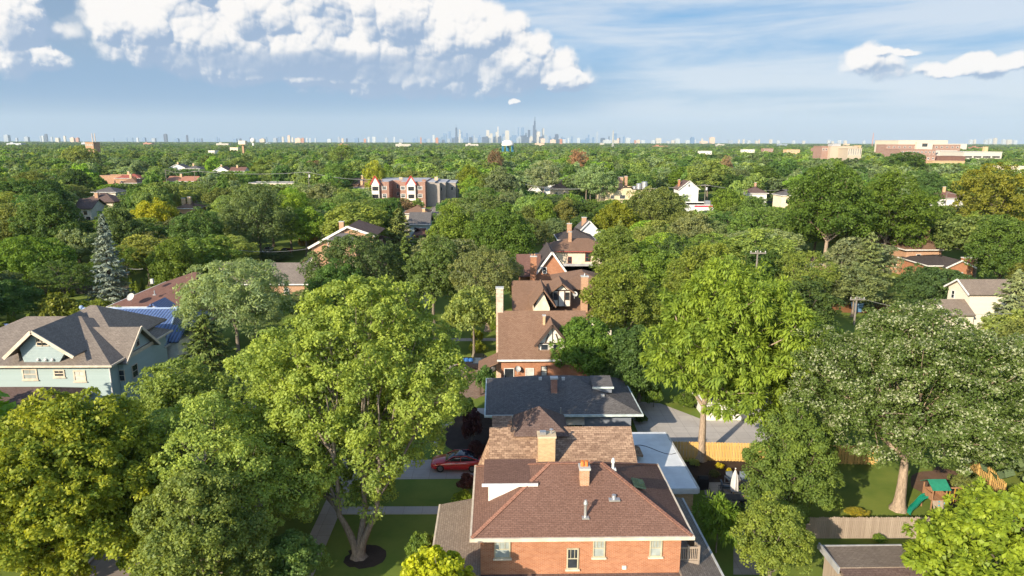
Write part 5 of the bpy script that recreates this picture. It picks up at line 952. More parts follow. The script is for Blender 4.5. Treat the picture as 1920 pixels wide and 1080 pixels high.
pA = at(1256, 862); pB = at(1640, 873); f1 = fence('new yellow board fence running behind the patio and the walnut trunk', (pA[0], pA[1]), (pB[0]+.3, pB[1]+.2), 1.85, WOODNEW); KEEP.append((1256, 822, 1430, 862, 57))
pC = at(1876, 945); pD = (pB[0]+9.5, pB[1]+.8); fence('new yellow board fence at the frame edge beside the play yard', (pC[0]+.2, pC[1]), (pD[0]-1, pD[1]-1), 1.85, WOODNEW)
pE = at(1548, 1009); pF = at(1800, 1012); fence('weathered grey picket fence behind the shed', (pE[0]-1.5, pE[1]), (pF[0]+9, pF[1]), 1.75, WOODGREY, 2.2, .135, .01, 0, .025)
p = at(1558, 535); q = at(1602, 537); fence('low pale fence between the huge dark elm and the pine', (p[0], p[1]), (q[0], q[1]), 1.5, mat_boards('bleached_wood', (.42, .37, .29), (.52, .46, .37)))
p = at(1498, 598); fence('short brown fence under the twisted bare limbs', (p[0]-1, p[1]), (p[0]+2.2, p[1]), 1.4, WOODRED)
p = at(105, 562); fence('dark board fence behind the cypress row', (p[0]-7, p[1]+4), (p[0]+12, p[1]+6), 1.6, mat_boards('dark_wood', (.05, .045, .04), (.09, .08, .07)))
# ------------------------------------------------------------------ cars
def loft(m_, secs, mi=0):
    b = len(m_.v); n = len(secs[0])
    for s in secs: m_.v += [tuple(p) for p in s]
    for i in range(len(secs)-1):
        for k in range(n): m_.f.append([b+i*n+k, b+i*n+(k+1) % n, b+(i+1)*n+(k+1) % n, b+(i+1)*n+k]); m_.mi.append(mi)
    m_.f.append([b+k for k in range(n)][::-1]); m_.f.append([b+(len(secs)-1)*n+k for k in range(n)]); m_.mi += [mi, mi]
def sec(x, w, z0, z1, cr=.12, tuck=.9): # rounded body section
    return [(x, -w*tuck, z0), (x, -w, z0+.22), (x, -w, z1-cr), (x, -w+cr*.8, z1-.01), (x, 0, z1+.02), (x, w-cr*.8, z1-.01), (x, w, z1-cr), (x, w, z0+.22), (x, w*tuck, z0)]
def wheel(t, x, y, r, s):
    w = MB().tube([(x, y-.1*s, r), (x, y+.11*s, r)], r, 20).build('wheel', mat_plain('tyre_rubber', (.012, .012, .012), .9), t, world=False)
    MB().tube([(x, y+.112*s, r), (x, y+.125*s, r)], [r*.66, r*.58], 14).build('rim', mat_plain('dark_alloy', (.16, .16, .17), .3, .5, .6), w, world=False); return w
def glossy(name, c):
    if name in MATS: return MATS[name]
    mt, nt = newmat(name); g = N(nt); b = g.n('ShaderNodeBsdfPrincipled'); b.inputs['Base Color'].default_value = (*c, 1); b.inputs['Roughness'].default_value = .28; b.inputs['Coat Weight'].default_value = .8; b.inputs['Coat Roughness'].default_value = .05
    g.out(b.outputs[0]); MATS[name] = mt; return mt
CARGLASS = mat_glass('car_glass', (.015, .02, .026), .04); LAMP = mat_plain('headlamp_lens', (.6, .6, .6), .15, .6); TAIL = mat_plain('tail_lamp', (.5, .01, .01), .3, .5)
def sedan(label, x, y, rz, paint, group=None, name='parked_car'):
    t = thing(name, label, 'car', (x, y, .012), rz, group); m_ = MB()
    loft(m_, [sec(-2.33, .62, .42, .62), sec(-2.28, .78, .28, .70), sec(-2.0, .90, .22, .80), sec(-1.3, .93, .2, .92), sec(-.7, .93, .2, 1.0), sec(.4, .93, .2, 1.02), sec(1.5, .93, .2, 1.06), sec(2.0, .89, .24, 1.08), sec(2.28, .78, .34, 1.02), sec(2.34, .66, .45, .9)])
    m_.build('body', paint, t, True, False); m_ = MB()
    def cs(x, w0, w1, z0, z1): return [(x-.0, -w0, z0), (x, -w1, z1-.05), (x, -w1*.8, z1), (x, 0, z1+.02), (x, w1*.8, z1), (x, w1, z1-.05), (x, w0, z0)]
    loft(m_, [cs(-1.05, .82, .78, .98, 1.0), cs(-.45, .84, .70, 1.0, 1.32), cs(.05, .85, .66, 1.0, 1.46), cs(.6, .85, .66, 1.0, 1.47), cs(1.2, .84, .64, 1.02, 1.38), cs(1.95, .78, .66, 1.05, 1.12)]); m_.build('glasshouse', CARGLASS, t, True, False)
    m_ = MB(); loft(m_, [[(-.25, -.66, 1.40), (-.25, -.5, 1.44), (-.25, .5, 1.44), (-.25, .66, 1.40)], [(.35, -.68, 1.47), (.35, -.5, 1.51), (.35, .5, 1.51), (.35, .68, 1.47)], [(1.0, -.66, 1.42), (1.0, -.5, 1.455), (1.0, .5, 1.455), (1.0, .66, 1.42)]]); m_.build('roof_panel', mat_glass('dark_roof_glass', (.02, .025, .04), .06), t, True, False)
    m_ = MB()
    for s in (-1, 1):
        m_.beam((-1.0, s*.835, 1.0), (-.3, s*.70, 1.40), .05); m_.beam((-.3, s*.70, 1.40), (.9, s*.69, 1.44), .05); m_.beam((.9, s*.69, 1.44), (1.9, s*.79, 1.10), .06); m_.beam((.35, s*.855, 1.0), (.4, s*.69, 1.45), .05)
    m_.build('window_pillar', paint, t, world=False)
    for s in (-1, 1):
        for xx in (-1.45, 1.42): wheel(t, xx, s*.84, .345, s)
        MB().ball((-.55, s*1.0, 1.02), (.1, .09, .07)).build('mirror', paint, t, True, False); m_ = MB(); m_.hexa([(-2.22, s*.60, .62), (-1.85, s*.88, .70), (-1.85, s*.90, .76), (-2.2, s*.62, .70)], [(-2.26, s*.58, .64), (-1.88, s*.905, .72), (-1.88, s*.91, .79), (-2.23, s*.61, .72)]); m_.build('headlight', LAMP, t, world=False)
        MB().box(2.22, 2.33, min(s*.45, s*.78), max(s*.45, s*.78), .84, .96).build('tail_light', TAIL, t, world=False)
        m_ = MB()
        for xx in (-.62, .38, 1.25): m_.box(xx, xx+.012, s*.931-.004, s*.931+.004, .35, .98)
        m_.box(-.1, .12, s*.94-.01, s*.94+.01, .84, .88); m_.build('door_seam', DARKMETAL, t, world=False)
    return t
RED = glossy('deep_red_paint', (.42, .014, .014)); sedan('glossy red car with dark roof parked on the driveway beside purple shrubs', -3.6, 57.3, R_(-2), RED)
def pickup(label, x, y, rz):
    BLK = glossy('black_paint', (.012, .012, .015)); t = thing('pickup_truck', label, 'pickup truck', (x, y, .012), rz); m_ = MB()
    loft(m_, [sec(-2.7, .85, .5, 1.05), sec(-2.6, .96, .4, 1.12), sec(-1.2, .98, .36, 1.16), sec(2.6, .98, .36, 1.16), sec(2.75, .95, .45, 1.1)]); m_.build('body', BLK, t, world=False); m_ = MB()
    loft(m_, [[(-1.3, -.88, 1.16), (-1.3, .88, 1.16), (-1.3, .85, 1.2), (-1.3, -.85, 1.2)], [(-.6, -.9, 1.16), (-.6, .9, 1.16), (-.6, .74, 1.82), (-.6, -.74, 1.82)], [(.75, -.9, 1.16), (.75, .9, 1.16), (.75, .74, 1.84), (.75, -.74, 1.84)], [(.95, -.9, 1.16), (.95, .9, 1.16), (.95, .86, 1.2), (.95, -.86, 1.2)]]); m_.build('cab', CARGLASS, t, world=False)
    MB().box(-.55, .75, -.76, .76, 1.83, 1.9).build('cab_roof', BLK, t, world=False)
    m_ = MB()
    for s in (-1, 1): m_.box(.96, 2.74, s*.9-.06, s*.9+.06, 1.12, 1.36)
    m_.box(2.66, 2.78, -.84, .84, 1.12, 1.36); m_.build('bed_rail', BLK, t, world=False)
    m_ = MB()
    for i in range(9): xx = 1.15+(i % 3)*.55; yy = -.5+(i//3)*.5; m_.ball((xx, yy, 1.2), (.34, .32, .16+.04*(i % 2)), 8, 6)
    m_.build('tarpaulin', mat_plain('blue_tarp', (.05, .16, .40), .5), t, world=False)
    for s in (-1, 1):
        for xx in (-1.75, 1.75): wheel(t, xx, s*.88, .40, s)
        MB().box(2.74, 2.79, min(s*.78, s*.95), max(s*.78, s*.95), .8, 1.1).build('tail_light', TAIL, t, world=False); MB().box(-2.73, -2.66, min(s*.5, s*.85), max(s*.5, s*.85), .8, 1.0).build('headlight', LAMP, t, world=False)
    return t
pickup('black pickup truck with a blue tarpaulin in its bed', atY(885, 680, 84.6)[0]+1.0, 84.6, R_(180))
p = at(1740, 612); p = at(535, 476); sedan('small red car under trees beside the white edged brown gable', p[0], p[1], R_(70), RED); p = at(498, 476); sedan('white car half hidden by trees left of the red one', p[0], p[1]+2, R_(90), glossy('white_paint_gloss', (.7, .7, .7)))
p = at(1113, 387); 
for i in range(3): pp = at(1110+i*6, 392-i*3); sedan(['dark parked car nearest the yellow brick flats', 'dull red parked car between two dark ones by the yellow brick flats', 'dark parked car farthest up the lane by the yellow brick flats'][i], pp[0], pp[1], R_(60), glossy(['black_paint', 'deep_red_paint', 'black_paint'][i], (.012, .012, .015)), 'cars by the yellow brick flats')
p = at(1740, 600); q = at(1738, 603); sedan('dark covered car near the wooden stairs of the cream house', q[0], q[1], R_(80), glossy('black_paint', (.012, .012, .015)))
# ------------------------------------------------------------------ play set
def playset():
    p = at(1765, 972); x, y = p[0], p[1]; t = thing('play_set', 'wooden play tower with green canopy, green slide and climbing wall', 'play set', (x, y, 0)); FOOT.append((x-4, x+4, y-1, y+4)); y += .9
    m_ = MB()
    for dx in (-.6, .8):
        for dy in (0, 1.5): m_.box(x+dx-.05, x+dx+.05, y+dy-.05, y+dy+.05, -.1, 2.75)
    m_.box(x-.65, x+.85, y-.02, y+1.55, 1.45, 1.53); m_.build('tower_frame', WOODRED, t); m_ = MB()
    for i in range(9): m_.box(x-.6+i*.16, x-.48+i*.16, y+1.5, y+1.53, 1.53, 2.2)
    for i in range(9): m_.box(x-.64, x-.61, y+i*.17, y+.12+i*.17, 1.53, 2.2); m_.box(x+.81, x+.84, y+i*.17, y+.12+i*.17, 1.53, 2.2)
    m_.build('tower_railing', WOODRED, t); GRN = mat_plain('green_canopy', (.02, .20, .13), .7); m_ = MB()
    slab(m_, [(x-.85, y-.35, 2.75), (x+1.05, y-.35, 2.75), (x+1.05, y+.75, 3.45), (x-.85, y+.75, 3.45)], .03); slab(m_, [(x-.85, y+.754, 3.45), (x+1.05, y+.754, 3.45), (x+1.05, y+1.85, 2.75), (x-.85, y+1.85, 2.75)], .03); m_.build('canopy', GRN, t)
    m_ = MB(); slab(m_, [(x-.75, y-1.15, 0), (x+.85, y-1.15, 0), (x+.72, y-.08, 1.5), (x-.6, y-.08, 1.5)], .05); cw = m_.build('climbing_wall', WOODGREY, t); r = np.random.default_rng(5)
    for i in range(9): fz = .12+.1*i; xx = x-.45+((i*5) % 9)*.13; MB().ball((xx, y-1.15+1.07*fz, 1.5*fz+.06), (.09, .07, .07), 8, 5).build('hold', mat_plain('cyan_hold', (.02, .35, .50), .4), cw)
    SL = mat_plain('green_slide_plastic', (.01, .20, .13), .25, .5); m_ = MB(); pts = []
    for i in range(14): s = i/13; pts.append((x-.7-2.35*s, y+.75-1.1*s*s, 1.5-1.35*(s-.08*math.sin(s*9))+(.1 if s > .9 else 0)*0))
    for a, b in zip(pts, pts[1:]):
        m_.hexa([(a[0], a[1]-.3, a[2]), (b[0], b[1]-.3, b[2]), (b[0], b[1]+.3, b[2]), (a[0], a[1]+.3, a[2])], [(a[0], a[1]-.3, a[2]+.05), (b[0], b[1]-.3, b[2]+.05), (b[0], b[1]+.3, b[2]+.05), (a[0], a[1]+.3, a[2]+.05)])
        for s in (-.32, .29): m_.hexa([(a[0], a[1]+s, a[2]), (b[0], b[1]+s, b[2]), (b[0], b[1]+s+.04, b[2]), (a[0], a[1]+s+.04, a[2])], [(a[0], a[1]+s, a[2]+.24), (b[0], b[1]+s, b[2]+.24), (b[0], b[1]+s+.04, b[2]+.24), (a[0], a[1]+s+.04, a[2]+.24)])
    m_.build('slide', SL, t); m_ = MB().beam((x+.9, y+.75, 2.45), (x+3.0, y+.75, 2.45), .1, .14); m_.beam((x+3.0, y+.75, 2.5), (x+3.2, y-.4, 0), .09); m_.beam((x+3.0, y+.75, 2.5), (x+3.2, y+1.9, 0), .09); m_.build('swing_beam', WOODRED, t)
    YEL = mat_plain('yellow_chain', (.55, .33, .03))
    for xx in (x+1.5, x+2.4):
        sw = MB().box(xx-.22, xx+.22, y+.66, y+.84, .5, .54).build('swing_seat', mat_plain('dark_seat', (.02, .02, .02)), t); MB().tube([(xx-.2, y+.75, .54), (xx-.2, y+.75, 2.4)], .03, 5).tube([(xx+.2, y+.75, .54), (xx+.2, y+.75, 2.4)], .03, 5).build('swing_chain', YEL, sw)
    t.scale = (.78, .78, .78)
playset()
a = at(1690, 936); m_ = MB(); m_.beam((a[0], a[1], .1), (a[0]+1.6, a[1]+2.6, 1.1), .18, .06); m_.beam((a[0]+1.6, a[1]+2.6, 0), (a[0]+1.6, a[1]+2.6, 1.15), .1); tag(m_.build('seesaw', mat_boards('bleached_wood', (.42, .37, .29), (.52, .46, .37))), 'pale wooden seesaw plank slanting on the lawn above the slide', 'seesaw')
# ------------------------------------------------------------------ patio furniture
DKF = mat_plain('dark_wicker', (.035, .04, .045), .8); CUSH = mat_plain('blue_grey_cushion', (.12, .15, .19), .9)
p = at(1375, 935); u = thing('patio_umbrella', 'closed pale grey patio umbrella standing at the dark table', 'umbrella', p); x, y = p[0], p[1]
m_ = MB(); n = 12
prof = [(.30, .75), (.27, 1.2), (.24, 1.7), (.16, 2.2), (.07, 2.5), (.03, 2.62)]; b = len(m_.v)
for r, z in prof:
    for i in range(n): a = 2*math.pi*i/n; rr = r*(1.15 if i % 2 else .72); m_.v.append((x+rr*math.cos(a), y+rr*math.sin(a), z))
for j in range(len(prof)-1):
    for i in range(n): m_.f.append([j*n+i, j*n+(i+1) % n, (j+1)*n+(i+1) % n, (j+1)*n+i]); m_.mi.append(0)
m_.build('canopy', mat_plain('pale_grey_canvas', (.50, .48, .47), .9), u); MB().tube([(x, y, 0), (x, y, 2.72)], .035, 8).build('pole', WOODRED, u); MB().ball((x, y, 2.72), .06).build('finial', WHITE, u)
p = at(1369, 944); t = thing('patio_table', 'dark rectangular patio table beside the closed umbrella', 'table', (p[0], p[1]-.3, 0)); x, y = p[0], p[1]-.3; MB().box(x-1.0, x+1.0, y-.5, y+.5, .68, .74).build('tabletop', DKF, t)
for dx in (-.9, .9):
    for dy in (-.4, .4): MB().box(x+dx-.04, x+dx+.04, y+dy-.04, y+dy+.04, 0, .68).build('leg', DKF, t)
p = at(1393, 917); t = thing('fire_table', 'dark round fire pit table between the blue grey armchairs and the umbrella', 'fire pit', p); MB().lathe([(.38, 0), (.38, .42)], p, 20).build('drum', DKF, t); MB().lathe([(.55, .42), (.6, .45), (.6, .5), (.2, .51)], p, 24).build('rim', mat_plain('brown_stone_top', (.12, .09, .07)), t); MB().lathe([(.2, .512), (.2, .53)], p, 12).build('burner', DARKMETAL, t)
def armchair(label, px, py, rz, wide=.8):
    p = at(px, py); t = thing('patio_armchair', label, 'armchair', p, rz, 'patio chairs'); w = wide/2
    MB().box(-w+.1, w-.1, -.38, .3, .3, .44).build('seat', CUSH, t, world=False, bevel=.03); m_ = MB(); m_.hexa([(-w+.1, .28, .4), (w-.1, .28, .4), (w-.1, .4, .4), (-w+.1, .4, .4)], [(-w+.1, .42, .95), (w-.1, .42, .95), (w-.1, .54, .93), (-w+.1, .54, .93)]); m_.build('backrest', CUSH, t, world=False, bevel=.03)
    for s in (-1, 1): MB().box(s*w-.05, s*w+.05, -.4, .45, .52, .58).box(s*w-.04, s*w+.04, -.4, -.32, 0, .52).box(s*w-.04, s*w+.04, .37, .45, 0, .52).build('armrest', METAL if wide > .7 else DKF, t, world=False)
    return t
armchair('blue grey armchair behind the umbrella, nearer the grill', 1371, 907, 0.2); armchair('blue grey armchair behind the round fire table', 1394, 907, -.15); armchair('blue grey armchair at the left of the umbrella', 1362, 921, 1.4, .7); armchair('dark chair hidden half by the hornbeam, right of the fire table', 1412, 922, -1.3, .7)
def patio_chair(label, px, py, rz):
    p = at(px, py); t = thing('patio_chair', label, 'chair', p, rz, 'chairs round the dark table'); MB().box(-.24, .24, -.24, .24, .42, .46).build('seat', DKF, t, world=False)
    m_ = MB()
    for i in range(5): m_.beam((-.2+.1*i, .23, .46), (-.2+.1*i, .3, .92), .025)
    m_.beam((-.24, .3, .92), (.24, .3, .92), .04); m_.build('backrest', DKF, t, world=False)
    for a in (-.22, .22):
        for b in (-.22, .22): MB().beam((a, b, 0), (a, b, .42), .035).build('leg', DKF, t, world=False)
patio_chair('dark metal chair tucked at the far side of the dark table', 1353, 932, 0); patio_chair('dark metal chair at the left end of the dark table', 1337, 938, 1.5); patio_chair('dark metal chair on the near side of the dark table, left one', 1362, 958, 3.1); patio_chair('dark metal chair on the near side of the dark table, beside the shrub', 1377, 960, 3.2); patio_chair('dark metal chair holding the seated person', 1403, 948, -1.4)
# the seated person
p = at(1402, 948); pe = thing('person', 'person in a white shirt seated at the dark patio table', 'person', (p[0], p[1], 0), R_(-82))
V = [(0, 0, .52), (0, .02, .75), (0, .03, 1.0), (0, .02, 1.08), (0, 0, 1.16), (0, -.03, 1.28), (-.2, .02, .99), (-.25, -.08, .75), (-.18, -.33, .78), (-.17, -.41, .77), (.2, .02, .99), (.25, -.08, .75), (.18, -.33, .78), (.17, -.41, .77), (-.1, -.02, .50), (-.12, -.45, .52), (-.12, -.47, .1), (-.12, -.62, .05), (.1, -.02, .50), (.12, -.45, .52), (.12, -.47, .1), (.12, -.62, .05)]
Ed = [(0, 1), (1, 2), (2, 3), (3, 4), (4, 5), (2, 6), (6, 7), (7, 8), (8, 9), (2, 10), (10, 11), (11, 12), (12, 13), (0, 14), (14, 15), (15, 16), (16, 17), (0, 18), (18, 19), (19, 20), (20, 21)]
Rd = [.15, .14, .16, .07, .08, .1, .07, .055, .045, .04, .07, .055, .045, .04, .1, .08, .055, .04, .1, .08, .055, .04]
me = bpy.data.meshes.new('body'); me.from_pydata(V, Ed, []); bo = bpy.data.objects.new('body', me); COL.objects.link(bo); bo.parent = pe; md = bo.modifiers.new('skin', 'SKIN'); sv = me.skin_vertices[0].data
for i, r in enumerate(Rd): sv[i].radius = (r, r*(.75 if i in (0, 1, 2) else 1))
sv[0].use_root = True; bo.modifiers.new('smooth', 'SUBSURF').levels = 2; me.materials.append(mat_plain('skin', (.42, .24, .16), .6))
MB().lathe([(.17, .55), (.165, .75), (.19, .98), (.1, 1.09), (.075, 1.1)], (0, .02, 0), 16).tube([(-.19, .02, 1.02), (-.25, -.06, .8)], [.09, .075], 8).tube([(.19, .02, 1.02), (.25, -.06, .8)], [.09, .075], 8).build('shirt', mat_plain('white_cotton', (.72, .72, .74), .9), pe, True, False)
m_ = MB()
for s in (-.115, .115): m_.tube([(s*.8, .0, .52), (s, -.45, .535), (s, -.47, .15)], [.125, .1, .075], 10)
m_.build('trousers', mat_plain('dark_denim', (.03, .04, .07), .9), pe, True, False); MB().ball((0, .0, 1.33), (.115, .125, .10), 12, 8).build('hair', mat_plain('dark_hair', (.015, .012, .01), .6), pe, True, False)
p = at(1317, 916); t = thing('covered_grill', 'black covered barbecue grill at the patio corner', 'grill', p); m_ = MB(); x, y = p[0], p[1]; m_.hexa([(x-.42, y-.3, 0), (x+.42, y-.3, 0), (x+.42, y+.3, 0), (x-.42, y+.3, 0)], [(x-.45, y-.32, .85), (x+.45, y-.32, .85), (x+.45, y+.32, .85), (x-.45, y+.32, .85)]); m_.build('cover_skirt', mat_plain('black_cover', (.012, .012, .014), .6), t, bevel=.03); m_ = MB().tube([(x-.4, y, .9), (x+.4, y, .9)], .3, 14); m_.build('hood', mat_plain('black_cover', (.012, .012, .014), .6), t)
# ------------------------------------------------------------------ utility poles and wires
POLEW = mat_plain('grey_pole_wood', (.20, .175, .15), .9)
def pole(label, px, pyt, Y, arm=1.2, tr=False, bare=False):
    q = atY(px, pyt, Y); x, zt = q[0], q[2]; t = thing('utility_pole', label, 'utility pole', (x, Y, 0), group='utility poles'); MB().tube([(x, Y, -.2), (x, Y, zt)], [.17, .12], 8).build('pole', POLEW, t)
    if arm: MB().box(x-arm, x+arm, Y-.24, Y-.12, zt-.55, zt-.35).build('crossarm', POLEW, t)
    for i in range(4 if arm else 0): MB().lathe([(.06, 0), (.09, .12), (.04, .26)], (x-arm*.9+i*arm*.6, Y-.18, zt-.345), 8).build('insulator', TRIMGREY, t)
    if tr: MB().lathe([(.2, 0), (.38, .05), (.38, 1.3), (.15, 1.4)], (x+.55, Y-.3, zt-2.6), 12).build('transformer', mat_plain('pale_transformer', (.5, .5, .5)), t)
    TREES.append((x, Y, .6, zt)); return x, Y, zt-.1
pl = [pole('far utility pole carrying a double transformer above the silver tree', 578, 322, 318, 1.0, True), pole('tall utility pole with transformer beside the striped store', 1323, 346, 312, 2.2, True), pole('plain utility pole at the edge of the huge dark elm', 1461, 356, 312, 0), pole('utility pole leftmost on the far avenue', 310, 318, 330, 0), pole('utility pole near the far tan terracotta roof', 364, 320, 332, 1.0), pole('utility pole before the white house near the olive gold tree', 1776, 360, 270, 0), pole('thin pole right of the cream house with brown roof', 1107, 352, 312, 0)]
p9 = pole('weathered utility pole with a wide crossarm behind the walnut crown', 1421, 469, 104, 1.25); p10 = pole('short leaning utility pole beside the blue bin near the pine', 1607, 556, 106, 1.2)
KEEP += [(1318, 346, 1328, 382, 312), (1456, 356, 1466, 390, 312), (1408, 468, 1434, 500, 104), (574, 322, 586, 345, 318), (1590, 555, 1615, 588, 106)]
def wire(label, pts, sag=.6, r=.03, grp='overhead wires'):
    m_ = MB()
    for a, b in zip(pts, pts[1:]):
        a = np.array(a); b = np.array(b); s = np.linspace(0, 1, 13); P = [a*(1-t)+b*t-np.array([0, 0, 4*sag*t*(1-t)]) for t in s]; m_.tube(P, r, 4)
    tag(m_.build('power_line', mat_plain('weathered_cable', (.28, .28, .26), .6)), label, 'power line', grp)
wire('long thin cable strung over the left far avenue', [pl[3], pl[4], pl[0], tuple(atY(705, 336, 310))], 1.2, .07); wire('long thin cable strung over the right far avenue', [tuple(atY(985, 346, 312)), pl[6], pl[1], pl[2], tuple(atY(1530, 352, 312))], 1.0, .07)
wire('lower thin cable crossing to the yellow brick flats', [tuple(atY(1000, 350, 312)), pl[6], tuple(atY(1180, 356, 306))], 1.0, .06); wire('thin service cable at the olive gold tree', [pl[5], tuple(atY(1830, 364, 262))], .6, .06); wire('thin service cable right of the blue spruce', [tuple(atY(212, 492, 120)), tuple(atY(268, 504, 118))], .5, .035); wire('thin cable over the grey gable roof', [tuple(atY(440, 468, 140)), tuple(atY(590, 464, 150))], .7, .04)
wire('thin cables crossing before the cream house', [p10, tuple(atY(1900, 588, 80))], 1.0, .025)
p = at(1606, 585); t = thing('waste_bin', 'blue wheeled bin under the short leaning pole', 'bin', p); m_ = MB(); x, y = p[0], p[1]; m_.hexa([(x-.55, y-.5, .1), (x+.55, y-.5, .1), (x+.55, y+.5, .1), (x-.55, y+.5, .1)], [(x-.75, y-.65, 1.5), (x+.75, y-.65, 1.5), (x+.75, y+.65, 1.5), (x-.75, y+.65, 1.5)]); m_.build('body', mat_plain('blue_bin_plastic', (.10, .20, .34), .5), t); MB().box(x-.8, x+.8, y-.7, y+.7, 1.503, 1.62).build('lid', mat_plain('blue_bin_lid', (.16, .28, .42), .5), t)
for s in (-.5, .5): MB().tube([(x+s-.05, y+.5, .16), (x+s+.05, y+.5, .16)], .16, 10).build('wheel', DARKMETAL, t)
KEEP.append((1598, 570, 1615, 590, 105))
# radio mast and lattice tower on the horizon
def mast(label, px, pyt, Y, w, mat):
    q = atY(px, pyt, Y); x, z = q[0], q[2]; m_ = MB(); k = 12
    for s in ((-1, -1), (1, -1), (1, 1), (-1, 1)): m_.beam((x+s[0]*w, Y+s[1]*w, 0), (x+s[0]*w*.25, Y+s[1]*w*.25, z), w*.35)
    for i in range(k): f = i/k; g_ = 1-.75*f; h_ = 1-.75*(i+1)/k; m_.beam((x-w*g_, Y-w*g_, z*f), (x+w*h_, Y-w*h_, z*(i+1)/k), w*.25); m_.beam((x+w*g_, Y-w*g_, z*f), (x-w*h_, Y-w*h_, z*(i+1)/k), w*.25)
    tag(m_.build('lattice_mast', mat), label, 'mast')
mast('tall lattice tower standing before the downtown skyline', 1150, 245, 2600, 3.2, mat_plain('grey_lattice', (.35, .35, .33))); mast('red and white radio mast left of the far hospital', 1638, 249, 4200, 2.2, mat_plain('mast_red', (.45, .2, .15)))
# ------------------------------------------------------------------ shrubs
SP = [tree_meshes(901, 1.0, 1.6, .12, nl=7, nc=70, per=45, cr=.26, ln=.15, r0=.05, nm='foliage'), tree_meshes(902, 1.0, 1.3, .05, nl=6, nc=60, per=50, cr=.26, ln=.13, r0=.05, rel=(.5, .65), nm='foliage'), tree_meshes(903, 1.0, 1.8, .2, nl=8, nc=70, per=36, cr=.28, ln=.22, asp=.3, style='frond', r0=.05, nm='foliage')]
CY = conifer_meshes(910, .8, 3.6, .1, nb=60, per=34, ln=.3, asp=.4, droop=-.6, power=.8)
def shrub(label, pxl, pxr, pyt, pyb, tint, k=0, name='shrub', group=None, cat='shrub'):
    p = at((pxl+pxr)/2, pyb); c = proj(p)[2]; Rr = (pxr-pxl)/2*c/F; top = max(.5, atY((pxl+pxr)/2, pyt, p[1]+Rr*.5)[2]); cm, tm = SP[k]; hh = (1.6, 1.3, 1.8)[k]
    put_tree(name, label, cat, cm, tm, (p[0], p[1]+Rr*.6, 0), tint, (Rr, Rr, top/hh), rng.uniform(0, 6.28), group)
PUR = (.045, .018, .022)
shrub('dark purple leaved shrub behind the red car, taller one', 862, 908, 768, 840, PUR); shrub('dark purple leaved shrub in front of the red car tail', 856, 894, 890, 927, (.06, .024, .026)); shrub('dark purple shrub hugging the mottled brown roof corner', 872, 915, 828, 876, PUR)
shrub('bright green low shrub between the purple shrub and porch roof', 848, 890, 922, 950, (.12, .17, .02), 1); shrub('large clipped green shrub at the porch roof corner', 758, 818, 1000, 1065, (.09, .14, .03), 1); shrub('green mounded japanese maple beside the side roof', 1308, 1392, 932, 1050, (.085, .14, .02), 2); shrub('yellow tipped shrub behind the mounded maple', 1345, 1372, 935, 972, (.24, .25, .02), 1); shrub('dark green shrub between patio table and mounded maple', 1372, 1402, 945, 985, (.05, .08, .03), 0)
shrub('broad leaved pale hosta at the foot of the fence', 1292, 1313, 862, 876, (.20, .24, .08), 2, 'hosta', None, 'plant'); shrub('yellow flowering bush nearer the walnut trunk', 1342, 1360, 869, 881, (.30, .27, .02), 1); shrub('yellow flowering bush farther from the walnut trunk', 1361, 1373, 878, 889, (.30, .27, .02), 1); shrub('dull green low bush below the yellow flowering ones', 1330, 1352, 882, 898, (.07, .08, .03), 1)
shrub('olive bush beside the white concrete path', 822, 848, 766, 783, (.16, .17, .03), 1); shrub('dark low bush left of the olive bush', 790, 824, 764, 785, (.03, .035, .02), 1); shrub('fresh green bush against the slate roof corner', 860, 893, 748, 790, (.08, .14, .025), 0); shrub('tall green shrub between soil bed and slate roof', 893, 932, 686, 755, (.06, .11, .03), 0); shrub('cloud pruned evergreen by the tudor wall', 882, 908, 618, 645, (.14, .17, .02), 1); shrub('cloud pruned evergreen nearest the black truck', 876, 912, 640, 664, (.13, .16, .02), 1); shrub('round green bush touching the plain brown roof', 918, 940, 598, 625, (.10, .14, .02), 1)
shrub('leafy shrub under the driveway gable of the slate roof', 1188, 1222, 712, 752, (.13, .18, .025), 0); shrub('small clipped bush at the slate house corner', 1188, 1218, 775, 795, (.05, .08, .02), 1); shrub('multi stemmed small tree on the brown mulch', 1790, 1845, 885, 940, (.09, .11, .035), 0); shrub('green shrub against the frame edge fence', 1832, 1856, 905, 935, (.10, .15, .03), 1); shrub('sparse yellow plant before the grey fence', 1592, 1632, 955, 975, (.22, .2, .03), 2); shrub('leafy plant growing against the shed side of the grey fence', 1640, 1664, 1003, 1022, (.10, .16, .03), 2)
shrub('round hedge bush left behind the pale blue house', 58, 135, 552, 612, (.115, .135, .025), 1); shrub('round hedge bush behind the pale blue house roof', 120, 200, 562, 608, (.115, .145, .024), 1); shrub('small orange leaved shrub near the grey roofed brick house', 556, 598, 438, 468, (.16, .12, .035), 1); shrub('round shrub beside the dark cars under trees', 480, 545, 468, 492, (.08, .11, .05), 1); shrub('leafy hedge by the truck driveway', 928, 950, 690, 712, (.04, .075, .03), 0)
shrub('pale bush before the cream house stairs', 1700, 1735, 600, 625, (.1, .14, .03), 1); shrub('dense yellow green hedge clump under the walnut', 1262, 1310, 738, 768, (.07, .11, .02), 0); shrub('bright shrub behind the shaded tree and driveway', 1208, 1248, 722, 768, (.08, .13, .025), 0); shrub('low mound of green by the front lawn edge', 420, 470, 1035, 1090, (.08, .13, .03), 1)
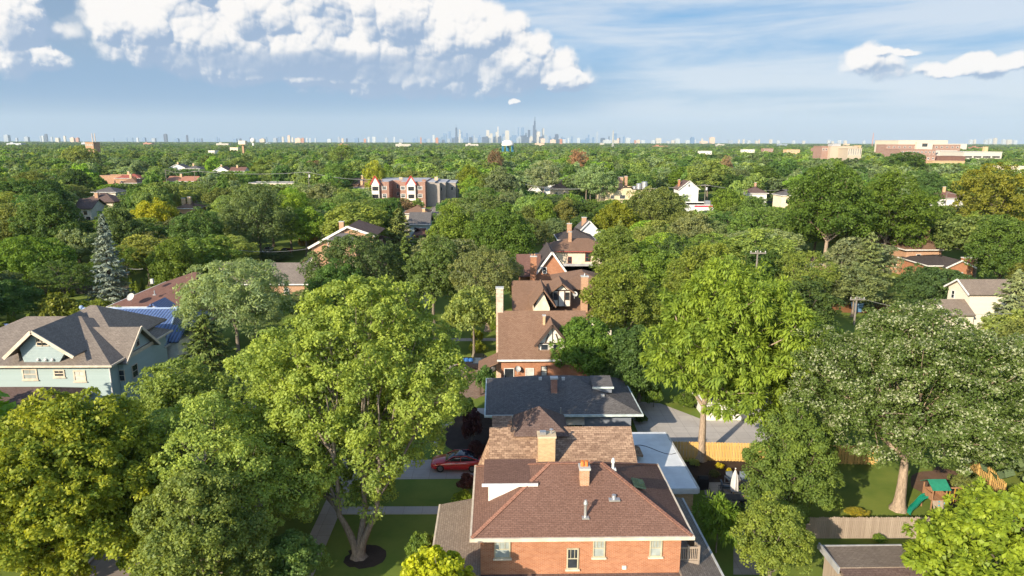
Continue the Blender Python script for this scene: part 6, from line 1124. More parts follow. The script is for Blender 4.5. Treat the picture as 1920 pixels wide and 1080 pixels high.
for i, (px, pt, pb, wpx) in enumerate([(70, 538, 556, 9), (82, 542, 558, 9), (94, 540, 557, 9), (107, 536, 556, 10), (127, 536, 554, 8), (138, 532, 552, 10), (248, 521, 546, 11), (257, 528, 546, 9), (268, 522, 542, 10), (20, 586, 612, 13), (29, 592, 612, 12), (58, 590, 620, 16)]):
    p = at(px, pb+4); c = proj(p)[2]; Rr = wpx/2*c/F*1.2; tp = atY(px, pt, p[1])[2]
    put_tree('cypress', ['narrow cypress first from the left in the row behind the hedge bushes', 'narrow cypress second from the left in the row behind the hedge bushes', 'narrow cypress third from the left in the row behind the hedge bushes', 'narrow cypress fourth in the row behind the hedge bushes', 'narrow cypress fifth in the row, left of the spruce', 'narrow cypress nearest the spruce in the hedge row', 'tallest narrow cypress beside the maroon hip roof', 'shortest narrow cypress in the middle beside the maroon hip roof', 'narrow cypress touching the ridge of the maroon hip roof', 'small bright cypress nearer the frame edge by the white garage', 'small bright cypress at the right of the pair by the white garage', 'bushy cypress between garage and pale blue house'][i], 'shrub', CY[0], CY[1], (p[0], p[1], 0), (.13, .18, .025), (Rr/.8, Rr/.8, tp/3.6), rng.uniform(0, 6), 'narrow cypresses')
# ------------------------------------------------------------------ the other trees of the neighbourhood
PR = {'round': [tree_meshes(500+i, 6.0, 14.0, 3.2, nl=10+3*i, nc=190, per=56, cr=.95, ln=.42, rel=(.40-.05*i, .54-.05*i), r0=.3, twigs=2) for i in range(4)], 'spreading': [tree_meshes(520+i, 7.0, 13.0, 4.2, nl=14, nc=200, per=44, cr=1.0, ln=.52, flat=.6, rel=(.28, .44), r0=.32, twigs=2) for i in range(2)],
      'tall': [tree_meshes(540+i, 5.0, 16.0, 3.0, nl=13, nc=190, per=46, cr=.95, ln=.46, flat=1.25, rel=(.34, .5), r0=.28, twigs=2) for i in range(2)], 'airy': [tree_meshes(560+i, 6.0, 14.0, 3.5, nl=16, nc=150, per=40, cr=.85, ln=.5, asp=.42, rel=(.24, .38), r0=.26, twigs=3, fill=.05) for i in range(2)]}
CONP = conifer_meshes(590, 3.6, 14.0, .8, nb=70, per=50, ln=.85, asp=.42, droop=.2, power=.75)
DIM = {'round': (6, 14), 'spreading': (7, 13), 'tall': (5, 16), 'airy': (6, 14), 'conical': (3.6, 14)}
PAL = [('mid green', GR_MID, 24), ('deep green', GR_DEEP, 11), ('olive green', GR_OLIVE, 19), ('grey green', GR_GREY, 17), ('fresh green', GR_FRESH, 9), ('light green', (.14, .175, .048), 14), ('dull green', (.10, .125, .052), 12), ('golden green', (.145, .17, .025), 1.2), ('tawny brown', (.16, .105, .06), .4)]
pw_ = np.array([p[2] for p in PAL], float); pw_ /= pw_.sum()
LAND += [('the tall grey blue spruce', 190, 480, 118), ('the yellow honey locust', 285, 400, 186), ('the huge dark elm', 1565, 400, 146), ('the white pine', 1635, 500, 117), ('the walnut', 1380, 640, 58), ('the tall utility pole', 1323, 360, 312)]
def clear(x, y, R, top, street=True):
    """the height a tree may have here (0: none)"""
    if any(x > f[0]-R*.35 and x < f[1]+R*.35 and y > f[2]-R*.35 and y < f[3]+R*.35 for f in FOOT): return 0
    if any((x-a)**2+(y-b)**2 < (.55*(R+r))**2 for a, b, r, _ in TREES): return 0
    if street and -27.0 < x < -20.5 and y < 320: return 0
    cx, py1, k = proj((x, y, top)); py0 = proj((x, y, .15*top))[1]; rp = R*F/k; lim = top
    for a, b, c, d, Yk in KEEP:
        if y < Yk+3 and cx+rp*.85 > a and cx-rp*.85 < c and py1 < d-1 and py0 > b: lim = min(lim, atY(cx, d-2, y)[2])
    return lim if lim > 4.5 else 0
cand = []; r = np.random.default_rng(77); y = 34.0
while y < 1000:
    st = 9.8 if y < 250 else 9.8+(min(y,420)-250)*.026+(y-250)*.004; half = y*.80+(14 if y > 84 else 30); n = int(2*half/st)
    for i in range(n):
        x = -half+(i+.5)*st+r.uniform(-.45, .45)*st; yy = y+r.uniform(-.45, .45)*st
        if r.uniform() < .08: continue
        kd = r.choice(['round', 'spreading', 'tall', 'airy', 'conical'], p=[.40, .24, .13, .16, .07]); R = r.uniform(4.8, 9.0)*(1 if kd != 'conical' else .55)*(1.0 if yy < 240 else 1.0+min(.42, (yy-240)*.002)); top = r.uniform(10.5, 16.5)*(1.06 if kd in ('tall', 'conical') else 1)
        if yy > 280: top = min(top*1.02, 17)
        if yy < 130: top *= .72; R *= .8
        if yy < 84 and -40 < proj((x+math.copysign(-R, x), yy, top*.7))[0] < 1960: continue
        lim = clear(x, yy, R, top)
        if lim:
            if lim < top: R *= max(.5, min(1, (lim/top)**.6)); top = lim
            pi = r.choice(len(PAL), p=pw_); pi = pi if pi < 7 or yy > 210 else r.choice([0, 2, 5]); TREES.append((x, yy, R, top)); cand.append((x, yy, R, top, kd, int(pi)))
    y += st
def px_tree(px, pyt, Y, wpx, kd, col): p = atY(px, pyt, Y); return (p[0], Y, wpx/2*Y/F, p[2], kd, col)
EXTRA = [px_tree(1085, 277, 520, 44, 'airy', 8), px_tree(1362, 289, 430, 30, 'airy', 8), px_tree(930, 276, 470, 38, 'airy', 8), px_tree(700, 300, 330, 42, 'round', 7), px_tree(880, 308, 300, 50, 'spreading', 7), px_tree(640, 268, 620, 60, 'airy', 2), px_tree(150, 272, 560, 70, 'spreading', 2), px_tree(940, 312, 260, 70, 'tall', 3), px_tree(1020, 300, 330, 70, 'round', 3), px_tree(1120, 306, 300, 80, 'round', 3), px_tree(1330, 300, 330, 90, 'round', 5), px_tree(495, 338, 245, 80, 'airy', 3), px_tree(610, 336, 235, 70, 'round', 0), px_tree(545, 350, 215, 60, 'round', 4), px_tree(640, 358, 195, 80, 'airy', 2), px_tree(735, 368, 182, 48, 'round', 1), px_tree(1700, 283, 500, 80, 'round', 1), px_tree(1240, 358, 232, 60, 'spreading', 3)]
def vis(c): return c[2]*c[3]/((c[1])**2)
infr = [c for c in cand if -60 < proj((c[0], c[1], c[3]))[0] < 1980]; outfr = [c for c in cand if c not in infr]
infr.sort(key=vis, reverse=True); NMAX = 300-45-len(EXTRA); pick = EXTRA+infr[:NMAX]; rest = [c for c in infr[NMAX:]]
used = {}
def shorten(nm, n=6):
    w = nm.split()
    if len(w) > n:
        w = w[:n]
        while w[-1] in ('with', 'and', 'of', 'the', 'a', 'under', 'behind', 'beside', 'in', 'its', 'by', 'at', 'on', 'near', 'beyond', 'before', 'above', 'below', 'left', 'right', 'front', 'directly', 'small', 'white', 'just', 'far', 'brown', 'grey', 'red'): w.pop()
    return ' '.join(w)
ORD = ['', 'second closest ', 'third closest ', 'fourth closest ', 'fifth closest ', 'sixth closest ', 'seventh closest ', 'eighth closest ', 'ninth closest ', 'tenth closest ', 'eleventh closest ', 'twelfth closest ']
items = []
for c in pick:
    px, py, k = proj((c[0], c[1], c[3]*.8)); nm, lx, ly, lY = min(LAND, key=lambda L: (px-L[1])**2+((py-L[2])*1.8)**2); d = math.hypot(px-lx, (py-ly)*1.8)
    rel = ('behind' if c[1] > lY+12 else 'in front of' if c[1] < lY-12 else 'beside') if abs(px-lx) < 45 else ('back left of' if c[1] > lY+25 else 'left of') if px < lx else ('back right of' if c[1] > lY+25 else 'right of')
    items.append((d, c, rel, nm))
items.sort(key=lambda t: t[0])
for d, c, rel, nm in items:
    sh = {'round': 'round crowned', 'spreading': 'wide spreading', 'tall': 'tall oval', 'airy': 'loose open', 'conical': 'cone shaped'}[c[4]]; short = shorten(nm)
    key = (PAL[c[5]][0], sh, rel, short); i = used.get(key, 0); used[key] = i+1
    label = f"{ORD[min(i, 11)]}{PAL[c[5]][0]} {sh} tree {rel} {short}"; rr = np.random.default_rng(abs(int(c[0]*131+c[1]*17)))
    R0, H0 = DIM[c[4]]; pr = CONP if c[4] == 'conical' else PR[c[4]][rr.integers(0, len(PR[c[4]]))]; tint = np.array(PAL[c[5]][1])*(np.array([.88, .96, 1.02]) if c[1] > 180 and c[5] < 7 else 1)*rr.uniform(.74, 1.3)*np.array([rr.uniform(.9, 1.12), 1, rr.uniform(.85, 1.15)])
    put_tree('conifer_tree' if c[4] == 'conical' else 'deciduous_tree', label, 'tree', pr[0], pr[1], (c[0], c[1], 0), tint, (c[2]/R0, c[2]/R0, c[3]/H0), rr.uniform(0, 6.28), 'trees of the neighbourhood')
# --- the far wood: one mass of trees reaching the horizon
def far_proto(seed, R, top, nc, per, cr, ln):
    q = np.random.default_rng(seed); L = lobes_of(q, R-cr*.5, top-cr*.5, 1.0, 9, (.36, .5), .75); V, Q, hue, P, K = crown_arrays(q, L, nc, per, cr, ln, .7, fill=.1); return V, Q, hue
pts = [(c[0], c[1], c[2]/6.0, c[3]/13.0, *PAL[c[5]][1]) for c in rest+outfr]
y = 1000.0
while y < 9000:
    st = 13+(y-1000)*.012; half = y*.80+20; n = int(2*half/st)
    for i in range(n):
        x = -half+(i+.5)*st+r.uniform(-.5, .5)*st; yy = y+r.uniform(-.5, .5)*st
        if any(f[0]-4 < x < f[1]+4 and f[2]-4 < yy < f[3]+4 for f in FOOT if f[3] > 800): continue
        R = r.uniform(5, 8.5)*(1+max(0, y-1500)/5000); top = r.uniform(9.5, 14.5)*(1 if y < 2500 else .85)
        px, py, k = proj((x, yy, top)); 
        if any(yy < Yk and px+R*F/k > a and px-R*F/k < c_ and py < d-1 for a, b, c_, d, Yk in KEEP if Yk > 800): top *= .5
        pi = r.choice(len(PAL)-2, p=pw_[:-2]/pw_[:-2].sum()); pts.append((x, yy, R/6, top/13, *PAL[pi][1]))
    y += st*1.5
pts = np.array(pts); pm = bpy.data.meshes.new('distant_wood'); pm.vertices.add(len(pts)); co = np.zeros((len(pts), 3), np.float32); co[:, :2] = pts[:, :2]; pm.vertices.foreach_set('co', co.ravel())
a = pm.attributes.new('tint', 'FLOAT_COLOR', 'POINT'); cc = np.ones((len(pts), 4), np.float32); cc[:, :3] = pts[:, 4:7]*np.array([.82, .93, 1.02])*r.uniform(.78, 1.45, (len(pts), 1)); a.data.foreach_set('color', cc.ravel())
a = pm.attributes.new('size', 'FLOAT_VECTOR', 'POINT'); ss = np.stack([pts[:, 2], pts[:, 2], pts[:, 3]], 1).astype(np.float32); a.data.foreach_set('vector', ss.ravel())
a = pm.attributes.new('pick', 'INT', 'POINT'); near = pts[:, 1] < 700; a.data.foreach_set('value', np.where(near, r.integers(0, 3, len(pts)), r.integers(3, 6, len(pts))).astype(np.int32))
fv = []; fme = []
for i in range(6):
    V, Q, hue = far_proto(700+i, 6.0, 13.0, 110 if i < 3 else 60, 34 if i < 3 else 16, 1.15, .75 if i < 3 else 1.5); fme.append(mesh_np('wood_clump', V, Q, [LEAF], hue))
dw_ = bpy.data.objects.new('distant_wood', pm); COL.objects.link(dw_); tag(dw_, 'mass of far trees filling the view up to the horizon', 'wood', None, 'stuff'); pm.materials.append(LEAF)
ng = bpy.data.node_groups.new('wood', 'GeometryNodeTree'); ng.interface.new_socket('Geometry', in_out='INPUT', socket_type='NodeSocketGeometry'); ng.interface.new_socket('Geometry', in_out='OUTPUT', socket_type='NodeSocketGeometry')
gi = ng.nodes.new('NodeGroupInput'); go = ng.nodes.new('NodeGroupOutput'); ip = ng.nodes.new('GeometryNodeInstanceOnPoints'); jn = ng.nodes.new('GeometryNodeGeometryToInstance')
for i in reversed(range(6)):
    so = bpy.data.objects.new('wood_clump', fme[i]); so.hide_render = True; so['kind'] = 'helper'; COL.objects.link(so); so.parent = dw_; so.hide_viewport = True
    oi = ng.nodes.new('GeometryNodeObjectInfo'); oi.inputs['Object'].default_value = so; ng.links.new(oi.outputs['Geometry'], jn.inputs[0])
na = ng.nodes.new('GeometryNodeInputNamedAttribute'); na.data_type = 'FLOAT_VECTOR'; na.inputs[0].default_value = 'size'; nb_ = ng.nodes.new('GeometryNodeInputNamedAttribute'); nb_.data_type = 'INT'; nb_.inputs[0].default_value = 'pick'; rv = ng.nodes.new('FunctionNodeRandomValue'); rv.data_type = 'FLOAT_VECTOR'; rv.inputs[1].default_value = (0, 0, 6.28)
ng.links.new(gi.outputs[0], ip.inputs['Points']); ng.links.new(jn.outputs[0], ip.inputs['Instance']); ip.inputs['Pick Instance'].default_value = True; ng.links.new(nb_.outputs[0], ip.inputs['Instance Index']); ng.links.new(na.outputs[0], ip.inputs['Scale']); ng.links.new(rv.outputs[0], ip.inputs['Rotation']); ng.links.new(ip.outputs[0], go.inputs[0])
dw_.modifiers.new('wood', 'NODES').node_group = ng

# ------------------------------------------------------------------ skyline
SKY_C = {'dark': ('dark grey blue', (.025, .04, .075)), 'blue': ('blue glass', (.08, .14, .24)), 'pale': ('pale', (.21, .24, .28)), 'cream': ('cream', (.36, .33, .28)), 'white': ('white', (.31, .33, .35)), 'tan': ('tan', (.45, .33, .24)), 'brown': ('brown brick', (.30, .14, .09))}
SKM = {}
for k, (nm, c) in SKY_C.items():
    mt, nt = newmat('tower_'+k); g = N(nt); uv = g.n('ShaderNodeUVMap').outputs[0]; br = g.n('ShaderNodeTexBrick', offset=0); g.put(br.inputs['Vector'], uv); g.put(br.inputs['Color1'], c4(c)); g.put(br.inputs['Color2'], c4(tuple(x*.75 for x in c))); g.put(br.inputs['Mortar'], c4(tuple(min(1, x*1.2) for x in c)))
    br.inputs['Scale'].default_value = 1; br.inputs['Mortar Size'].default_value = 1.2; br.inputs['Brick Width'].default_value = 9; br.inputs['Row Height'].default_value = 5; g.out(g.bsdf(br.outputs[0], .5, .4)); SKM[k] = mt
TW = [(10, 252.5, 9, 'pale', 10), (30, 258, 4, 'pale', 10), (48, 256, 8, 'pale', 10), (75, 254.5, 2, 'pale', 10), (79, 254, 4, 'white', 10.2), (85, 251, 5, 'dark', 10), (96, 256, 4, 'pale', 10), (106, 257.5, 7, 'cream', 8), (120, 254, 4, 'cream', 10), (134, 257.5, 8, 'tan', 8), (144, 258, 6, 'brown', 8), (212, 258, 2.5, 'blue', 11), (237, 257, 2, 'blue', 11), (247, 258, 3, 'blue', 11), (257, 257.5, 4, 'white', 11), (269, 257.5, 6, 'blue', 11), (287, 258, 7, 'pale', 11), (309, 251, 6.5, 'dark', 10), (330, 259, 8, 'blue', 10.5), (350, 253, 3.5, 'dark', 10),
 (363, 258, 2.5, 'blue', 11), (369, 258.5, 2.5, 'blue', 11), (373, 258.5, 2.5, 'blue', 11), (378, 258.5, 2.5, 'dark', 11), (406, 256, 3, 'blue', 11), (410, 258, 2.5, 'blue', 11), (440, 259, 7, 'blue', 12), (450, 259, 4, 'dark', 12), (469, 257, 2.5, 'dark', 11), (499, 256.5, 2.5, 'blue', 11), (491, 260, 10, 'tan', 9), (515, 258, 7, 'pale', 9), (521, 256.5, 3, 'blue', 12), (525, 256, 3, 'blue', 12), (530, 255.5, 4, 'cream', 9), (541, 253.5, 5, 'tan', 9), (548, 257.5, 4, 'cream', 10), (558, 258.5, 12, 'tan', 8), (567, 258.5, 6, 'brown', 8), (575, 258, 3, 'white', 11), (581, 258.5, 3, 'white', 11), (591, 259, 2.5, 'white', 11), (617, 260, 8, 'white', 11), (635, 256.5, 4, 'pale', 10), (642, 258.5, 4, 'tan', 10), (650, 259, 3, 'dark', 10), (668, 258.5, 8, 'blue', 12), (684, 260, 5, 'brown', 9), (691, 256, 4, 'white', 10), (701, 256.5, 6, 'white', 10),
 (724, 258, 5, 'pale', 13), (739, 257, 3, 'white', 13), (752, 261, 7, 'pale', 13), (776, 260, 5, 'blue', 13), (782, 256, 2.5, 'blue', 14), (789, 258.5, 2, 'brown', 5), (796, 260, 5, 'blue', 14), (804, 261, 5, 'pale', 14), (813, 253, 4, 'white', 12), (819, 259, 5, 'brown', 7), (829, 257, 4, 'blue', 14), (834, 250, 6, 'blue', 14.5), (843, 246, 4.5, 'blue', 14.5), (849, 259, 4, 'dark', 14.2), (855.5, 239, 4.5, 'dark', 14), (862, 243, 3, 'cream', 14.5), (866, 247, 5, 'blue', 14.4), (862, 257, 4, 'cream', 13.5), (871, 257, 3, 'blue', 14), (875.5, 249.5, 3.5, 'blue', 14.6), (881, 258, 3, 'dark', 13.8), (886, 255, 5, 'blue', 14.6), (889, 253, 2.5, 'pale', 14.2), (895, 260, 4, 'blue', 14), (899, 254, 3, 'blue', 14.3), (906, 258, 5, 'blue', 14.5), (914.5, 244, 5.5, 'cream', 14), (913, 256, 5, 'dark', 13.6), (920.5, 250, 6, 'cream', 13.9), (927, 257, 4, 'dark', 13.7), (933.5, 237.5, 3, 'cream', 14.8), (932, 247.5, 7, 'cream', 14), (938, 255, 4, 'dark', 13.8), (944, 251, 5, 'blue', 14.6), (951, 245, 7.5, 'cream', 14), (958, 258, 5, 'blue', 13.8), (964, 253, 9, 'blue', 14), (972, 238.5, 2, 'blue', 15), (974, 256, 6, 'pale', 13.5), (980, 239, 5.5, 'blue', 14.8), (980, 254, 8, 'dark', 14), (986, 249, 4, 'dark', 14), (992, 244, 4.5, 'dark', 14.6), (996, 255, 6, 'cream', 13.4), (1009.5, 247, 7, 'cream', 14), (1002, 256, 5, 'dark', 13.4), (1018.5, 241.5, 4, 'cream', 14.2), (1018, 260, 8, 'tan', 12), (1024.5, 253, 4.5, 'pale', 13.8), (1031, 255.5, 3.5, 'blue', 14), (1044, 252, 6.5, 'dark', 13.5), (1037, 262, 10, 'tan', 10), (1053.5, 256.5, 3, 'blue', 14), (1052, 260.5, 4.5, 'brown', 6), (1058, 261, 5, 'white', 11), (1066, 259, 3, 'white', 13), (1072.5, 256, 3.5, 'blue', 13.5), (1085, 259, 5, 'white', 13), (1093, 262, 9, 'blue', 13), (1104, 252.5, 2.5, 'blue', 14.5), (1102, 259, 7, 'blue', 13.6), (1112.5, 257, 3.5, 'blue', 14), (1120, 247.5, 3, 'pale', 14.6), (1131, 259, 8, 'dark', 13.8), (1142, 256, 3, 'dark', 14), (1154.5, 250, 4.5, 'blue', 14), (1139, 262.5, 14, 'white', 9), (1154, 262.5, 8, 'cream', 9), (1159, 260, 4, 'tan', 12), (1162, 258.5, 2.5, 'dark', 13), (1170, 255, 3, 'blue', 13.5), (1178, 259, 8, 'white', 10), (1191, 262, 3, 'brown', 9), (1197, 262, 6, 'tan', 10), (1206, 262, 7, 'white', 10), (1225, 262.5, 7, 'white', 10), (1235.5, 258, 9, 'cream', 10), (1253, 264, 5, 'white', 10), (1262, 262.5, 6, 'cream', 10), (1271, 259.5, 8, 'white', 10), (1290, 262, 7, 'white', 10), (1299, 256, 7.5, 'blue', 12), (1304, 261, 2, 'white', 10), (1317, 259, 3, 'cream', 10), (1321, 264, 12, 'tan', 9), (1336.5, 257, 9, 'tan', 9), (1371, 262, 7, 'pale', 10), (1386, 261, 3, 'cream', 11), (1395, 260.5, 3, 'cream', 11), (1405, 263, 5, 'white', 11), (1420, 263, 5, 'cream', 11), (1424, 261, 2, 'tan', 11), (1446, 261, 5, 'cream', 11), (1460, 263, 5, 'white', 11), (1489, 263, 5, 'white', 11), (1508, 263, 4, 'cream', 11), (1555, 262, 5, 'white', 11), (1562, 264, 4, 'cream', 11), (1575, 262, 6, 'white', 11), (1586, 263, 5, 'cream', 11), (1621, 263, 4, 'white', 11), (1822, 261.5, 6, 'white', 10), (1829, 261.5, 4, 'cream', 10), (1850, 261, 5, 'white', 10), (1858, 259, 5, 'white', 10), (1868, 258.5, 5, 'cream', 10), (1884, 261, 6, 'white', 10), (1894, 261, 8, 'cream', 10), (1905, 262.5, 6, 'white', 10)]
towers = []
q_ = np.random.default_rng(21); TW += [(round(822+i*8.7+q_.uniform(-2, 2), 1), q_.uniform(256, 262), q_.uniform(4, 7), ['blue', 'dark', 'pale'][i % 3], 14+q_.uniform(-.8, .8)) for i in range(28)]
for px, pt, wpx, k, dk in TW: towers.append((px, pt+(.8 if px < 700 or px > 1180 else 0), wpx*(.85 if px < 700 else 1), k, dk*1000))
MARK = [('the twin smokestacks', 175), ('the dark slab tower', 309), ('the white sphere tank', 474), ('the tan twin block', 541), ('the white tower pair', 697), ('the tallest tower', 1003), ('the black tapering tower', 855.5), ('the lattice tower', 1150), ('the broad tan tower', 1336.5), ('the tan office block', 1575), ('the water tower', 952), ('the frame edge', 1905), ('the hospital', 1730), ('the domed cream tower', 1018.5), ('the slim pale tower', 1120), ('the twin cream towers', 918), ('the blue glass tower', 1299), ('the first pale slab', 10)]
cnt = {}
for px, pt, wpx, k, Y in sorted(towers, key=lambda t: min(abs(t[0]-m[1]) for m in MARK)):
    mk, mx = min(MARK, key=lambda m: abs(m[1]-px)); side = 'at' if abs(px-mx) < 1.5 else 'left of' if px < mx else 'right of'; hz = 'tall' if pt < 250 else 'mid height' if pt < 257 else 'low'; wz = 'slim' if wpx < 4 else 'broad' if wpx > 7 else ''
    key = (k, hz, wz, side, mk); i = cnt.get(key, 0); cnt[key] = i+1; lb = f"{ORD[min(i, 11)]}{hz} {wz+' ' if wz else ''}{SKY_C[k][0]} tower {side} {mk}"
    q = atY(px, pt, Y); w = wpx*Y/F; z = q[2]; x = q[0]; rr = np.random.default_rng(int(px*10)); m_ = MB(); d = w*rr.uniform(.6, 1.0)
    if px == 855.5: m_.hexa([(x-w/2, Y, 0), (x+w/2, Y, 0), (x+w/2, Y+d, 0), (x-w/2, Y+d, 0)], [(x-w*.36, Y, z), (x+w*.36, Y, z), (x+w*.36, Y+d, z), (x-w*.36, Y+d, z)]); m_.box(x-w*.25, x-w*.2, Y, Y+4, z, z+60); m_.box(x+w*.15, x+w*.2, Y, Y+4, z, z+70)
    elif rr.uniform() < .45 and z > 110: f = rr.uniform(.55, .85); g_ = rr.uniform(.5, .8); o = rr.uniform(-.1, .1)*w; m_.box(x-w/2, x+w/2, Y, Y+d, 0, z*f).box(x-w*g_/2+o, x+w*g_/2+o, Y+1, Y+d-1, z*f, z); 
    else: m_.box(x-w/2, x+w/2, Y, Y+d, 0, z); (m_.box(x-w*.2, x+w*.25, Y+d*.3, Y+d*.7, z, z+7) if rr.uniform() < .6 else None)
    if px == 1018.5: m_.lathe([(w*.4, z), (w*.32, z+14), (w*.1, z+20)], (x, Y+d/2, 0), 12)
    tag(m_.build('skyscraper' if z > 90 else 'tower_block', SKM[k]), lb, 'tower', 'towers of the far skyline')
q = atY(1003, 226.5, 14000); x, z = q[0], q[2]; w = 6.6*14000/F; m_ = MB().box(x-w/2, x+w/2, 14000, 14000+w, 0, z*.60).box(x-w*.5, x+w*.2, 14001, 14000+w*.9, z*.60, z*.80).box(x-w*.25, x+w*.2, 14002, 14000+w*.8, z*.8, z)
for dx in (-.12, .08): m_.box(x+w*dx-3, x+w*dx+3, 14010, 14016, z, z+78)
tag(m_.build('skyscraper', SKM['dark']), 'tallest dark stepped tower with twin masts in the middle of the skyline', 'tower', 'towers of the far skyline')
for px in (172, 177): q = atY(px, 250, 6500); tag(MB().tube([(q[0], 6500, 0), (q[0], 6500, q[2])], [5, 3.4], 12).build('smokestack', SKM['tan']), 'pale smokestack, '+('left' if px == 172 else 'right')+' one of the twin stacks on the horizon', 'smokestack', 'twin smokestacks')
q = atY(474, 258.5, 3000); m_ = MB().ball((q[0], 3000, q[2]-11), 11, 16, 10).tube([(q[0], 3000, 0), (q[0], 3000, q[2]-18)], 4, 10); tag(m_.build('water_tank', WHITE), 'white spherical water tank on the left horizon', 'water tower')
rr = np.random.default_rng(3)
for i in range(16):
    px = 40+i*120+rr.uniform(-18, 18); Y = rr.uniform(2300, 5200); w = rr.uniform(25, 70); x = atY(px, 266, Y)[0]; z = rr.uniform(11, 19); k = rr.choice(['white', 'cream', 'tan', 'brown', 'pale'], p=[.18, .22, .28, .2, .12])
    mk = min(MARK, key=lambda m: abs(m[1]-px)); key = ('low', k, mk[0], px < mk[1]); j = cnt.get(key, 0); cnt[key] = j+1
    tag(MB().box(x-w/2, x+w/2, Y, Y+30, 0, z).box(x-w*.3, x-w*.1, Y+6, Y+18, z, z+4).build('warehouse', SKM[k]), f"{ORD[j]}long low {SKY_C[k][0]} warehouse in the far wood {'left' if px < mk[1] else 'right'} of {mk[0]}", 'building', 'low buildings in the far wood')

# ------------------------------------------------------------------ haze, sun, sky
hz, nt = newmat('haze_air'); pv = nt.nodes.new('ShaderNodeVolumePrincipled'); pv.inputs['Color'].default_value = (.60, .73, .93, 1); pv.inputs['Density'].default_value = HAZE; pv.inputs['Anisotropy'].default_value = 0.0
oo = nt.nodes.new('ShaderNodeOutputMaterial'); nt.links.new(pv.outputs[0], oo.inputs['Volume'])
tag(MB().box(-14600, 14600, -300, 15900, -1.2, 540).build('haze', hz), None, None, None, 'stuff')
SUN_AZ = 39.0; SUN_EL = 23.0                                 # light travels towards this azimuth (from +Y to +X)
sd = bpy.data.lights.new('sun', 'SUN'); sd.energy = SUN_E; sd.angle = R_(.5); sd.color = (1.0, .87, .68); so = bpy.data.objects.new('sun', sd); COL.objects.link(so); so.location = (0, 0, 200)
dv = Vector((math.sin(R_(SUN_AZ))*math.cos(R_(SUN_EL)), math.cos(R_(SUN_AZ))*math.cos(R_(SUN_EL)), -math.sin(R_(SUN_EL)))); so.rotation_euler = dv.to_track_quat('-Z', 'Y').to_euler()
W = bpy.data.worlds.new('World'); SC.world = W; W.use_nodes = True; nt = W.node_tree; nt.nodes.clear(); g = N(nt)
sky = g.n('ShaderNodeTexSky', sky_type='NISHITA'); sky.sun_disc = False; sky.sun_elevation = R_(SUN_EL); sky.sun_rotation = R_(SUN_AZ+180); sky.air_density = 1.0; sky.dust_density = .6; sky.ozone_density = 1.5
b1 = g.n('ShaderNodeBackground'); g.put(b1.inputs[0], sky.outputs[0]); b1.inputs[1].default_value = SKY_E
gen = g.n('ShaderNodeTexCoord').outputs['Generated']; sp = g.n('ShaderNodeSeparateXYZ'); g.put(sp.inputs[0], gen)
az = g.m('MULTIPLY', g.m('ARCTAN2', sp.outputs[0], sp.outputs[1]), 180/math.pi); el = g.m('MULTIPLY', g.m('ARCSINE', sp.outputs[2]), 180/math.pi)
def azel(px, py): d = ray(px, py); return math.degrees(math.atan2(d[0], d[1])), math.degrees(math.asin(d[2]/np.linalg.norm(d)))
BL = [(5, 35, 80, 105, 1.15), (70, 108, 66, 24, .9), (25, 105, 60, 30, .9), (290, 45, 130, 90, 1.2), (420, 35, 150, 115, 1.35), (560, 40, 160, 125, 1.4), (690, 35, 140, 110, 1.25), (800, 55, 130, 95, 1.2), (900, 80, 100, 70, 1.1), (985, 112, 95, 56, 1.1), (1048, 148, 52, 22, .95), (600, 95, 390, 70, 1.25), (780, 130, 290, 55, 1.05), (585, 148, 150, 15, .9), (1640, 120, 50, 24, .30), (1652, 98, 34, 7, .5), (1698, 99, 30, 6, .5), (1790, 128, 80, 14, .5), (1860, 120, 75, 22, .68), (1915, 112, 60, 22, .7), (963, 190, 14, 8, .7), (240, 15, 70, 32, .85), (410, 136, 22, 10, .6)]
grp = bpy.data.node_groups.new('cloud_density', 'ShaderNodeTree'); grp.interface.new_socket('uv', in_out='INPUT', socket_type='NodeSocketVector'); grp.interface.new_socket('density', in_out='OUTPUT', socket_type='NodeSocketFloat')
q = N(grp); gi = q.n('NodeGroupInput'); go = q.n('NodeGroupOutput'); sv = gi.outputs[0]
wv = q.n('ShaderNodeTexNoise', noise_dimensions='2D'); q.put(wv.inputs['Vector'], sv); wv.inputs['Scale'].default_value = .5; wv.inputs['Detail'].default_value = 6; wv.inputs['Roughness'].default_value = .6
vm = q.n('ShaderNodeVectorMath', operation='MULTIPLY_ADD'); q.put(vm.inputs[0], wv.outputs['Color']); vm.inputs[1].default_value = (1.2, 1.0, 0); vs = q.n('ShaderNodeVectorMath', operation='ADD'); q.put(vs.inputs[0], sv); vs.inputs[1].default_value = (-.6, -.5, 0); q.put(vm.inputs[2], vs.outputs[0])
s2 = q.n('ShaderNodeSeparateXYZ'); q.put(s2.inputs[0], vm.outputs[0]); acc = None
for px, py, a_, b_, wt_ in BL:
    u0, v0 = azel(px, py); ra = abs(azel(px+a_, py)[0]-u0); rb = abs(azel(px, py-b_)[1]-v0); dx = q.m('MULTIPLY', q.m('SUBTRACT', s2.outputs[0], u0), 1/ra); dy = q.m('MULTIPLY', q.m('SUBTRACT', s2.outputs[1], v0), 1/rb)
    dd = q.m('MULTIPLY', q.m('SUBTRACT', 1.0, q.m('ADD', q.m('MULTIPLY', dx, dx), q.m('MULTIPLY', dy, dy))), wt_); acc = dd if acc is None else q.m('SMOOTH_MAX', acc, dd, .3)
nz = q.n('ShaderNodeTexNoise', noise_dimensions='2D'); q.put(nz.inputs['Vector'], sv); nz.inputs['Scale'].default_value = .32; nz.inputs['Detail'].default_value = 6; nz.inputs['Roughness'].default_value = .52
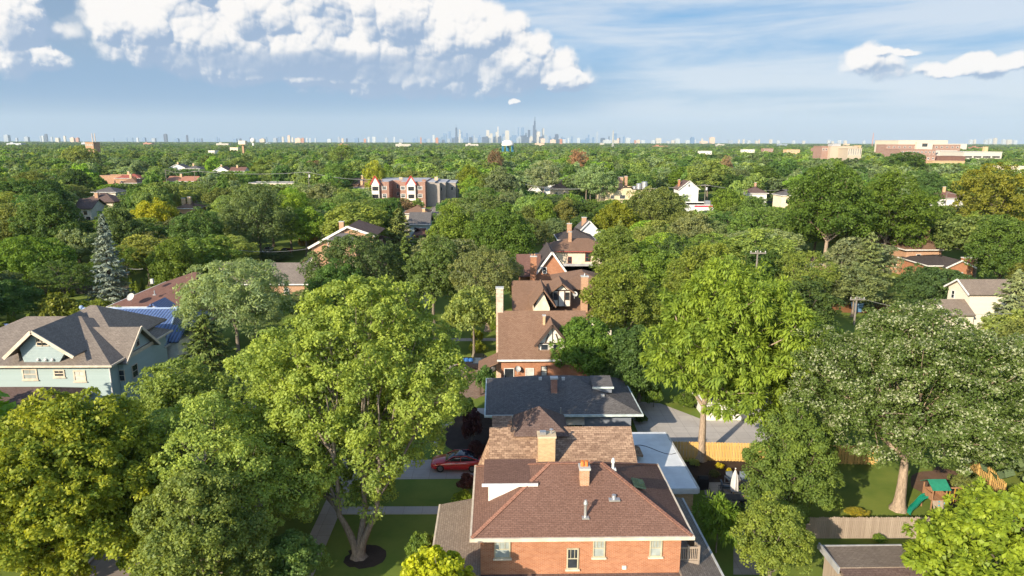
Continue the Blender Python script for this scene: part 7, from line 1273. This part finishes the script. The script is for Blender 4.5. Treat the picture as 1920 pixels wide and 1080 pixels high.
def puff(sc, sm):
    vo = q.n('ShaderNodeTexVoronoi', voronoi_dimensions='2D', feature='F1'); q.put(vo.inputs['Vector'], vm.outputs[0]); vo.inputs['Scale'].default_value = sc
    return q.m('SUBTRACT', .36, q.m('MULTIPLY', q.m('MULTIPLY', vo.outputs['Distance'], vo.outputs['Distance']), 1.25))
pf = q.m('ADD', q.m('MULTIPLY', puff(.24, .35), .85), q.m('ADD', q.m('MULTIPLY', puff(.62, .35), .46), q.m('MULTIPLY', puff(1.5, .3), .11)))
den = q.m('ADD', q.m('MAXIMUM', acc, -1.5), q.m('ADD', q.m('MULTIPLY', q.m('SUBTRACT', nz.outputs['Fac'], .5), .6), pf))
grp.links.new(den, go.inputs[0])
def dens(du, dv_):
    cv = g.n('ShaderNodeCombineXYZ'); g.put(cv.inputs[0], g.m('ADD', az, du)); g.put(cv.inputs[1], g.m('ADD', el, dv_)); nd = g.n('ShaderNodeGroup'); nd.node_tree = grp; g.put(nd.inputs[0], cv.outputs[0]); return nd.outputs[0], cv.outputs[0]
d0, uv0 = dens(0, 0); d1, _ = dens(-.16, .22); d2, _ = dens(-.75, 1.2)
ub = azel(660, 124); bx = g.m('MULTIPLY', g.m('SUBTRACT', az, ub[0]), 1/16.0); by = g.m('MULTIPLY', g.m('SUBTRACT', el, ub[1]), 1/1.35); base_ = g.ramp(g.m('SUBTRACT', 1.0, g.m('ADD', g.m('MULTIPLY', bx, bx), g.m('MULTIPLY', by, by))), -.1, .9)
alpha = g.m('ADD', g.m('MULTIPLY', base_, g.ramp(d0, -.40, .62)), g.m('MULTIPLY', g.m('SUBTRACT', 1.0, base_), g.ramp(d0, -.20, .40)))
lit = g.m('ADD', .52, g.m('ADD', g.m('MULTIPLY', g.m('SUBTRACT', d0, d1), 1.6), g.m('MULTIPLY', g.m('SUBTRACT', d0, d2), .55)), clamp=True)
lit2 = g.m('MULTIPLY', lit, g.m('SUBTRACT', 1.0, g.m('MULTIPLY', base_, .60)))
ccol = g.mix(g.ramp(lit2, .05, .85), (.33, .45, .63), (1.0, .965, .93))
# veil: cirrus streaks and pale horizon band
mp = g.n('ShaderNodeMapping'); g.put(mp.inputs[0], uv0); mp.inputs['Scale'].default_value = (.055, .42, 1); mp.inputs['Rotation'].default_value = (0, 0, R_(-9)); ci = g.noise(mp.outputs[0], 1.0, 7, .55, .25, '2D')
cir = g.m('MULTIPLY', g.m('MULTIPLY', g.ramp(ci, .24, .62), g.ramp(az, -14, 6)), g.m('MULTIPLY', g.ramp(el, .4, 3.5), .97))
gl = g.ramp(el, -0.5, 9.0); hcol = g.mix(gl, g.mix(g.ramp(az, -10, 14), (.34, .47, .62), (.43, .535, .66)), g.mix(g.ramp(az, -22, 8), (.22, .34, .51), (.17, .40, .69))); hcol = g.mix(cir, hcol, (.60, .67, .77))
dkb = g.m('MULTIPLY', g.m('MULTIPLY', g.ramp(el, 1.2, 3.2), g.m('SUBTRACT', 1.0, g.ramp(el, 4.0, 7.5))), g.m('SUBTRACT', 1.0, g.ramp(az, 2, 14))); hcol = g.mix(g.m('MULTIPLY', dkb, .85), hcol, (.19, .345, .57))
col = g.mix(alpha, hcol, ccol)
b2 = g.n('ShaderNodeBackground'); g.put(b2.inputs[0], col); b2.inputs[1].default_value = CLOUD_E
veil = g.m('ADD', VEIL, g.m('MULTIPLY', alpha, 1-VEIL)); low = g.m('SUBTRACT', 1.0, g.ramp(el, 22, 45)); front = g.ramp(sp.outputs[1], -.3, .2)
fac = g.m('MULTIPLY', veil, g.m('MULTIPLY', low, front))
mx = g.n('ShaderNodeMixShader'); g.put(mx.inputs[0], fac); nt.links.new(b1.outputs[0], mx.inputs[1]); nt.links.new(b2.outputs[0], mx.inputs[2]); wo = g.n('ShaderNodeOutputWorld'); nt.links.new(mx.outputs[0], wo.inputs[0])
# ------------------------------------------------------------------ render settings
SC.view_settings.view_transform = 'Standard'; SC.view_settings.look = 'None'; SC.view_settings.exposure = EXPO; SC.view_settings.gamma = 1
cy = SC.cycles; cy.max_bounces = 6; cy.diffuse_bounces = 3; cy.glossy_bounces = 2; cy.transmission_bounces = 3; cy.volume_bounces = 1; cy.caustics_reflective = False; cy.caustics_refractive = False; cy.sample_clamp_indirect = 6
cy.use_denoising = DENOISE; cy.denoiser = 'OPENIMAGEDENOISE'; cy.denoising_prefilter = 'ACCURATE'; cy.denoising_input_passes = 'RGB_ALBEDO_NORMAL'; SC.render.engine = 'CYCLES'
